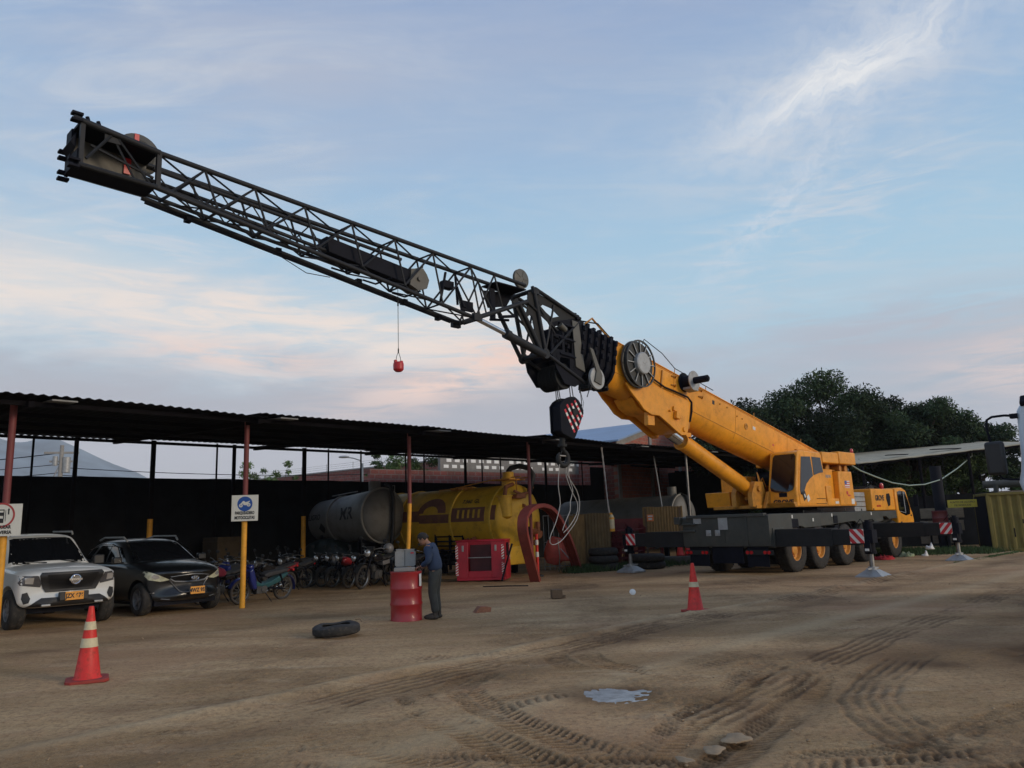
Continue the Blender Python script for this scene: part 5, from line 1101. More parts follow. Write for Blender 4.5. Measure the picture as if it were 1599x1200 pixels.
mb=MB(); M=face_M((.045,0,.765),(0,1,0),(0,0,1)); mb.lathe([(.052,0),(.060,.008),(.066,0)],24,M=M@Matrix.Diagonal((1.35,.8,1,1))); mb.prism([(-.04,-.03),(-.02,-.03),(-.005,.0),(.015,.0),(.02,-.03),(.035,-.03),(.045,.03),(.025,.03),(.015,.01),(-.01,.01),(-.01,.03),(-.025,.03)],'z',0,.012,0,M); mb.build('grille_emblem',CHROME,gr,smooth=30)
plate(body,face_M((.06,.06,.50),(0,1,.0),(-.05,0,1)),'MWZ 952')
mb=MB(); mb.box((-4.1,-.7,.2),(-.35,.7,.32)); mb.build('underbody',BLK,sv)
# ------------------------------------------------------------------ loose things in the yard
def cone(loc,rz,label,h,bands,base=.40,grp='traffic cones'):
    t=thing('traffic_cone',loc,rz,label,'traffic cone',grp); mb=MB(); b=base/2
    pts=[(-b,-b*.75),(-b*.75,-b),(b*.75,-b),(b,-b*.75),(b,b*.75),(b*.75,b),(-b*.75,b),(-b,b*.75)]
    mb.prism(pts,'z',.01,.045); 
    for x,y in ((-b*.75,-b*.75),(b*.75,-b*.75),(b*.75,b*.75),(-b*.75,b*.75)): mb.box((x-.03,y-.03,0),(x+.03,y+.03,.012))
    mb.build('cone_base',CONEB,t,bevel=.008)
    r0,r1=.145,.028; mb=MB(); zs=[.045,.06]+[q for b_ in bands for q in b_]+[h]; zs=sorted(zs)
    rr=lambda z:r0+(r1-r0)*(z-.045)/(h-.045)
    prof=[(r0+.015,.045)]+[(rr(z),z) for z in zs[1:]]+[(.012,h+.004)]
    mb.lathe(prof,32); c=mb.build('cone_shell',CONE,t,smooth=50)
    for z0,z1 in bands:
        mb=MB(); mb.lathe([(rr(z0)+.001,z0),(rr(z0)+.004,z0+.001),(rr(z1)+.004,z1-.001),(rr(z1)+.001,z1)],32); mb.build('reflective_band',CREAM,c,smooth=50)
    return t
cone((-5.19,9.62,0),R(28),'orange-red traffic cone with two cream bands in front of the white pickup',.87,[(.40,.505),(.60,.695)],.46)
cone((3.18,14.46,0),R(40),'orange-red traffic cone with one narrow band standing before the crane',.86,[(.44,.53)],.42)
# steel drum with a toolbox on it
dr_=thing('steel_drum',(-2.10,14.72,0),0,'red steel drum the man is leaning on, with a case on its lid','drum')
mb=MB(); r=.288; prof=[(r*.96,.0),(r+.006,.006),(r+.006,.02),(r-.002,.03)]
for z in (.30,.58): prof+=[(r,z-.035),(r+.012,z-.012),(r+.012,z+.012),(r,z+.035)]
prof+=[(r,.85),(r+.007,.865),(r+.007,.882),(r-.006,.884),(r-.010,.868),(.001,.868)]
mb.lathe(prof,48); mb.build('drum_shell',DRUMR,dr_,smooth=50)
mb=MB(); mb.tube((.1,.12,.868),(.1,.12,.88),.03,14); mb.build('bung_cap',STEEL,dr_)
mb=MB(); mb.box((r-.02,-.18,.62),(r+.012,-.12,.84)); mb.build('paper_label',WHITE,dr_)
bx=thing('equipment_case',(-2.12,14.72,.886),R(3),'grey equipment case with an open lid standing on the red drum','case')
CASE=mat('case_grey',(.24,.235,.22),.5,var=.12,dirt=.35)
mb=MB(); mb.box((-.19,-.15,0),(.19,.10,.07)); mb.build('case_base',CASE,bx,bevel=.008)
mb=MB(); M=T(0,.09,.07)@RX(R(-8)); mb.box((-.195,-.02,.005),(.195,.03,.32),0,M); ld=mb.build('case_lid',CASE,bx,bevel=.008)
mb=MB(); mb.box((-.012,-.027,.02),(-.004,-.021,.31),0,M); 
mb.build('lid_seam',BLACK,ld)
for x in (-.19,.19):
    for z in (.01,.31): mb=MB(); mb.cbox((x,-.0,z),(.035,.07,.035),0,M); mb.build('case_corner',BLK,ld,bevel=.004)
mb=MB(); mb.box((-.2,-.03,.318),(.2,.035,.327),0,M); mb.build('lid_trim',GALV,ld)
mb=MB(); add_mb(mb,text_mb('o',.04,.02,.002),0,M@face_M((.13,-.022,.26),(1,0,0),(0,0,1))); mb.box((.10,-.0225,.24),(.16,-.0215,.27),0,M); mb.build('case_sticker',REDR,ld,smooth=0)
# old tyre lying flat
ty=thing('worn_tyre',(-2.98,12.95,0),R(20),'lone worn tyre lying flat on the dirt in front of the red drum','tyre')
mb=MB(); pr=[]
for k in range(18):
    a=2*math.pi*k/18; pr.append((.28+.105*math.cos(a)*(1 if math.cos(a)<0 else 1.0),.115+.11*math.sin(a)))
pr=[(.225,.03),(.23,.012),(.29,.0),(.35,.02),(.385,.05),(.39,.115),(.385,.18),(.35,.21),(.29,.235),(.23,.218),(.225,.20),(.25,.19),(.33,.17),(.35,.115),(.33,.06),(.25,.035),(.225,.03)]
mb.lathe(pr,44,M=Matrix.Diagonal((.98,.92,.76,1))@RY(R(-3))); o=mb.build('tyre_carcass',RUB,ty,smooth=50)
for v_ in o.data.vertices: v_.co.z+=.014*math.sin(3*math.atan2(v_.co.y,v_.co.x))*(v_.co.z/.2)+.012
mb=MB(); mb.path([(.30,.02,.235),(.38,.0,.24),(.40,-.02,.19)],.014,5); mb.build('torn_bead',mat('torn_cord',(.22,.16,.10),.9),ty)
BRK=mat('brick_block',(.30,.13,.075),.9,var=.25,scale=8,bump=.3,dirt=.5); WOOD=mat('wood_block',(.13,.085,.05),.9,var=.3,scale=10,stretch=(1,1,6))
bk=MB(); bk.prism([(-.17,0),(.15,0),(.18,.10),(.10,.125),(-.05,.13)],'y',-.1,.1); o=bk.build('clay_brick',BRK,None,bevel=.006); o.location=(-.75,15.5,0); o.rotation_euler=(0,0,R(20)); tag(o,'reddish brown brick lying on the dirt right of the standing man','brick')
bk=MB(); bk.box((-.12,-.1,0),(.12,.1,.19)); bk.box((.14,-.05,0),(.2,.03,.06)); o=bk.build('wooden_block',WOOD,None,bevel=.006); o.location=(.84,18.0,0); o.rotation_euler=(0,0,R(10)); tag(o,'dark brown wooden block lying before the red arched beams','block')
bk=MB(); bk.lathe([(.0,0),(.062,0),(.07,.012),(.062,.02),(.001,.022)],24,M=T(0,0,.08)@RX(R(65))); o=bk.build('plastic_lid',WHITE,None,smooth=50); o.location=(2.55,17.9,0); tag(o,'round white lid lying on the dirt left of the banded cone','lid')
# stones
STN=mat('stone',(.30,.215,.13),.95,var=.25,scale=7,bump=.4,bscale=20)
rs=random.Random(12)
def stone(x,y,r,label,flat=.45):
    m_=MB(); m_.sphere((0,0,0),(r,r*rs.uniform(.55,.85),r*flat),20,10); o=m_.build('stone',STN,None,smooth=60)
    for v_ in o.data.vertices: v_.co*=1+rs.uniform(-.08,.08)+.16*math.sin(3*math.atan2(v_.co.y,v_.co.x)+y*9)+.08*math.sin(7*math.atan2(v_.co.y,v_.co.x)+x)
    o.location=(x,y,-.004); o.rotation_euler=(0,0,rs.uniform(0,3)); tag(o,label,'stone',g_); return o
g_='pale flat stones bedded in the dirt at the front'
for x,y,r,lb in ((1.62,6.28,.15,'pale flat stone, farthest of the row bedded in the foreground dirt'),(1.38,6.02,.12,'pale flat stone in the middle of the foreground row'),(1.12,5.80,.08,'pale flat stone at the near left end of the foreground row')): stone(x,y,r,lb,.09)
g_='small stones scattered on the dirt'
m_=MB()
for k in range(420):
    u=rs.random(); y=4.8+18*u*u; x=rs.uniform(-.75,.75)*y; r=rs.uniform(.005,.017)*(1 if rs.random()<.93 else 1.6)
    m_.sphere((x,y,r*.3),(r,r*rs.uniform(.6,1),r*.6),6,4)
o=m_.build('gravel_scatter',STN,None,smooth=60); o['kind']='stuff'; tag(o,'small pebbles scattered over the dirt yard','pebbles',kind='stuff')
# ------------------------------------------------------------------ the man at the drum
SKIN=mat('skin',(.30,.155,.10),.55,var=.08); HAIR=mat('hair',(.018,.014,.012),.8,var=.3,scale=30); SHIRT=mat('blue_shirt',(.018,.036,.082),.85,var=.15,scale=9,bump=.25,bscale=14); TROU=mat('grey_trousers',(.034,.037,.035),.9,var=.2,scale=8,bump=.3,bscale=12); BOOT=mat('dark_boots',(.03,.026,.022),.7,var=.2,dirt=.5)
def skin(name,verts,edges,radii,root,m,parent,sub=2,smooth=60):
    me=bpy.data.meshes.new(name); me.from_pydata(verts,edges,[]); o=bpy.data.objects.new(name,me); COL.objects.link(o)
    sk=o.modifiers.new('skin','SKIN'); sk.use_smooth_shade=True; sk.branch_smoothing=.6
    if not me.skin_vertices:
        pass
    for i,r in enumerate(radii):
        sv_=me.skin_vertices[0].data[i]; sv_.radius=r if isinstance(r,tuple) else (r,r); sv_.use_root=(i==root)
    s=o.modifiers.new('s','SUBSURF'); s.levels=sub; s.render_levels=sub
    bake(o); o.data.materials.append(m); o.parent=parent
    o.data.polygons.foreach_set('use_smooth',[True]*len(o.data.polygons)); return o
man=thing('person',(-1.56,14.78,0),R(168),'man in dark blue long-sleeved shirt and grey trousers, head bowed, leaning on the red drum','person')
# x forward, y left; stands with weight on both feet, upper body bent a little forward
J=dict(pel=(0,0,.90),wai=(.01,0,1.02),che=(.06,0,1.20),upc=(.09,0,1.31),nec=(.13,0,1.385),hd0=(.19,0,1.43),
 shR=(.085,-.175,1.31),shL=(.085,.175,1.31),elR=(.03,-.25,1.06),elL=(.04,.24,1.06),wrR=(.235,-.16,.945),wrL=(.25,.14,.955),
 hiR=(-.005,-.085,.87),hiL=(-.005,.085,.87),knR=(.035,-.10,.48),knL=(.03,.10,.48),anR=(-.01,-.10,.09),anL=(-.03,.11,.09))
names=list(J); ix={n:i for i,n in enumerate(names)}
E_=[('pel','wai'),('wai','che'),('che','upc'),('upc','nec'),('nec','hd0'),('upc','shR'),('upc','shL'),('shR','elR'),('shL','elL'),('elR','wrR'),('elL','wrL'),('pel','hiR'),('pel','hiL'),('hiR','knR'),('hiL','knL'),('knR','anR'),('knL','anL')]
rad=dict(pel=(.11,.085),wai=(.115,.085),che=(.12,.09),upc=(.09,.065),nec=.05,hd0=.05,shR=.045,shL=.045,elR=.040,elL=.040,wrR=.026,wrL=.026,hiR=.062,hiL=.062,knR=.056,knL=.056,anR=.038,anL=.038)
# head as extra vertices of the body skeleton would blur the face: grow head and hands onto the same mesh afterwards
bodym=skin('body',[J[n] for n in names],[(ix[a],ix[b]) for a,b in E_],[rad[n] for n in names],ix['pel'],SKIN,man,2)
bm=bmesh.new(); bm.from_mesh(bodym.data)
HM=T(.225,0,1.455)@RY(R(48))@RZ(0)
# head: sculpted sphere (x forward = face)
hv=[]; hb_=MB(); hb_.sphere((0,0,0),(.096,.076,.118),24,18)
for p in hb_.v:
    x,y,z=p
    if z<-.02: k=1-(-.02-z)/.098*.38; y*=k; x=x*(1-(-.02-z)/.098*.12)+ (.012 if x>0 else .02)
    if x>.05 and abs(y)<.05:
        if abs(y)<.016 and -.045<z<.012: x+=.022*(1-abs(y)/.016)*(1-(z+.045)/.075 if z>-.035 else .5)      # nose
        if .012<abs(y)<.042 and 0<z<.024: x-=.010                                                           # eye sockets
        if z>.024 and z<.05: x+=.004                                                                          # brow
        if -.068<z<-.052: x+=.006                                                                             # lips
        if z<-.09: x+=.008
    hv.append(HM@Vector((x,y,z)))
def graft(vs,fs):
    nv_=[bm.verts.new(v) for v in vs]
    for f in fs:
        try: bm.faces.new([nv_[i] for i in f])
        except Exception: pass
graft(hv,hb_.f)
for s in (-1,1):
    e_=MB(); e_.sphere((-.006,s*.076,-.004),(.018,.008,.030),10,8); graft([HM@v for v in e_.v],e_.f)
def mkhand(wr,fwd,upv,s,curl):
    """palm and five fingers: fwd = finger direction, upv = back of the hand"""
    f=Vector(fwd).normalized(); u=Vector(upv); u=(u-f*u.dot(f)).normalized(); l=u.cross(f)*s
    M=Matrix((f,l,u)).transposed().to_4x4(); M.translation=Vector(wr)
    q=MB(); q.sphere((.045,0,0),(.055,.040,.016),12,8)
    for k,(yy,ln) in enumerate(((-.030,.062),(-.010,.074),(.010,.080),(.029,.074))):
        a=Vector((.085,yy,.0)); pts=[a]; ang=-.2
        for j,seg in enumerate((.45,.32,.23)): ang-=curl*(.5+.3*j); pts.append(pts[-1]+Vector((math.cos(ang),(yy*.6),math.sin(ang)))*ln*seg)
        q.path(pts,[.0095,.009,.008,.0065],7)
    q.path([(.02,.035,-.002),(.045,.058,-.01),(.07,.062,-.022),(.088,.055,-.03)],[.012,.011,.0095,.008],7)
    graft([M@v for v in q.v],q.f)
mkhand(J['wrR'],(.85,.25,-.25),(.2,0,1),-1,.7); mkhand(J['wrL'],(.9,-.3,-.2),(.2,0,1),1,.8)
bmesh.ops.recalc_face_normals(bm,faces=bm.faces); bm.to_mesh(bodym.data); bm.free()
bodym.data.polygons.foreach_set('use_smooth',[True]*len(bodym.data.polygons))
# hair cap
hc=MB(); hc.sphere((-.010,0,.014),(.100,.082,.116),22,16); keep=[]
mask=[not (v.x>.035 and v.z<.062) and not v.z<-.055 and not (v.x>-.01 and v.z<.0) for v in hc.v]
q=MB(); idx={};
for f in hc.f:
    if all(mask[i] for i in f):
        nf_=[]
        for i in f:
            if i not in idx: idx[i]=len(q.v); q.v.append(HM@hc.v[i])
            nf_.append(idx[i])
        q.f.append(nf_); q.m.append(0)
h_=q.build('hair',HAIR,bodym,smooth=60); sm=h_.modifiers.new('s','SOLIDIFY'); sm.thickness=.006; sm.offset=1
def sub(keys,edges,rr,name,m,root,extra=None,sb=2):
    vs=[J[k] if isinstance(k,str) else k for k in keys]; return skin(name,vs,edges,rr,root,m,man,sb)
lerp=lambda a,b,t:tuple(a[i]+(b[i]-a[i])*t for i in range(3))
cufR=lerp(J['elR'],J['wrR'],.86); cufL=lerp(J['elL'],J['wrL'],.86)
K=['pel','wai','che','upc','nec','shR','shL','elR','elL']; vs=[(-.002,0,.835),J['wai'],J['che'],J['upc'],(.112,0,1.365),J['shR'],J['shL'],J['elR'],J['elL'],cufR,cufL,lerp(J['shR'],J['elR'],.5),lerp(J['shL'],J['elL'],.5)]
skin('shirt',vs,[(0,1),(1,2),(2,3),(3,4),(3,5),(3,6),(5,11),(11,7),(6,12),(12,8),(7,9),(8,10)],[(.185,.150),(.19,.150),(.195,.150),(.175,.14),.088,.10,.095,.066,.066,.044,.044,.078,.078],0,SHIRT,man)
vs=[(-.002,0,.99),(-.005,0,.86),J['hiR'],J['hiL'],J['knR'],J['knL'],(-.01,-.10,.11),(-.03,.11,.11),lerp(J['hiR'],J['knR'],.45),lerp(J['hiL'],J['knL'],.45),(.01,-.10,.30),(-.005,.105,.30)]
skin('trousers',vs,[(0,1),(1,2),(1,3),(2,8),(8,4),(3,9),(9,5),(4,10),(10,6),(5,11),(11,7)],[(.185,.150),(.18,.15),.118,.118,.088,.088,.074,.076,.105,.105,.078,.080],0,TROU,man)
for s in (-1,1):
    mb=MB(); mb.sphere((.055,s*.105,.045),(.15,.052,.055),14,8); mb.tube((-.02,s*.105,.05),(-.02,s*.105,.14),.048,12); o=mb.build('boot',BOOT,man,smooth=60)
    for v_ in o.data.vertices: v_.co.z=max(v_.co.z,.004)
# ------------------------------------------------------------------ motorcycles
TKC={'black':mat('tank_black',(.012,.012,.014),.25,var=.1,coat=.5),'red':mat('moto_red',(.25,.015,.02),.3,var=.1,coat=.4),'blue':mat('moto_blue',(.015,.025,.15),.3,var=.15,coat=.4),'teal':mat('moto_teal',(.02,.085,.095),.35,var=.2,coat=.3),'grey':mat('moto_grey',(.16,.16,.17),.4,var=.15),'maroon':mat('moto_maroon',(.16,.02,.04),.35,var=.1),'green':mat('moto_green',(.25,.32,.02),.4,var=.1)}
SEAT=mat('moto_seat',(.03,.03,.032),.7,var=.1); ENG=mat('engine_grey',(.10,.10,.10),.45,metal=.5,var=.25,scale=12,dirt=.3); CORD=mat('dirty_rubber',(.05,.042,.035),.9,var=.2)
def moto(loc,rz,label,col,kind='standard',panel=None,lean=7,helmet=False,scale=1.0):
    t=thing('motorcycle',loc,rz,label,'motorcycle','motorcycles parked under the carport'); t.rotation_euler=Euler((R(-lean),0,rz)); t.scale=(scale,)*3
    wb=.63; r=.29; c=TKC[col]; c2=TKC[panel] if panel else c
    for xx in (-wb,wb):
        M=T(xx,0,r)@RX(math.pi/2); mb=MB(); mb.lathe([(r-.055,-.03),(r-.02,-.042),(r,-.015),(r,.015),(r-.02,.042),(r-.055,.03)],32,M=M,cap=False); w_=mb.build('wheel',CORD,t,smooth=50)
        mb=MB(); mb.lathe([(r-.055,-.022),(r-.07,0),(r-.055,.022),(r-.052,0),(r-.055,-.022)],28,M=M); mb.tube((xx,-.05,r),(xx,.05,r),.045,12)
        for k in range(12):
            a=2*math.pi*k/12; mb.tube((xx,.02*(-1)**k,r),(xx+(r-.06)*math.cos(a),0,r+(r-.06)*math.sin(a)),.004,4)
        mb.build('rim',STEEL,w_,smooth=50)
    mb=MB()
    for s in (-1,1): mb.tube((wb,s*.075,r),(wb-.24,s*.075,.86),.021,8); mb.tube((-wb,s*.09,r),(-.12,s*.07,.34),.020,8); mb.tube((-wb+.05,s*.10,r+.05),(-wb+.20,s*.11,.66),.026,8)
    mb.path([(wb-.24,0,.84),(.15,0,.60),(-.05,0,.32)],.028,8); mb.path([(wb-.23,0,.72),(.30,0,.40),(.22,0,.22),(-.05,0,.24)],.022,8); mb.path([(.2,.07,.62),(-.3,.09,.68),(-.75,.06,.78)],.016,6); mb.path([(.2,-.07,.62),(-.3,-.09,.68),(-.75,-.06,.78)],.016,6)
    mb.tube((-.02,.12,.24),(-.16,.24,.0),.012,6)
    mb.build('frame',BLK,t,smooth=50)
    mb=MB(); mb.cbox((.08,0,.33),(.30,.22,.20)); mb.tube((.16,0,.36),(.27,0,.55 if kind!='step' else .38),.075,14); 
    for k in range(5): mb.cbox((.19+.018*k,0,.42+.03*k if kind!='step' else .37),(.17,.17,.010))
    mb.tube((.02,-.13,.33),(.02,.13,.33),.085,18); mb.build('engine',ENG,t,bevel=.012)
    mb=MB(); mb.path([(.25,-.09,.40),(.33,-.13,.26),(.20,-.14,.18),(-.15,-.15,.20)],.018,8); mb.path([(-.15,-.15,.20),(-.35,-.16,.26),(-.72,-.16,.36)],[.03,.042,.045],12); mb.build('exhaust',CHROME if col!='black' else STEEL,t,smooth=50)
    if kind=='step':
        mb=MB(); mb.prism([(.42,.88),(.52,.80),(.46,.55),(.36,.34),(.26,.36),(.30,.58)],'y',-.17,.17); mb.build('leg_shield',c2,t,bevel=.03)
        mb=MB(); mb.prism([(.36,.60),(.10,.46),(-.15,.50),(-.42,.62),(-.70,.70),(-.66,.62),(-.42,.46),(-.1,.36),(.28,.40)],'y',-.11,.11); mb.build('side_panel',c,t,bevel=.02)
        mb=MB(); mb.prism([(.38,.95),(.50,.90),(.44,.80),(.34,.84)],'y',-.10,.10); mb.build('headlamp_shell',c2,t,bevel=.03)
        mb=MB(); mb.prism([(.05,.68),(-.10,.74),(-.35,.76),(-.55,.79),(-.70,.80),(-.68,.72),(-.3,.64),(0,.60)],'y',-.12,.12); mb.build('seat',SEAT,t,bevel=.03)
    else:
        mb=MB(); mb.prism([(.38,.74),(.34,.86),(.22,.90),(.02,.84),(-.10,.74),(-.02,.64),(.25,.64)],'y',-.13,.13); mb.build('fuel_tank',c,t,bevel=.05)
        mb=MB(); mb.prism([(-.06,.76),(-.25,.73),(-.40,.76),(-.75,.84),(-.78,.78),(-.4,.69),(-.05,.68)],'y',-.12,.12); mb.build('seat',SEAT,t,bevel=.025)
        mb=MB(); mb.prism([(-.08,.66),(-.45,.68),(-.82,.80),(-.90,.84),(-.86,.76),(-.5,.58),(-.12,.54)],'y',-.10,.10); mb.build('side_panel',c2,t,bevel=.02)
        mb=MB(); mb.tube((wb-.26,0,.86),(wb-.10,0,.86),.085,18,.095); mb.cbox((wb-.24,0,.97),(.08,.2,.09)); mb.build('headlamp',PLAS,t,smooth=50)
        mb=MB(); mb.lathe([(.09,0),(.07,.02),(.001,.028)],18,M=T(wb-.10,0,.86)@RY(math.pi/2)); mb.build('headlamp_lens',LAMPS,t,smooth=50)
    for rr_,a0,a1,xx in ((r+.035,20,150,wb),(r+.05,60,190,-wb)):
        mb=MB()
        pts=[(xx+rr_*math.cos(R(a)),r+rr_*math.sin(R(a))) for a in range(a0,a1+1,10)]
        for k in range(len(pts)-1):
            a,b=pts[k],pts[k+1]; mb.add([(a[0],-.06,a[1]),(a[0],.06,a[1]),(b[0],.06,b[1]),(b[0],-.06,b[1]),(a[0],-.06,a[1]+.012),(a[0],.06,a[1]+.012),(b[0],.06,b[1]+.012),(b[0],-.06,b[1]+.012)],[(0,1,2,3),(7,6,5,4),(0,4,5,1),(2,6,7,3),(1,5,6,2),(3,7,4,0)])
        mb.build('mudguard',c2 if kind=='step' else PLAS,t,smooth=60)
    mb=MB(); mb.path([(wb-.24,0,.90),(wb-.26,.13,.97),(wb-.30,.26,1.0),(wb-.42,.37,.97)],.013,7); mb.path([(wb-.24,0,.90),(wb-.26,-.13,.97),(wb-.30,-.26,1.0),(wb-.42,-.37,.97)],.013,7); hb2=mb.build('handlebar',STEEL,t,smooth=50)
    for s in (-1,1):
        mb=MB(); mb.tube((wb-.36,s*.33,.985),(wb-.44,s*.385,.968),.019,8); mb.build('grip',RUB,hb2)
        mb=MB(); mb.path([(wb-.30,s*.24,1.0),(wb-.27,s*.30,1.10),(wb-.30,s*.34,1.16)],.006,5); mb.sphere((wb-.30,s*.35,1.18),(.014,.065,.042),12,8); mb.build('mirror',PLAS,hb2,smooth=50)
    mb=MB(); mb.cbox((-.88,0,.74),(.05,.13,.06)); mb.build('tail_light',TRED,t,bevel=.01)
    if helmet:
        mb=MB(); mb.sphere((-.45,0,.94),(.15,.13,.13),18,12); mb.build('luggage_box',TKC['grey'],t,smooth=60)
    return t
def at_px_dir(a,b): return math.atan2(b[1]-a[1],b[0]-a[0])
moto((-6.42,19.70,0),at_px_dir((-5.95,20.35),(-6.89,19.01)),'teal and black step-through motorcycle, side on, with a blue front, nearest the sign post','teal','step','blue',lean=6)
moto((-7.65,20.1,0),R(-110),'dark motorcycle squeezed between the black SUV and the yellow sign post','maroon','standard','black')
moto((-7.0,22.1,0),R(-125),'black motorcycle with red tail panel behind the teal one','black','standard','red')
moto((-8.2,22.4,0),R(-100),'purple-fronted dark scooter behind the sign post, half hidden by the SUV','maroon','step','blue')
moto((-9.0,25.3,0),R(-120),'black motorcycle deep in shade left of the yellow inner post','black','standard','grey')
moto((-6.15,25.0,0),R(-118),'black motorcycle facing out, leftmost of the row before the tarpaulin','black','standard')
moto((-5.25,24.3,0),R(-128),'red-tanked motorcycle with pale stripe in the middle of the shaded row','red','standard','grey')
moto((-4.25,23.4,0),R(-112),'large black motorcycle with a grey top case facing out left of the drum','black','standard','grey',helmet=True,scale=1.18)
moto((-3.35,24.1,0),R(-105),'chrome-fronted black motorcycle partly hidden by the red drum','black','standard','black',scale=1.05)
moto((-4.9,26.4,0),R(-100),'black motorcycle with a lime green panel, farthest back of the row','black','standard','green')
moto((-7.9,27.2,0),R(-135),'black motorcycle in deep shade behind the yellow inner post','black','step','black')
for (x,y,a,c_,k_,lb) in ((-6.75,23.3,-118,'black','standard','black motorcycle between the teal one and the yellow inner post'),(-8.9,23.6,-108,'black','step','black scooter behind the purple-fronted one'),(-5.7,24.7,-122,'grey','standard','grey-tanked motorcycle wedged left of the red-tanked one'),(-4.75,23.85,-116,'black','standard','black motorcycle between the red-tanked one and the large one'),(-3.8,25.2,-110,'black','standard','black motorcycle behind the large one with the top case'),(-7.2,25.6,-120,'black','standard','black motorcycle left of the row, in front of the white tank end')):
    moto((x,y,0),R(a),lb,c_,k_,'black')
# covered car
TARP=mat('tarpaulin_green',(.014,.026,.022),.55,var=.3,scale=3,bump=.4,bscale=5)
cc=thing('covered_car',(-6.7,30.0,0),R(-38),'low car hidden under a dark green tarpaulin below the white tank','covered car')
sts=[half(1.9+.0,.70,.15,.45,.66,.74,.2,.95,.8,.02),half(1.5,.86,.06,.5,.78,.88,.1,.98,.8,.03),half(.7,.90,.04,.5,.86,1.02,.0,.98,.8,.04),half(.1,.90,.04,.5,.95,1.36,0,.98,.66,.05),half(-.9,.90,.04,.5,.95,1.42,0,.98,.66,.05),half(-1.6,.88,.04,.5,.9,1.10,0,.98,.75,.04),half(-2.2,.84,.06,.5,.8,.90,0,.98,.8,.03)]
o=loft('tarpaulin',sts,TARP,cc,3)
for v_ in o.data.vertices:
    v_.co+=Vector((0,1,0))*(.03*math.sin(v_.co.x*9+v_.co.z*5))*(1 if v_.co.y>0 else -1)
# ------------------------------------------------------------------ tanks
TY=mat('tank_yellow',(.66,.38,.022),.5,var=.14,scale=1.2,dirt=.55,dirtcol=(.22,.11,.03),bump=.05,bscale=4); TYR=mat('tank_ring',(.72,.46,.05),.5,var=.12,dirt=.3); TBR=mat('faded_maroon_paint',(.17,.065,.04),.6,var=.35,scale=2,dirt=.5,dirtcol=(.35,.2,.04))
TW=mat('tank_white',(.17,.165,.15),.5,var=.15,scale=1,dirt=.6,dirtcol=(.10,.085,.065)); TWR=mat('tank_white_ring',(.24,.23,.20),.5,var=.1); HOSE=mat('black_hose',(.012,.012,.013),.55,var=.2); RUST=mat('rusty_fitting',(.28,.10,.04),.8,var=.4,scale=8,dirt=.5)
def tank(name,near,far,r0,r1,label,mm,ring,rings,gap=.0,dome=.34,group=None):
    near=Vector(near); far=Vector(far); ax=(far-near); Lg=ax.length; rz=math.atan2(-ax.y,-ax.x); pit=math.atan2(ax.z,math.hypot(ax.x,ax.y))
    t=thing(name,(near.x,near.y,0),rz,label,'tank',group)
    # local: x towards the near (right) end; tank runs to -x
    A=T(0,0,near.z)@RY(pit)@RY(-math.pi/2)   # lathe z -> -x
    prof=[(.001,-dome)]+[(r0*math.sin(R(a)),-dome*math.cos(R(a))) for a in (15,30,45,60,75)]+[(r0,0)]
    prof+=[(r0+(r1-r0)*k/8,Lg*k/8) for k in range(1,9)]+[(r1*math.cos(R(a)),Lg+dome*.9*math.sin(R(a))) for a in (15,35,55,75)]+[(.001,Lg+dome*.9)]
    mb=MB(); mb.lathe(prof,56,M=A); sh=mb.build('shell',mm,t,smooth=45)
    for f in rings:
        rr_=r0+(r1-r0)*f; mb=MB(); mb.lathe([(rr_,Lg*f-.035),(rr_+.045,Lg*f-.03),(rr_+.045,Lg*f+.03),(rr_,Lg*f+.035)],56,M=A); mb.build('stiffening_ring',ring,sh,smooth=30)
    mb=MB(); mb.box((-Lg,-.42,.55),(-.1,-.30,.75)); mb.box((-Lg,.30,.55),(-.1,.42,.75))
    for xx in (-.6,-Lg*.5,-Lg+.5): mb.box((xx-.08,-.6,.6),(xx+.08,.6,near.z-r0*.6)); mb.box((xx-.10,-.55,0),(xx+.10,-.42,.6)); mb.box((xx-.1,.42,0),(xx+.1,.55,.6))
    mb.build('support_frame',BLK,t)
    return t,sh,A,Lg
def drape(sh_r,A,Lg,f0,f1,a0,a1,name,m,parent,off=.006,poly=None):
    """patch on a cylinder: fraction along, angle in degrees above the horizontal on the camera side"""
    mb=MB(); P_=[];
    pts=poly or [(f0,a0),(f1,a0),(f1,a1),(f0,a1)]
    n=max(6,int(abs(a1-a0)/4))
    for j in range(n+1):
        for i in (0,1):
            f=f0+(f1-f0)*i; a=R(a0+(a1-a0)*j/n); rr_=sh_r(f)+off; P_.append(A@Vector((rr_*math.sin(a),-rr_*math.cos(a)*CAMS,Lg*f)))
    for j in range(n): mb.f.append([2*j,2*j+1,2*j+3,2*j+2]); mb.m.append(0)
    mb.v=P_; return mb.build(name,m,parent,smooth=60)
CAMS=1
def on_tank(src,sh_r,A,Lg,f,a,name,m,parent,off=.012):
    """wrap flat artwork (x right, y up, metres) round the shell at fraction f, angle a"""
    mb=MB(); vs=[]
    for p in src.v:
        ff=f-p.x/Lg; rr_=sh_r(ff)+off+p.z; an=R(a)+p.y/rr_; vs.append(A@Vector((rr_*math.sin(an),-rr_*math.cos(an)*CAMS,Lg*ff)))
    mb.v=vs; mb.f=[list(f_) for f_ in src.f]; mb.m=[0]*len(mb.f); return mb.build(name,m,parent,smooth=0)
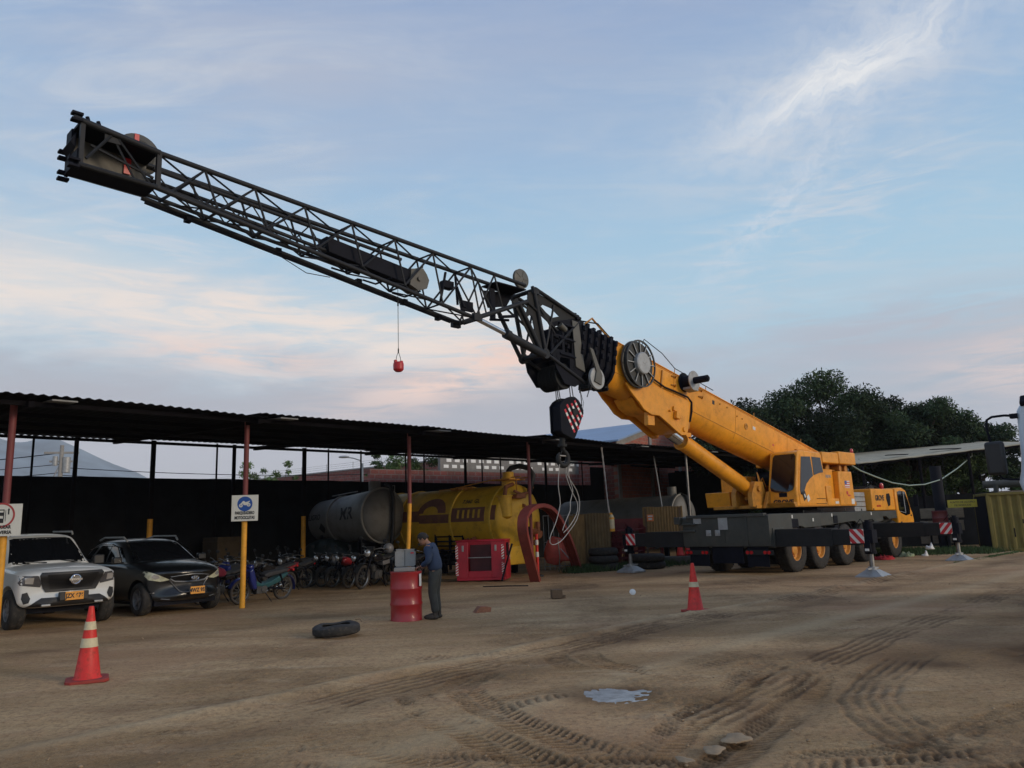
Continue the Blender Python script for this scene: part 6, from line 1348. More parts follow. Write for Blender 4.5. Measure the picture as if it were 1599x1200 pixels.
# yellow
t,sh,A,Lg=tank('yellow_tank',(.02,27.0,1.86),(-4.75,30.9,1.90),1.19,1.12,'big yellow cylindrical tank with maroon stripe behind the red man basket',TY,TYR,(.04,.34,.77,.95))
rad_=lambda f:1.19-.07*f
drape(rad_,A,Lg,.08,.335,-2,22,'maroon_band',TBR,sh); drape(rad_,A,Lg,.355,.60,-3,12,'maroon_band',TBR,sh); drape(rad_,A,Lg,.60,.76,0,20,'maroon_band',TBR,sh); drape(rad_,A,Lg,.78,.94,-2,20,'maroon_band',TBR,sh); drape(rad_,A,Lg,.0,.04,0,24,'maroon_band',TBR,sh)
art=MB(); outer=[(.72*math.cos(R(a)),.62*math.sin(R(a))) for a in range(0,181,12)]; inn=[(.38*math.cos(R(a))-.05,.26*math.sin(R(a))+.02) for a in range(180,-1,-15)]
n0=len(outer); 
import mathutils.geometry as mg
tri=mg.tessellate_polygon([[Vector((a,b,0)) for a,b in outer+inn]]); art.add([(a,b,0) for a,b in outer+inn],[tuple(x) for x in tri])
on_tank(art,rad_,A,Lg,.50,14,'painted_emblem',TBR,sh,off=.010)
on_tank(text_mb('7.560  GL',.20,.03,.0),rad_,A,Lg,.20,33,'lettering',BLACK,sh); 
for k,x in enumerate((.12,.16,.20,.24,.28)): drape(rad_,A,Lg,x-.008,x+.008,4,18,'lettering_bar',TY,sh,off=.012)
mb=MB()  # walkway rails, hatch and fittings on top
mb.tube((-.35,0,2.9),(-.35,0,3.32),.24,20); mb.tube((-.35,0,3.32),(-.35,0,3.50),.20,20)
mb.build('filler_dome',TY,t,smooth=40)
mb=MB(); mb.box((-.75,-.45,3.20),(.05,.45,3.25)); mb.tube((.35,-.4,3.28),(1.0-.6,-.4,3.28),.02); mb.path([(.35,.5,2.9),(.35,.5,3.3),(-.2,.5,3.3)],.022,6); mb.path([(.30,-.35,2.7),(.30,-.35,3.22)],.022,6)
mb.path([(-.7,-.4,3.25),(-2.6,-.55,3.02),(-3.2,-.55,3.0),(-3.2,-.55,2.7)],.022,6); mb.path([(-1.9,-.3,3.02),(-2.6,-.3,3.05)],.05,6); mb.tube((-2.2,-.2,2.95),(-2.2,-.2,3.06),.3,20); mb.path([(.1,-.4,3.28),(.55,-.4,3.28)],.02,6)
for k in range(6): mb.cbox((-1.7-.2*k,-.45+.05*(k%2),3.02),(.1,.1,.08))
mb.build('top_walkway',YELD,t,bevel=.006)
mb=MB(); mb.tube((.12,-.78,1.95),(.12,-.78,2.62),.24,24); mb.tube((.12,-.78,2.62),(.12,-.78,2.66),.28,24); mb.tube((.12,-.78,1.84),(.12,-.78,1.95),.10,12,.24); mb.build('moisture_trap',TY,t,smooth=40)
mb=MB(); mb.path([(.12,-.78,2.66),(.12,-.7,2.95),(.10,-.3,3.05)],.07,10); mb.path([(.3,-.5,2.8),(.38,-.2,2.7),(.38,.2,2.75)],.05,8); mb.cbox((.33,-.3,2.62),(.25,.5,.14)); mb.tube((.2,-.05,2.38),(.42,-.05,2.3),.04,8); mb.cbox((.38,.2,2.28),(.14,.6,.05)); mb.build('pipe_fitting',RUST,t,bevel=.01)
mb=MB(); pts=[(-.35+.0,0,3.50),(-.30,.1,3.64),(-.0,.2,3.70),(.35,.3,3.6),(.5,.35,3.35),(.42,.3,3.0),(.36,.25,2.7)]; C=[Vector(p) for p in pts]; mb.path(C,.095,12); mb.build('suction_hose',HOSE,t,smooth=60)
mb=MB(); mb.box((-.5,-.75,.35),(.25,.75,.95)); mb.box((-.75,-.8,.30),(-.4,-.5,.55)); mb.build('rear_tank_box',TY,t,bevel=.03)
mb=MB(); mb.tube((.25,.55,1.4),(.55,.55,1.3),.14,16); mb.tube((.25,.45,1.05),(.5,.45,1.05),.09,12); mb.cbox((.4,.62,1.6),(.12,.12,.3)); mb.tube((-1.0,-1.1,1.25),(-1.0,-1.28,1.2),.08,10); mb.tube((-1.3,-1.1,1.25),(-1.3,-1.26,1.2),.05,10); mb.build('drain_valve',RUST,t,bevel=.01)
mb=MB(); 
for k in range(8): mb.box((-3.0,-1.05,.35+k*.16),(-1.6,-.98,.40+k*.16))
mb.box((-3.0,-1.06,.2),(-2.94,-.97,1.7)); mb.box((-1.66,-1.06,.2),(-1.6,-.97,1.7)); mb.box((-2.3,-1.06,.2),(-2.24,-.97,1.5)); mb.build('side_guard',BLK,t)
# white one to the left
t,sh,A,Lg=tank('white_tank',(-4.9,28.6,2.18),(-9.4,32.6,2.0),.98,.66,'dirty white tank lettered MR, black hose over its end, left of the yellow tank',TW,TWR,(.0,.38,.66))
rad_=lambda f:.98-.32*f
on_tank(text_mb('MR',.62,.03,.0),rad_,A,Lg,.17,8,'lettering',mat('faded_black_ink',(.02,.02,.02),.7,var=.2),sh,off=.01); on_tank(text_mb('PELIGRO',.28,.03,.0),rad_,A,Lg,.55,8,'lettering',MATS['faded_black_ink'],sh,off=.01)
mb=MB(); mb.add([(-.22,0,0),(0,.22,0),(.22,0,0),(0,-.22,0)],[(0,1,2,3)]); on_tank(mb,rad_,A,Lg,.45,-22,'hazard_diamond',BLACK,sh,off=.01)
mb=MB(); mb.path([(.0,.1,3.3),(.3,.1,3.25),(.45,.12,2.7),(.46,.1,1.9),(.42,.05,1.2),(.5,-.1,.8)],.075,12); mb.build('suction_hose',HOSE,t,smooth=60)
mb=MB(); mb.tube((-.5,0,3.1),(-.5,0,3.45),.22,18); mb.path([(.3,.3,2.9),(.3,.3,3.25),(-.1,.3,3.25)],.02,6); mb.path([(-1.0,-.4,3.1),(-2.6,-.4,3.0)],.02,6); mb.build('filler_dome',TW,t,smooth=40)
# white one behind the crane
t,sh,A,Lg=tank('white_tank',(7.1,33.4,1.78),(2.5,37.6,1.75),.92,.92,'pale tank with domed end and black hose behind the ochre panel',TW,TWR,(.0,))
mb=MB(); mb.path([(-.1,-.0,2.75),(.25,-.05,2.62),(.42,-.08,2.0),(.44,-.06,1.4),(.4,-.04,.9)],.07,12); mb.build('suction_hose',HOSE,t,smooth=60)
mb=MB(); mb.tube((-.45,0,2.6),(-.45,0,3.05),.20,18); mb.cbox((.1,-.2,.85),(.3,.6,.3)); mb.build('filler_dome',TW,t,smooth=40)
mb=MB(); mb.path([(.4,-.5,.95),(.55,-.5,1.25)],.06,8); mb.cbox((.45,-.2,1.02),(.12,.5,.10)); mb.build('red_valve',REDP,t,bevel=.01)

# ------------------------------------------------------------------ between the tanks and the crane
mbk=thing('man_basket',(-1.70,25.1,0),R(-8),'red steel man basket with a dark gate and striped corners before the yellow tank','basket')
BR_=mat('basket_red',(.42,.012,.03),.42,var=.12,dirt=.3,dirtcol=(.12,.03,.02))
w_,d_,h_=1.55,1.1,1.22; mb=MB()
x0,x1=-.05,1.45; y0,y1=-1.0,.1
mb.box((x0,y0,.04),(x1,y1,.12)); mb.box((x0,y1-.03,.12),(x1,y1,h_)); mb.box((x1-.03,y0,.12),(x1,y1,h_)); mb.box((x0,y0,.12),(x0+.03,y1,h_))
mb.box((x0,y0,.12),(x0+.36,y0+.03,h_)); mb.box((x1-.42,y0,.12),(x1,y0+.03,h_)); mb.box((x0+.36,y0,.12),(x1-.42,y0+.03,.32))
for a,b in (((x0,y0),(x1,y0)),((x1,y0),(x1,y1)),((x0,y1),(x1,y1)),((x0,y0),(x0,y1))): mb.tube((a[0],a[1],h_),(b[0],b[1],h_),.03,8)
mb.build('basket_body',BR_,mbk,bevel=.01)
mb=MB(); mb.box((x0+.38,y0+.2,.14),(x1-.44,y0+.23,.70)); mb.box((x0+.38,y0+.24,.70),(x1-.44,y0+.27,1.1)); mb.build('gate',mat('basket_dark_red',(.07,.008,.010),.6,var=.2),mbk)
mb=MB(); mb.tube((x0+.36,y0+.01,.72),(x1-.42,y0+.01,.72),.014,6); mb.build('gate_bar',GALV,mbk)
for xx in (x0+.2,x1-.28): mb=MB(); mb.cbox((xx,y0-.005,h_-.22),(.06,.02,.18)); mb.build('latch',GALV,mbk,bevel=.005)
for (xx,zz,hh,ax) in ((x0+.012,.9,.4,0),(x0+.012,.4,.4,0),(x1-.06,.88,.42,0),(x1-.06,.40,.34,0),(y1-.12,.86,.5,1)):
    a,b=MB(),MB(); M=face_M((xx,y0-.004,zz),(1,0,0),(0,0,1)) if ax==0 else face_M((x1+.004,xx,zz),(0,1,0),(0,0,1))
    a.box((-.04,-hh/2,0),(.04,hh/2,.003),0,M)
    for k in range(5): y=-hh/2+hh*k/5; b.add([(-.04,y,.0035),(.04,y+.05,.0035),(.04,y+.09,.0035),(-.04,y+.04,.0035)],[(0,1,2,3)],0,M)
    s_=a.build('striped_tape',WHITE,mbk,smooth=0); b.build('tape_stripe',REDR,s_,smooth=0)
mb=MB(); mb.path([(x1-.1,y0-.1,.02),(x1+.12,y0-.05,.75),(x1+.22,y0+.1,1.1)],.035,4); mb.box((x1+.01,y0+.3,.75),(x1+.03,y0+.62,1.14)); mb.build('leaning_bar',BLK,mbk)
# pair of arched red beams
ARC=mat('arch_red',(.20,.032,.022),.6,var=.25,scale=3,dirt=.5,dirtcol=(.12,.045,.03))
def arch(px_,depth,label):
    t=thing('arched_beam',(0,0,0),0,label,'beam','arched red steel beams')
    A0=Vector((.50,23.55+depth,0)); B0=Vector((2.04,27.0+depth,0))
    pts=[]; u=(B0-A0)
    prof=[(0,0),(-.085,.55),(-.17,1.1),(-.215,1.5),(-.20,1.85),(-.10,2.08),(.06,2.2),(.22,2.2),(.38,2.08),(.54,1.78),(.68,1.38),(.80,.95),(.90,.5),(1.0,0)]
    P2=catmull([(a,b) for a,b in prof],.12)
    mb=MB(); sideways=Vector((u.y,-u.x,0)).normalized(); n=len(P2); W_=.30
    cs=[(-.06,-W_/2),(.06,-W_/2),(.06,-W_/2+.02),(.0,-W_/2+.02),(.0,W_/2-.02),(.06,W_/2-.02),(.06,W_/2),(-.06,W_/2)]
    cs=[(-.07,-W_/2),(.05,-W_/2),(.05,-W_/2+.025),(-.04,-W_/2+.025),(-.04,W_/2-.025),(.05,W_/2-.025),(.05,W_/2),(-.07,W_/2)]
    vs=[]
    for k in range(n):
        a=P2[max(0,k-1)]; b=P2[min(n-1,k+1)]; p=A0+u*P2[k][0]+Vector((0,0,P2[k][1])); tg=(u*(b[0]-a[0])+Vector((0,0,b[1]-a[1]))).normalized(); nr=tg.cross(sideways).normalized()
        for (q,s) in cs: vs.append(p+nr*q+sideways*s)
    m=len(cs); fs=[(k*m+i,k*m+(i+1)%m,(k+1)*m+(i+1)%m,(k+1)*m+i) for k in range(n-1) for i in range(m)]+[tuple(range(m)),tuple(range((n-1)*m,n*m))[::-1]]
    mb.add(vs,fs); o=mb.build('beam_web',ARC,t,smooth=30); return t
a_=arch(0,0,'bent dark red steel channel standing as an arch before the yellow tank end, nearer of the two')
a2=arch(0,.32,'second bent red channel right behind the nearer arch')
# dark prop post, striped post, red machine, barrier
mb=MB(); mb.tube((0,0,0),(0,0,1.6),.045,8); o=mb.build('prop_post',POSTD,None,smooth=50); o.location=(.36,24.3,0); tag(o,'thin dark prop post standing left of the red arched beams','post')
sp=thing('striped_post',(.62,25.5,0),0,'slim orange and white striped post standing inside the red arch','post')
mb=MB(); mb.tube((0,0,0),(0,0,1.35),.05,12); mb.build('post_tube',CONE,sp,smooth=50)
for z in (.62,1.0): mb=MB(); mb.tube((0,0,z),(0,0,z+.16),.054,12); mb.build('white_band',WHITE,sp)
mb=MB(); mb.lathe([(.2,0),(.2,.04),(.07,.07)],16); mb.build('post_foot',RUB,sp)
PINK=mat('faded_red_plastic',(.50,.085,.065),.6,var=.15,dirt=.4)
mx_=thing('concrete_mixer',(1.30,27.9,0),R(-15),'faded red round-bodied mixer on thin legs beside the arched beams','mixer')
mb=MB(); mb.lathe([(.001,0),(.22,.01),(.36,.18),(.40,.45),(.36,.75),(.22,.95),(.20,.95),(.33,.74),(.37,.45),(.33,.2),(.001,.1)],24,M=T(-.1,0,.25)@RY(R(14))@Matrix.Diagonal((.95,.8,1,1))); mb.build('mixer_drum',PINK,mx_,smooth=50)
mb=MB(); mb.box((.2,-.2,.35),(.62,.2,1.05)); mb.build('motor_cover',PINK,mx_,bevel=.06)
mb=MB(); mb.path([(.2,-.3,1.1),(.25,-.32,.5),(.2,-.35,0)],.02,6); mb.path([(.1,-.3,1.15),(.7,-.25,1.0),(.62,-.3,.55)],.02,6); mb.path([(.65,-.2,.5),(.75,-.3,0)],.02,6); mb.path([(.6,.2,.5),(.75,.3,0)],.02,6); mb.path([(.3,-.4,.8),(.8,-.4,.2)],.02,6); mb.build('mixer_stand',STEEL,mx_)
bar=thing('tube_barrier',(1.55,28.6,0),R(10),'pale thin-tube barrier panel behind the red arched beams','barrier')
mb=MB(); 
for z in (.15,1.0,1.95): mb.tube((-.6,0,z),(.9,0,z),.014,6)
for k in range(9): mb.tube((-.6+k*.187,0,0),(-.6+k*.187,0,1.95),.011,6)
mb.build('barrier_frame',GALV,bar)
# corrugated tan panels
TAN=mat('tan_sheet',(.17,.115,.05),.8,var=.3,scale=3,dirt=.5,dirtcol=(.10,.07,.03),stretch=(3,3,.6)); TAN2=mat('ochre_sheet',(.24,.15,.055),.8,var=.35,scale=4,dirt=.5,dirtcol=(.10,.07,.03),stretch=(5,5,.5))
def corr(name,w,h,m,loc,rz,label,cat,amp=.015,pit=.11,extra=None):
    t=thing(name,loc,rz,label,cat); mb=MB(); n=int(w/pit*4); vs=[]
    for i in range(n+1):
        x=-w/2+w*i/n; y=amp*math.sin(i*math.pi/2+.6); vs+= [(x,y,0),(x,y,h+.01*math.sin(x*9))]
    vs+=[(a,b+.02,c) for a,b,c in vs]; N_=2*(n+1); fs=[]
    for i in range(n): fs+=[(2*i,2*i+2,2*i+3,2*i+1),(N_+2*i,N_+2*i+1,N_+2*i+3,N_+2*i+2),(2*i+1,2*i+3,N_+2*i+3,N_+2*i+1)]
    mb.add(vs,fs); s_=mb.build('sheet',m,t,smooth=50); return t,s_
corr('sheet_panel',1.5,1.98,TAN,(2.65,28.6,0),R(-8),'tall tan ribbed metal panel left of the red rebar racks','panel')
t,s_=corr('sheet_panel',.55,1.92,TAN2,(2.15,28.2,0),R(-8),'narrow ochre panel leaning on the tall tan one','panel',pit=.3)
t,s_=corr('sheet_panel',1.55,1.55,TAN2,(5.72,30.6,.62),R(-6),'ochre ribbed panel with an orange label, raised beside the white tank end','panel')
mb=MB(); mb.box((-.62,-.04,1.0),(-.36,-.03,1.26)); l_=mb.build('orange_label',ORANGE_L,t,smooth=0); mb=MB(); mb.box((-.58,-.045,1.17),(-.40,-.041,1.22)); mb.box((-.56,-.045,1.05),(-.42,-.041,1.12)); mb.build('label_print',WHITE,l_,smooth=0)
for x in (-.7,.62): mb=MB(); mb.box((x,-.02,-.62),(x+.08,.06,1.5)); mb.build('panel_leg',WOOD,t)
# dark red formwork racks
FR=mat('formwork_red',(.13,.012,.018),.6,var=.3,scale=5,dirt=.4)
def rack(loc,rz,label,n=9,w=1.1,h=1.45):
    t=thing('formwork_rack',loc,rz,label,'rack','dark red formwork racks'); mb=MB()
    for k in range(n):
        x=k*.085; mb.tube((x,0,0),(x+.35,0,h-k*.03),.018,5); mb.tube((x,w*.5,0),(x+.35,w*.5,h-k*.03),.018,5)
        for j in range(7): z=.12+j*.2; mb.tube((x+.35*z/h,0,z),(x+.35*z/h,w*.5,z+.05),.014,5)
    mb.build('rack_frame',FR,t); return t
rack((3.35,28.9,0),R(-65),'dark red racked formwork frames behind the rear outrigger pad, left bundle'); rack((3.95,29.4,0),R(-75),'dark red racked formwork frames, right bundle behind the outrigger plate',n=7,h=1.6)
mb=MB(); mb.box((-1.1,-.1,.9),(1.1,.1,1.0)); mb.box((-1.1,-.1,1.25),(1.1,.1,1.32)); mb.box((-1.1,-.1,0),(-1.0,.1,1.8)); mb.box((1.0,-.1,0),(1.1,.1,1.8)); mb.box((-1.1,.0,1.3),(1.1,.06,1.75)); o=mb.build('steel_shelf',FR,None); o.location=(4.7,31.4,0); tag(o,'dark red steel shelf standing behind the formwork frames','shelf')
# stacked tyres
def tyre_lathe(r=.52,w=.28,ri=.30): return [(ri,.03),(ri+.03,0),(r*.84,.0),(r*.95,.03),(r,.08),(r,w-.08),(r*.95,w-.03),(r*.84,w),(ri+.03,w),(ri,w-.03),(ri+.05,w*.5),(ri,.03)]
for (sx,sy,n,who,rr) in ((3.0,27.55,3,'left of the striped outrigger plate',.52),(4.55,27.7,2,'behind the outrigger jack, right of the jack rod',.62)):
    for k in range(n):
        mb=MB(); mb.lathe(tyre_lathe(rr,.25),36); t=mb.build('stacked_tyre',RUB,None,smooth=50); t.location=(sx+.03*math.sin(k*5),sy+.03*math.cos(k*3),k*.255); t.rotation_euler=(0,0,k)
        tag(t,{0:'bottom',n-1:'topmost'}.get(k,'middle')+' old truck tyre in the stack '+who,'tyre','stacked old truck tyres')
# hanging rope with extinguisher
he=thing('hanging_extinguisher',(3.17,26.9,0),0,'yellow and white extinguisher hanging at the end of a long striped rope','extinguisher')
mb=MB(); pts=[(-.10,.2,4.35),(-.04,.1,3.2),(0,0,2.2),(.02,0,1.95)]
C=[Vector(pts[0]).lerp(Vector(pts[1]),t/8) for t in range(8)]+[Vector(pts[1]).lerp(Vector(pts[2]),t/8) for t in range(9)]
mb.path(C,[.030 if k%2 else .018 for k in range(len(C))],6); mb.path([C[-1],Vector((.03,0,1.95))],.03,6); mb.build('rope',SL,he,smooth=50)
mb=MB(); mb.lathe([(.001,1.32),(.075,1.33),(.085,1.36),(.085,1.80),(.06,1.86),(.03,1.90)],20,M=T(.10,0,0)); mb.build('extinguisher_body',CREAM,he,smooth=50)
mb=MB(); mb.tube((.10,0,1.33),(.10,0,1.42),.088,20); mb.tube((.10,0,1.74),(.10,0,1.80),.088,20); mb.cbox((.08,0,1.93),(.10,.04,.06)); mb.build('extinguisher_band',POSTY,he)
pr=thing('leaning_pole',(5.95,31.0,0),0,'thin pale pole leaning against the roof right of the ochre panel','pole'); mb=MB(); mb.tube((0,0,.6),(-.35,0,4.2),.022,6); mb.build('pole_tube',GALV,pr); mb=MB(); mb.tube((0,0,.6),(.02,0,1.35),.05,8); mb.build('pole_sleeve',POSTY,pr)
# small cones / bottles beyond the crane rear, kerb block and rod
for k,(x,y) in enumerate(((6.1,29.6),(6.42,29.7))): cone((x,y,.30),0,['small red cone beneath the crane rear, left of two','small red cone beneath the crane rear, right of two'][k],.62,[(.34,.44)],.28)
mb=MB(); mb.box((-1.7,-.35,0),(1.5,.35,.30)); o=mb.build('concrete_beam',mat('dark_concrete',(.10,.095,.085),.9,var=.3,bump=.3,dirt=.4),None,bevel=.02); o.location=(6.2,29.6,0); o.rotation_euler=(0,0,R(-4)); tag(o,'low dark concrete beam under two small cones left of the crane rear','beam')
mb=MB(); mb.tube((0,0,.35),(0,0,.75),.10,16); mb.tube((0,0,.75),(0,0,.85),.05,10); mb.tube((0,0,.30),(0,0,.35),.12,16); o=mb.build('white_canister',WHITE,None,smooth=50); o.location=(6.95,29.6,0); tag(o,'white canister standing on the concrete beam left of the crane wheels','canister')
mb=MB(); mb.path([(0,0,.015),(.7,-.1,.02),(1.25,-.22,.015)],.016,6); o=mb.build('steel_rod',BLK,None,smooth=50); o.location=(-1.0,21.9,0); tag(o,'thin dark steel rod lying on the dirt before the man basket','rod')
# clutter on the ground beneath the carport: boards and boxes
def crate(loc,rz,d,m,label,cat='box',name='storage_box'):
    mb=MB(); mb.box((-d[0]/2,-d[1]/2,0),(d[0]/2,d[1]/2,d[2])); 
    for z in (.1,.5,.9): mb.box((-d[0]/2-.012,-d[1]/2-.012,d[2]*z-.02),(d[0]/2+.012,d[1]/2+.012,d[2]*z+.02))
    o=mb.build(name,m,None,bevel=.01); o.location=loc; o.rotation_euler=(0,0,rz); tag(o,label,cat); return o
crate((-10.3,27.3,0),R(-40),(1.0,.9,1.6),mat('brown_carton',(.055,.038,.02),.9,var=.2),'tall brown carton deep in the shade behind the motorcycles')
# ------------------------------------------------------------------ background buildings
def brickmat(name,c1,c2,mor,scale,rot=0,sx=.5,sy=.25):
    m=bpy.data.materials.new(name); m.use_nodes=True; global N,L; nt=m.node_tree; N=nt.nodes; L=nt.links; b=N['Principled BSDF']
    uv=nd('ShaderNodeUVMap'); uv.uv_map='UVMap'
    br=nd('ShaderNodeTexBrick'); br.inputs['Scale'].default_value=1; br.inputs['Color1'].default_value=(*c1,1); br.inputs['Color2'].default_value=(*c2,1); br.inputs['Mortar'].default_value=(*mor,1); br.inputs['Brick Width'].default_value=scale; br.inputs['Row Height'].default_value=scale*.5; br.inputs['Mortar Size'].default_value=.018; br.inputs['Bias'].default_value=-.1
    L.new(uv.outputs[0],br.inputs['Vector']); n=noise(uv.outputs[0],1.3,6,.6); c=mixc(mth('MULTIPLY',mrange(n,.4,.7),.5),br.outputs[0],(.12,.06,.045)); n2=noise(uv.outputs[0],9,5,.7); c=mixc(mth('MULTIPLY',mrange(n2,.5,.8),.4),c,(.45,.30,.24)); L.new(c,b.inputs['Base Color']); b.inputs['Roughness'].default_value=.92
    bp=nd('ShaderNodeBump'); bp.inputs['Strength'].default_value=.6; bp.inputs['Distance'].default_value=.02; L.new(br.outputs['Fac'],bp.inputs['Height']); bp.invert=True; L.new(bp.outputs[0],b.inputs['Normal']); return m
BRICK=brickmat('hollow_brick',(.42,.13,.085),(.34,.10,.07),(.30,.22,.18),.42); BRICK2=brickmat('hollow_brick_old',(.26,.08,.065),(.20,.065,.055),(.22,.17,.15),.44)
CONC=mat('concrete_band',(.27,.26,.25),.85,var=.2,scale=2,dirt=.4); BROOF=mat('blue_grey_roof',(.24,.33,.47),.5,var=.1,scale=.6,dirt=.2,dirtcol=(.3,.3,.3))
def uv_planar(o,ax_u,ax_v=(0,0,1)):
    me=o.data; uvl=me.uv_layers.new(name='UVMap'); au=Vector(ax_u); av=Vector(ax_v)
    for lp in me.loops:
        v_=me.vertices[lp.vertex_index].co; uvl.data[lp.index].uv=(v_.dot(au),v_.dot(av))
bl=thing('brick_warehouse',(5.7,43,0),math.atan2(.796,.606),'brick warehouse with low gable and blue-grey roof beyond the carport','building')
# local x along the gable wall, local y along the long side wall (to the left and away)
Wd=11.6; Ln=9.5; EH=6.05; RH=7.55
mb=MB(); mb.prism([(0,0),(Wd,0),(Wd,EH),(Wd/2,RH),(0,EH)],'y',0,.25); g_=mb.build('gable_wall',BRICK,bl,smooth=0); uv_planar(g_,(1,0,0))
mb=MB(); mb.box((0,.25,0),(.25,Ln,EH-.05)); g_=mb.build('side_wall',BRICK2,bl,smooth=0); uv_planar(g_,(0,1,0))
mb=MB(); mb.box((Wd-.25,.25,0),(Wd,Ln,EH-.05)); mb.box((.25,Ln-.25,0),(Wd-.25,Ln,EH)); g_=mb.build('far_wall',BRICK2,bl,smooth=0); uv_planar(g_,(0,1,0))
mb=MB(); sl_=(RH-EH)/(Wd/2)
mb.prism([(-.5,EH-.5*sl_+.10),(Wd/2,RH+.10),(Wd+.5,EH-.5*sl_+.10),(Wd+.5,EH-.5*sl_+.2),(Wd/2,RH+.2),(-.5,EH-.5*sl_+.2)],'y',-.45,Ln+.3); mb.build('roof',BROOF,bl,smooth=0)
mb=MB(); mb.prism([(-.02,EH-.3),(Wd/2,RH-.3),(Wd+.02,EH-.3),(Wd+.02,EH+.07),(Wd/2,RH+.07),(-.02,EH+.07)],'y',-.05,-.003); mb.build('gable_band',CONC,bl,smooth=0)
for x in (.0,3.9,7.8): mb=MB(); mb.box((x-.02,-.08,0),(x+.28,-.004,EH-.1 if x<1 else (7.0 if x<5 else 6.9))); mb.build('concrete_column',CONC,bl,smooth=0)
mb=MB(); mb.box((-.06,.3,EH-.45),(-.004,Ln,EH-.15)); mb.build('eave_band',CONC,bl,smooth=0)
lw=thing('long_brick_wall',(5.7,43,0),math.atan2(.796,.606),'long plain brick wall running left from the warehouse behind the trees','wall')
mb=MB(); mb.box((.02,9.9,0),(.24,46,EH-.02)); g_=mb.build('brick_face',BRICK2,lw,smooth=0); uv_planar(g_,(0,1,0))
mb=MB(); mb.box((-.03,9.9,EH-.02),(.29,46,EH+.08)); mb.build('wall_cap',CONC,lw,smooth=0)
mb=MB()
for k in range(12): mb.tube((.13,10.2+k*3,EH+.08),(.13,10.2+k*3,EH+.62),.02,5)
for z in (.25,.4,.55): mb.tube((.13,10.2,EH+z),(.13,43.2,EH+z),.010,4)
mb.build('barbed_wire',GALV,lw)
# lower yard wall with openwork blocks
yw=thing('openwork_wall',cw(3.2,17.4,0),H+R(-3),'reddish brick yard wall topped by rows of openwork blocks painted pale as sky-lit gaps behind the screen fence','wall')
mb=MB(); mb.box((-4,0,0),(12.2,.2,4.42)); g_=mb.build('brick_face',BRICK2,yw,smooth=0); uv_planar(g_,(1,0,0))
OPN=mat('openwork_block',(.20,.19,.18),.85,var=.2); PALE=mat('whitewashed_block',(.85,.85,.83),.8,var=.08)
mb=MB(); mb.box((.0,.01,4.42),(12.2,.19,5.25)); mb.build('openwork_band',OPN,yw,smooth=0)
mb=MB(); k=0; x=.2
rs=random.Random(4)
while x<12:
    for r_ in range(2):
        if rs.random()<.82: mb.box((x+.18*r_,-.012,4.56+r_*.30),(x+.18*r_+.30,.009,4.72+r_*.30))
    x+=.52
w_=mb.build('skylit_gap_blocks',PALE,yw,smooth=0); w_['kind']='stuff'  # pale blocks paint the sky light that would show through the openings
# utility pole, wires, street lamp
UP=mat('concrete_pole',(.30,.29,.27),.85,var=.15)
up_=thing('utility_pole',(-26.6,45,0),R(20),'concrete utility pole with crossarms and transformer seen under the roof at far left','utility pole')
mb=MB(); mb.tube((0,0,0),(0,0,7.2),.17,12,.11); mb.build('pole_shaft',UP,up_,smooth=50)
mb=MB(); mb.box((-.9,-.06,6.7),(.9,.06,6.82)); mb.box((-.6,-.06,6.2),(.6,.06,6.3)); mb.path([(-.4,0,5.2),(0,0,6.2)],.03); mb.build('crossarm',UP,up_)
mb=MB(); mb.tube((.28,0,5.6),(.28,0,6.5),.22,14); mb.tube((-.30,-.05,6.0),(-.30,-.05,6.55),.14,12); mb.build('transformer',GALV,up_)
def wire(a,b,sag,label,r=.018,grp='overhead wires'):
    a=Vector(a); b=Vector(b); mb=MB(); mb.path([a.lerp(b,t/20)-Vector((0,0,sag*4*(t/20)*(1-t/20))) for t in range(21)],r,5); o=mb.build('overhead_wire',BLK,None,smooth=60); tag(o,label,'wire',grp)
for k,(z,r) in enumerate(((6.76,.028),(6.1,.02),(5.6,.02),(5.1,.015))):
    wire((-46,40,z+[1,.2,.0,.3][k]*-.6),(-26.6,45,z),.5,['thick dark wire running left from the utility pole, topmost','second wire left of the utility pole','third wire left of the utility pole','lowest wire left of the utility pole'][k],r)
for k,z in enumerate((5.9,5.45,5.0,4.7)): wire((-26.6,45,z),(2,62,z+.6),.7,['topmost thin wire running right from the utility pole','second thin wire running right from the utility pole','third thin wire running right from the utility pole','lowest thin wire running right from the utility pole'][k],.022)
la=thing('street_lamp',(-8.9,45,0),R(180),'street lamp with short curved arm seen between the carport posts','street lamp')
mb=MB(); mb.tube((0,0,0),(0,0,5.5),.07,10,.05); mb.path([(0,0,5.4),(.15,0,5.7),(.6,0,5.85),(.9,0,5.9)],.035,8); mb.build('lamp_pole',GALV,la,smooth=50)
mb=MB(); mb.sphere((1.1,0,5.93),(.32,.14,.08),14,8); mb.build('lamp_head',GALV,la,smooth=60)
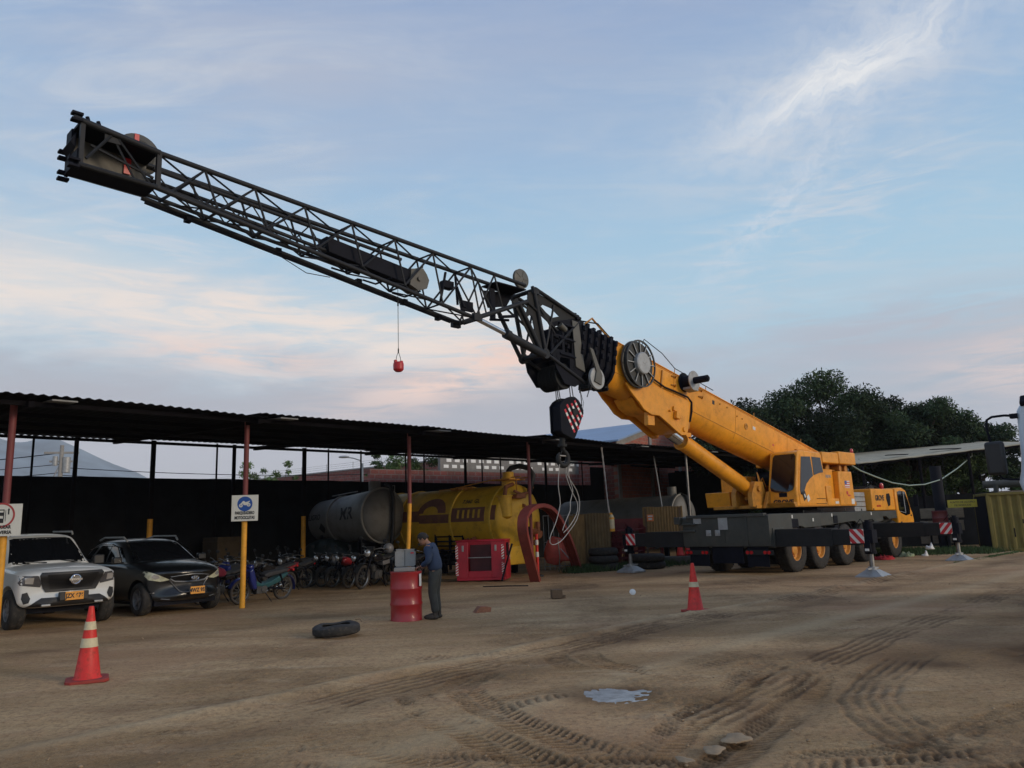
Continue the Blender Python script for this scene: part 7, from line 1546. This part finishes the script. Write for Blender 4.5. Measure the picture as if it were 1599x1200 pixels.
# ------------------------------------------------------------------ trees
def leafmat(name,c):
    m=bpy.data.materials.new(name); m.use_nodes=True; global N,L; nt=m.node_tree; N=nt.nodes; L=nt.links; b=N['Principled BSDF']
    a=nd('ShaderNodeAttribute',attribute_name='tint'); s=nd('ShaderNodeVectorMath',operation='SCALE'); s.inputs[0].default_value=c; L.new(a.outputs['Fac'],s.inputs['Scale']); L.new(s.outputs[0],b.inputs['Base Color']); b.inputs['Roughness'].default_value=.75; b.inputs['Specular IOR Level'].default_value=.15
    return m
LEAFD=leafmat('leaf_dark',(.030,.048,.022)); LEAFM=leafmat('leaf_mid',(.050,.080,.030)); LEAFL=leafmat('leaf_light',(.075,.115,.045)); BARK=mat('bark',(.07,.055,.042),.95,var=.3,bump=.4)
def crown(name,clumps,nleaf,size,m,parent,seed,feather=0):
    rg=np.random.default_rng(seed); C=[];T_=[]
    for (cx_,cy_,cz_,r) in clumps:
        n=int(nleaf*r*r); d=rg.normal(size=(n,3)); d/=np.linalg.norm(d,axis=1)[:,None]; rad=r*np.clip(rg.random(n)**.45+rg.normal(size=n)*.10,0,1.35); d[:,2]*=.72
        C.append(d*rad[:,None]+[cx_,cy_,cz_]); T_.append(np.full(n,rg.uniform(.4,1.9))*rg.uniform(.6,1.4,n))
    C=np.vstack(C); T_=np.concatenate(T_); n=len(C)
    a=rg.normal(size=(n,3)); a/=np.linalg.norm(a,axis=1)[:,None]; b=np.cross(a,rg.normal(size=(n,3))); b/=np.linalg.norm(b,axis=1)[:,None]
    s=size*rg.uniform(.6,1.4,n)[:,None]; l=a*s; w=b*s*.38
    V_=np.stack([C-l*.5,C+w*.5-l*.05,C+l*.55,C-w*.5-l*.05],1).reshape(-1,3); q=np.arange(4*n).reshape(n,4)
    me=np_mesh(bpy.data.meshes.new(name),V_,q)
    at=me.attributes.new('tint','FLOAT','FACE'); at.data.foreach_set('value',T_.astype(np.float32)[:len(me.polygons)])
    return link(name,me,[m],parent,smooth=0)
def tree(loc,h,rx,rz_,label,m,seed,n=26,nleaf=900,size=.16,trunk=.18,crown_z=.6,cat='tree',grp=None,name='tree',spread=1.0):
    rg=random.Random(seed); t=thing(name,loc,rg.uniform(0,6),label,cat,grp); cl=[]
    mb=MB(); fork=h*.32; mb.path([(0,0,-.1),(.05*h*.1,0,fork*.6),(rg.uniform(-.2,.2),rg.uniform(-.2,.2),fork)],[trunk,trunk*.8,trunk*.65],9)
    for k in range(n):
        a=rg.uniform(0,2*math.pi); rr_=rx*math.sqrt(rg.random())*spread; zz=h*crown_z+(rg.random()*2-1)*rz_*math.sqrt(max(0,1-(rr_/rx)**2*.85)); r=rg.uniform(.16,.34)*rx*(1.1-.35*rr_/rx)
        c=(rr_*math.cos(a),rr_*math.sin(a),zz); cl.append((*c,r))
        if k%2==0: 
            mid=(c[0]*.45+rg.uniform(-.2,.2),c[1]*.45+rg.uniform(-.2,.2),fork+(c[2]-fork)*.55); mb.path([(0,0,fork*.9),mid,c],[trunk*.42,trunk*.25,trunk*.07],6)
    mb.build('trunk',BARK,t,smooth=60); crown('crown',cl,nleaf/ (rx*rx)*2.2,size,m,t,seed); return t
GT='big dark trees behind the right-hand shed roof'
big=[(14.5,46,8.2,3.6,2.4,'dark round-headed tree at the left end of the big tree group, behind the boom'),(19.6,46,9.2,4.4,3.0,'tallest dark tree in the middle of the big group, top centre'),(23.8,47,8.7,3.8,2.7,'dark tree right of the tallest one in the big group'),(27.6,47.5,7.4,3.0,2.1,'spreading dark tree at the right end of the big group'),(17.0,50,8.3,4.2,3.0,'dark tree filling the gap behind the left of the group'),(25.0,52,8.0,4.2,2.8,'dark tree filling the gap behind the right of the group')]
for k,(x,y,h,rx,rz_,lb) in enumerate(big): tree((x,y,0),h,rx,rz_,lb,LEAFD,100+k,n=62,nleaf=7600,size=.20,trunk=.28,crown_z=.69,grp=GT)
low=[(13.0,40.5,4.6,2.2,1.7,'low green tree under the left end of the right-hand shed roof'),(17.5,40,4.6,2.4,1.8,'low green bush-like tree left of the yellow sign'),(21.0,40,4.8,2.5,1.9,'low green tree behind the timber boards'),(24.5,41,4.7,2.3,1.8,'low green tree behind the yellow container'),(30.2,45,4.6,1.5,1.0,'small tree at the far right edge beneath the pale roof')]
for k,(x,y,h,rx,rz_,lb) in enumerate(low): tree((x,y,0),h,rx,rz_,lb,LEAFM,200+k,n=26,nleaf=4200,size=.17,trunk=.12,crown_z=.55,grp='low trees behind the right-hand shed')
for (x,y,h,rx,rz_,m_,lb,nl) in ((-14.2,45,6.5,1.55,1.5,LEAFL,'feathery green tree rising between the carport posts, right of the sign',1700),(-18.9,46,5.6,1.25,.8,LEAFL,'small feathery tree left of the sign, seen over the fence',1200),(-23.7,46,5.0,1.3,.6,LEAFL,'tiny feathery tree top right of the utility pole',900),(-29.5,46,5.7,1.5,.8,LEAFM,'green tree top left of the utility pole',1100),(-32.5,47,5.9,1.4,.8,LEAFL,'feathery tree top at the far left edge',900),(-6.0,43,6.9,2.0,2.2,LEAFM,'dense green tree behind the third carport post',3200),(-7.2,42,6.6,.9,1.0,LEAFM,'slender light tree left of the dense one by the lamp',700)):
    tree((x,y,0),h,rx,rz_,lb,m_,int(abs(x)*10),n=20,nleaf=nl,size=.15,trunk=.10,crown_z=.74,grp='trees beyond the screen fence')
# ------------------------------------------------------------------ right-hand side
rsd=thing('lean_to_shed',(0,0,0),0,'open shed with pale weathered sheet roof on the right behind the crane','shed')
PR=mat('weathered_pale_roof',(.44,.39,.28),.85,var=.2,scale=1.2,dirt=.5,dirtcol=(.14,.12,.09))
Aa,Bb,Cc,Dd=(16.2,36.5,3.95),(24.0,35.2,4.55),(26.5,44.0,5.42),(17.2,45.0,5.0)
mb=MB(); n=40; P_=[]
for j in range(8):
    for i in range(n+1):
        s=i/n; t=j/7; p=[(Aa[q]*(1-s)+Bb[q]*s)*(1-t)+(Dd[q]*(1-s)+Cc[q]*s)*t for q in range(3)]; p[2]+=.008*math.sin(i*1.3); P_.append(p)
P_=np.array(P_); ii=np.arange(len(P_)).reshape(8,n+1); q=np.stack([ii[:-1,:-1],ii[:-1,1:],ii[1:,1:],ii[1:,:-1]],-1).reshape(-1,4)
o=link('roof',np_mesh(bpy.data.meshes.new('roof'),P_,q),[PR],rsd,smooth=60); sm=o.modifiers.new('s','SOLIDIFY'); sm.thickness=.03
for (u,v_) in ((.03,.02),(.35,.02),(.62,.02),(.97,.02),(.03,.95),(.35,.95),(.7,.95),(.97,.95)):
    p=[(Aa[q_i]*(1-u)+Bb[q_i]*u)*(1-v_)+(Dd[q_i]*(1-u)+Cc[q_i]*u)*v_ for q_i in range(3)]; mb=MB(); mb.tube((p[0],p[1],0),(p[0],p[1],p[2]-.03),.07,8); mb.build('post',POSTD,rsd)
mb=MB(); mb.tube((Aa[0],Aa[1]+.1,Aa[2]-.08),(Bb[0],Bb[1]+.1,Bb[2]-.08),.05,6); mb.build('eave_beam',POSTD,rsd)
for (a,b,c,d) in ((18.4,37.2,.5,.15),(21.0,37.6,.7,.12)): 
    mb=MB(); s=(a-16.2)/7.8; mb.box((a-c,b-.2,4.33 if a<20 else 4.56),(a+c,b+.1,4.36 if a<20 else 4.59)); mb.build('roof_patch',BLK,rsd)
# dark sheet added behind the boards, in place of shade, so the shed reads dark
scr=thing('shade_backdrop',(0,0,0),0,'added dark sheet standing in for shade behind the timber boards under the right-hand shed','screen'); mb=MB(); mb.add([(13,37.6,0),(32.0,36.4,0),(32.0,36.4,2.7),(13,37.6,2.15),(13,37.7,0),(32.0,36.5,0),(32.0,36.5,2.7),(13,37.7,2.15)],[(0,1,2,3),(7,6,5,4),(3,2,6,7),(0,3,7,4),(1,5,6,2)]); mb.build('dark_sheet',SH,scr,smooth=0)
TIM=mat('pale_board',(.20,.16,.11),.85,var=.25,scale=3,stretch=(1,1,5),dirt=.4)
for k in range(3):
    mb=MB(); mb.box((0,0,0),(1.65 if k else 1.5,.1,.42 if k else .5)); o=mb.build('timber_board',TIM,None,bevel=.01); o.location=(17.05+.05*k,33.2,.28+k*.52); o.rotation_euler=(0,0,R(-14)); tag(o,['bottom','middle','topmost'][k]+' pale timber board stacked on edge right of the crane cab','board','timber boards stacked right of the crane cab')
sg=thing('yellow_sign',(17.65,30.9,1.88),R(-12),'long yellow warning sign with dark lettering hung near the yellow container','sign')
YS=mat('sign_yellow',(.36,.31,.03),.6,var=.15,dirt=.3)
mb=MB(); mb.box((-.53,-.02,-.15),(.53,.02,.15)); b_=mb.build('sign_board',YS,sg,bevel=.004)
mb=MB(); M=face_M((0,-.022,.055),(1,0,0),(0,0,1)); add_mb(mb,text_mb('PUNTO DE ACOPIO',.10,.03,.002),0,M); M=face_M((0,-.022,-.065),(1,0,0),(0,0,1)); add_mb(mb,text_mb('DE RESIDUOS',.10,.03,.002),0,M); mb.build('lettering',mat('faded_dark_ink',(.08,.07,.02),.7),b_,smooth=0)
mb=MB(); mb.tube((-.5,.02,.15),(-.5,.02,2.0),.008,5); mb.tube((.5,.02,.15),(.5,.02,2.0),.008,5); mb.build('hanger',BLK,sg)
dm=thing('maroon_drum',(17.3,32.0,.75),0,'dark maroon drum standing on a stand under the yellow sign','drum'); mb=MB(); mb.lathe([(.29,0),(.30,.02),(.29,.04),(.29,.29),(.30,.31),(.29,.33),(.29,.56),(.30,.58),(.29,.60),(.29,.84),(.30,.86),(.29,.88),(.001,.87)],28); mb.build('drum_shell',mat('maroon_paint',(.13,.02,.02),.5,var=.2,dirt=.4),dm,smooth=50); mb=MB(); mb.box((-.35,-.35,-.06),(.35,.35,0)); 
for x in (-.3,.3):
    for y in (-.3,.3): mb.box((x-.03,y-.03,-.75),(x+.03,y+.03,-.06))
mb.build('drum_stand',POSTD,dm)
# yellow corrugated container
YC=mat('container_yellow',(.17,.135,.03),.75,var=.22,scale=1.5,dirt=.6,dirtcol=(.10,.07,.03),stretch=(1,1,.4))
ct=thing('site_container',(18.25,30.2,0),R(-20),'dull yellow corrugated container at the right edge','container')
mb=MB(); n=64; vs=[]; 
for i in range(n+1):
    x=5.2*i/n; y=.028*(1 if (i//2)%2 else -1); vs+=[(x,y,.12),(x,y,2.16)]
mb.add(vs,[(2*i,2*i+2,2*i+3,2*i+1) for i in range(n)]); mb.box((0,.04,.10),(5.2,2.3,2.14)); mb.build('container_walls',YC,ct,smooth=0)
mb=MB(); mb.box((-.05,-.06,2.14),(5.25,2.34,2.24)); mb.box((-.05,-.06,0),(5.25,2.34,.12)); mb.box((-.06,-.06,.12),(.04,.04,2.14)); mb.box((-.06,2.2,.12),(.04,2.34,2.14)); mb.build('container_frame',YC,ct,bevel=.01)
mb=MB(); mb.box((-.07,.1,.12),(-.052,2.15,2.12)); mb.build('container_end',BLK,ct)
mb=MB()
for (x,z,h) in ((1.05,1.05,.16),(.72,.55,.34),(1.9,.8,.12)): mb.box((x,-.036,z),(x+.04,-.03,z+h))
rst=mb.build('rust_stain',BLK,ct); rst['kind']='stuff'
mb=MB(); mb.tube((.2,1.5,2.60),(6,1.0,2.62),.15,20); 
for x in (.5,2.2,4): mb.box((x-.03,.5,2.24),(x+.03,1.1,2.6))
o=mb.build('grey_pipe',mat('old_grey_pipe',(.05,.05,.046),.8,var=.2,dirt=.4),None,smooth=50); o.location=(18.25,30.2,0); o.rotation_euler=(0,0,R(-20)); tag(o,'thick grey pipe lying along the top of the yellow container','pipe')
mb=MB(); mb.box((.4,-.02,2.24),(1.3,.1,2.29)); mb.box((1.6,.1,2.24),(2.5,.2,2.28)); mb.box((2.9,0,2.24),(3.6,.1,2.30)); o=mb.build('scrap_board',TIM,None); o.location=(18.25,30.2,0.002); o.rotation_euler=(0,0,R(-20)); tag(o,'scrap timber strips on the container roof edge','boards')
# dark column, rags, white object on the jack, hose
mb=MB(); mb.tube((0,0,0),(0,0,3.5),.22,14); o=mb.build('wrapped_column',mat('navy_wrap',(.004,.005,.011),.9,var=.3),None,smooth=50); o.location=(17.9,33.0,0); tag(o,'thick dark navy column left of the yellow container','column')
for (x,y,m_,lb,sx) in ((12.8,27.6,mat('red_cloth',(.40,.02,.025),.9,var=.3,scale=9),'crumpled red cloth on the ground beyond the front crane wheel',.34),(14.3,29.0,mat('pale_green_cloth',(.26,.30,.17),.9,var=.4,scale=9),'pale green rag beside the red cloth',.26),(14.9,28.9,WHITE,'small black and white rag beside the pale green one',.12),(14.6,27.9,WHITE,'white plastic bag left of the far outrigger jack',.15)):
    mb=MB(); mb.sphere((0,0,.04),(sx,sx*.6,.10),20,10); o=mb.build('discarded_cloth',m_,None,smooth=60)
    for v_ in o.data.vertices: v_.co.z=max(.005,v_.co.z*(1+.8*math.sin(v_.co.x*31)*math.cos(v_.co.y*27))); v_.co.x*=1+.25*math.sin(v_.co.y*19)
    o.location=(x,y,0 if 'bag' not in lb else .3); tag(o,lb,'cloth')
hs=MB(); C=[cw(x,y,z) for x,y,z in ((6.45,-1.2,3.30),(6.9,-1.3,3.12),(7.9,-1.4,2.93),(9.4,-1.45,2.72),(11.2,-1.45,2.64),(13,-1.45,2.70),(15,-1.5,2.93),(17.5,-1.5,3.46),(20.5,-1.4,4.15),(23.8,-.6,4.80))]
hs.path(C,.026,7); o=hs.build('hanging_hose',mat('pale_green_hose',(.26,.33,.27),.5,var=.1),None,smooth=60); tag(o,'pale green hose sagging from the crane counterweight to the right-hand roof','hose')
# grass verges
def grass(name,label,pts,n,h,m,seed):
    rg=np.random.default_rng(seed); P_=[]
    for k in range(n):
        (x0,y0,x1,y1,wd)=pts[k%len(pts)]; t=rg.random(); P_.append((x0+(x1-x0)*t+rg.normal()*wd,y0+(y1-y0)*t+rg.normal()*wd))
    P_=np.array(P_); nn=len(P_); a=rg.uniform(0,6.28,nn); hh=h*rg.uniform(.4,1.4,nn); w=.012
    b0=np.stack([P_[:,0]-w*np.cos(a),P_[:,1]-w*np.sin(a),np.zeros(nn)],1); b1=np.stack([P_[:,0]+w*np.cos(a),P_[:,1]+w*np.sin(a),np.zeros(nn)],1); tp=np.stack([P_[:,0]+hh*.5*np.sin(a*3),P_[:,1]+hh*.5*np.cos(a*2),hh],1); md=(b1+tp)/2+np.array([0,0,.02])
    V_=np.stack([b0,b1,md,tp],1).reshape(-1,3); me=np_mesh(bpy.data.meshes.new(name),V_,np.arange(4*nn).reshape(nn,4)); at=me.attributes.new('tint','FLOAT','FACE'); at.data.foreach_set('value',rg.uniform(.5,1.7,nn).astype(np.float32)[:len(me.polygons)])
    o=link(name,me,[m],None,smooth=0); tag(o,label,'grass',kind='stuff')
grass('grass','rough grass and weeds along the yard edge',[(13,30,17.5,31,.5),(14,31,18.5,32,.6),(12,31.5,16,33,.6),(17,29.5,22,32.5,.25),(2.3,27.3,4.6,28.2,.3),(3,28,7,30,.4),(1.9,26.8,2.6,27.4,.2)],26000,.20,LEAFM,3)
pts=[(cw(6+2*k,-4.25).x,cw(6+2*k,-4.25).y,cw(8+2*k,-4.3).x,cw(8+2*k,-4.3).y,.07) for k in range(8)]
grass('verge_grass','thin strip of short grass along the dirt ridge at right',pts,9000,.04,LEAFL,5)
# ------------------------------------------------------------------ truck standing at the right edge, mostly out of view
tk=thing('parked_truck',(7.40,9.19,0),R(225),'pale blue-white truck cab at the right edge with a big black mirror','truck')
TKP=mat('truck_pale_blue',(.50,.58,.66),.35,var=.06,coat=.5)
prof=[(-1.06,.55),(-1.08,1.45),(-1.12,1.62),(-1.22,1.86),(-1.25,1.98),(-1.21,2.12),(-1.185,2.30),(-1.16,2.90),(-1.10,3.0),(-.95,3.05)]
prof=prof+[(-a,b) for a,b in reversed(prof)]
mb=MB(); mb.prism(prof,'x',-2.1,0); cabt=mb.build('cab',TKP,tk,bevel=.05)
mb=MB(); mb.box((-.02,-1.0,1.95),(.012,1.0,2.75)); mb.build('windscreen',GLASS,cabt,bevel=.005)
mb=MB(); mb.box((-.02,-.7,.9),(.014,.7,1.5)); mb.build('radiator_grille',PLAS,cabt)
for s in (-1,1): mb=MB(); mb.box((-.05,s*.85-.2,.75),(.02,s*.85+.2,.98)); mb.build('headlight',LAMPS,cabt,bevel=.01)
mb=MB(); mb.prism([(-.15,2.97),(.02,2.95),(.04,3.0),(-.04,3.10),(-.2,3.10)],'y',-1.10,1.1); mb.build('sun_visor',BLK,cabt,bevel=.02)
mb=MB(); mb.box((-1.3,-1.20,1.5),(-.25,-1.165,2.8)); mb.build('cab_door',TKP,cabt)
mb=MB(); mb.box((-6.5,-1.15,1.0),(-2.3,1.15,3.2)); mb.build('cargo_box',TKP,tk,bevel=.03)
mb=MB(); mb.box((-6.6,-.5,.6),(-.1,.5,1.0)); mb.box((-.15,-1.1,.42),(.06,1.1,.72)); mb.build('chassis',BLK,tk)
for x in (-.9,-4.9):
    for s in (-1,1): wheel_parts(tk,x,s*.98,.48,.28,.28,STEEL,s,style='car')
mb=MB(); mb.path([(-.05,-1.17,2.84),(-.02,-1.30,2.86),(0,-1.44,2.855),(.01,-1.50,2.82),(.02,-1.515,2.72),(.02,-1.49,2.5)],.016,8); mb.path([(.02,-1.47,2.15),(0,-1.42,2.035),(-.03,-1.34,2.02),(-.05,-1.20,2.01)],.013,8); mb.cbox((-.04,-1.19,2.84),(.10,.09,.06)); ma=mb.build('mirror_arm',BLK,cabt,smooth=50)
mb=MB(); mb.cbox((.02,-1.455,2.305),(.13,.22,.44)); mb.build('door_mirror',PLAS,ma,bevel=.035)
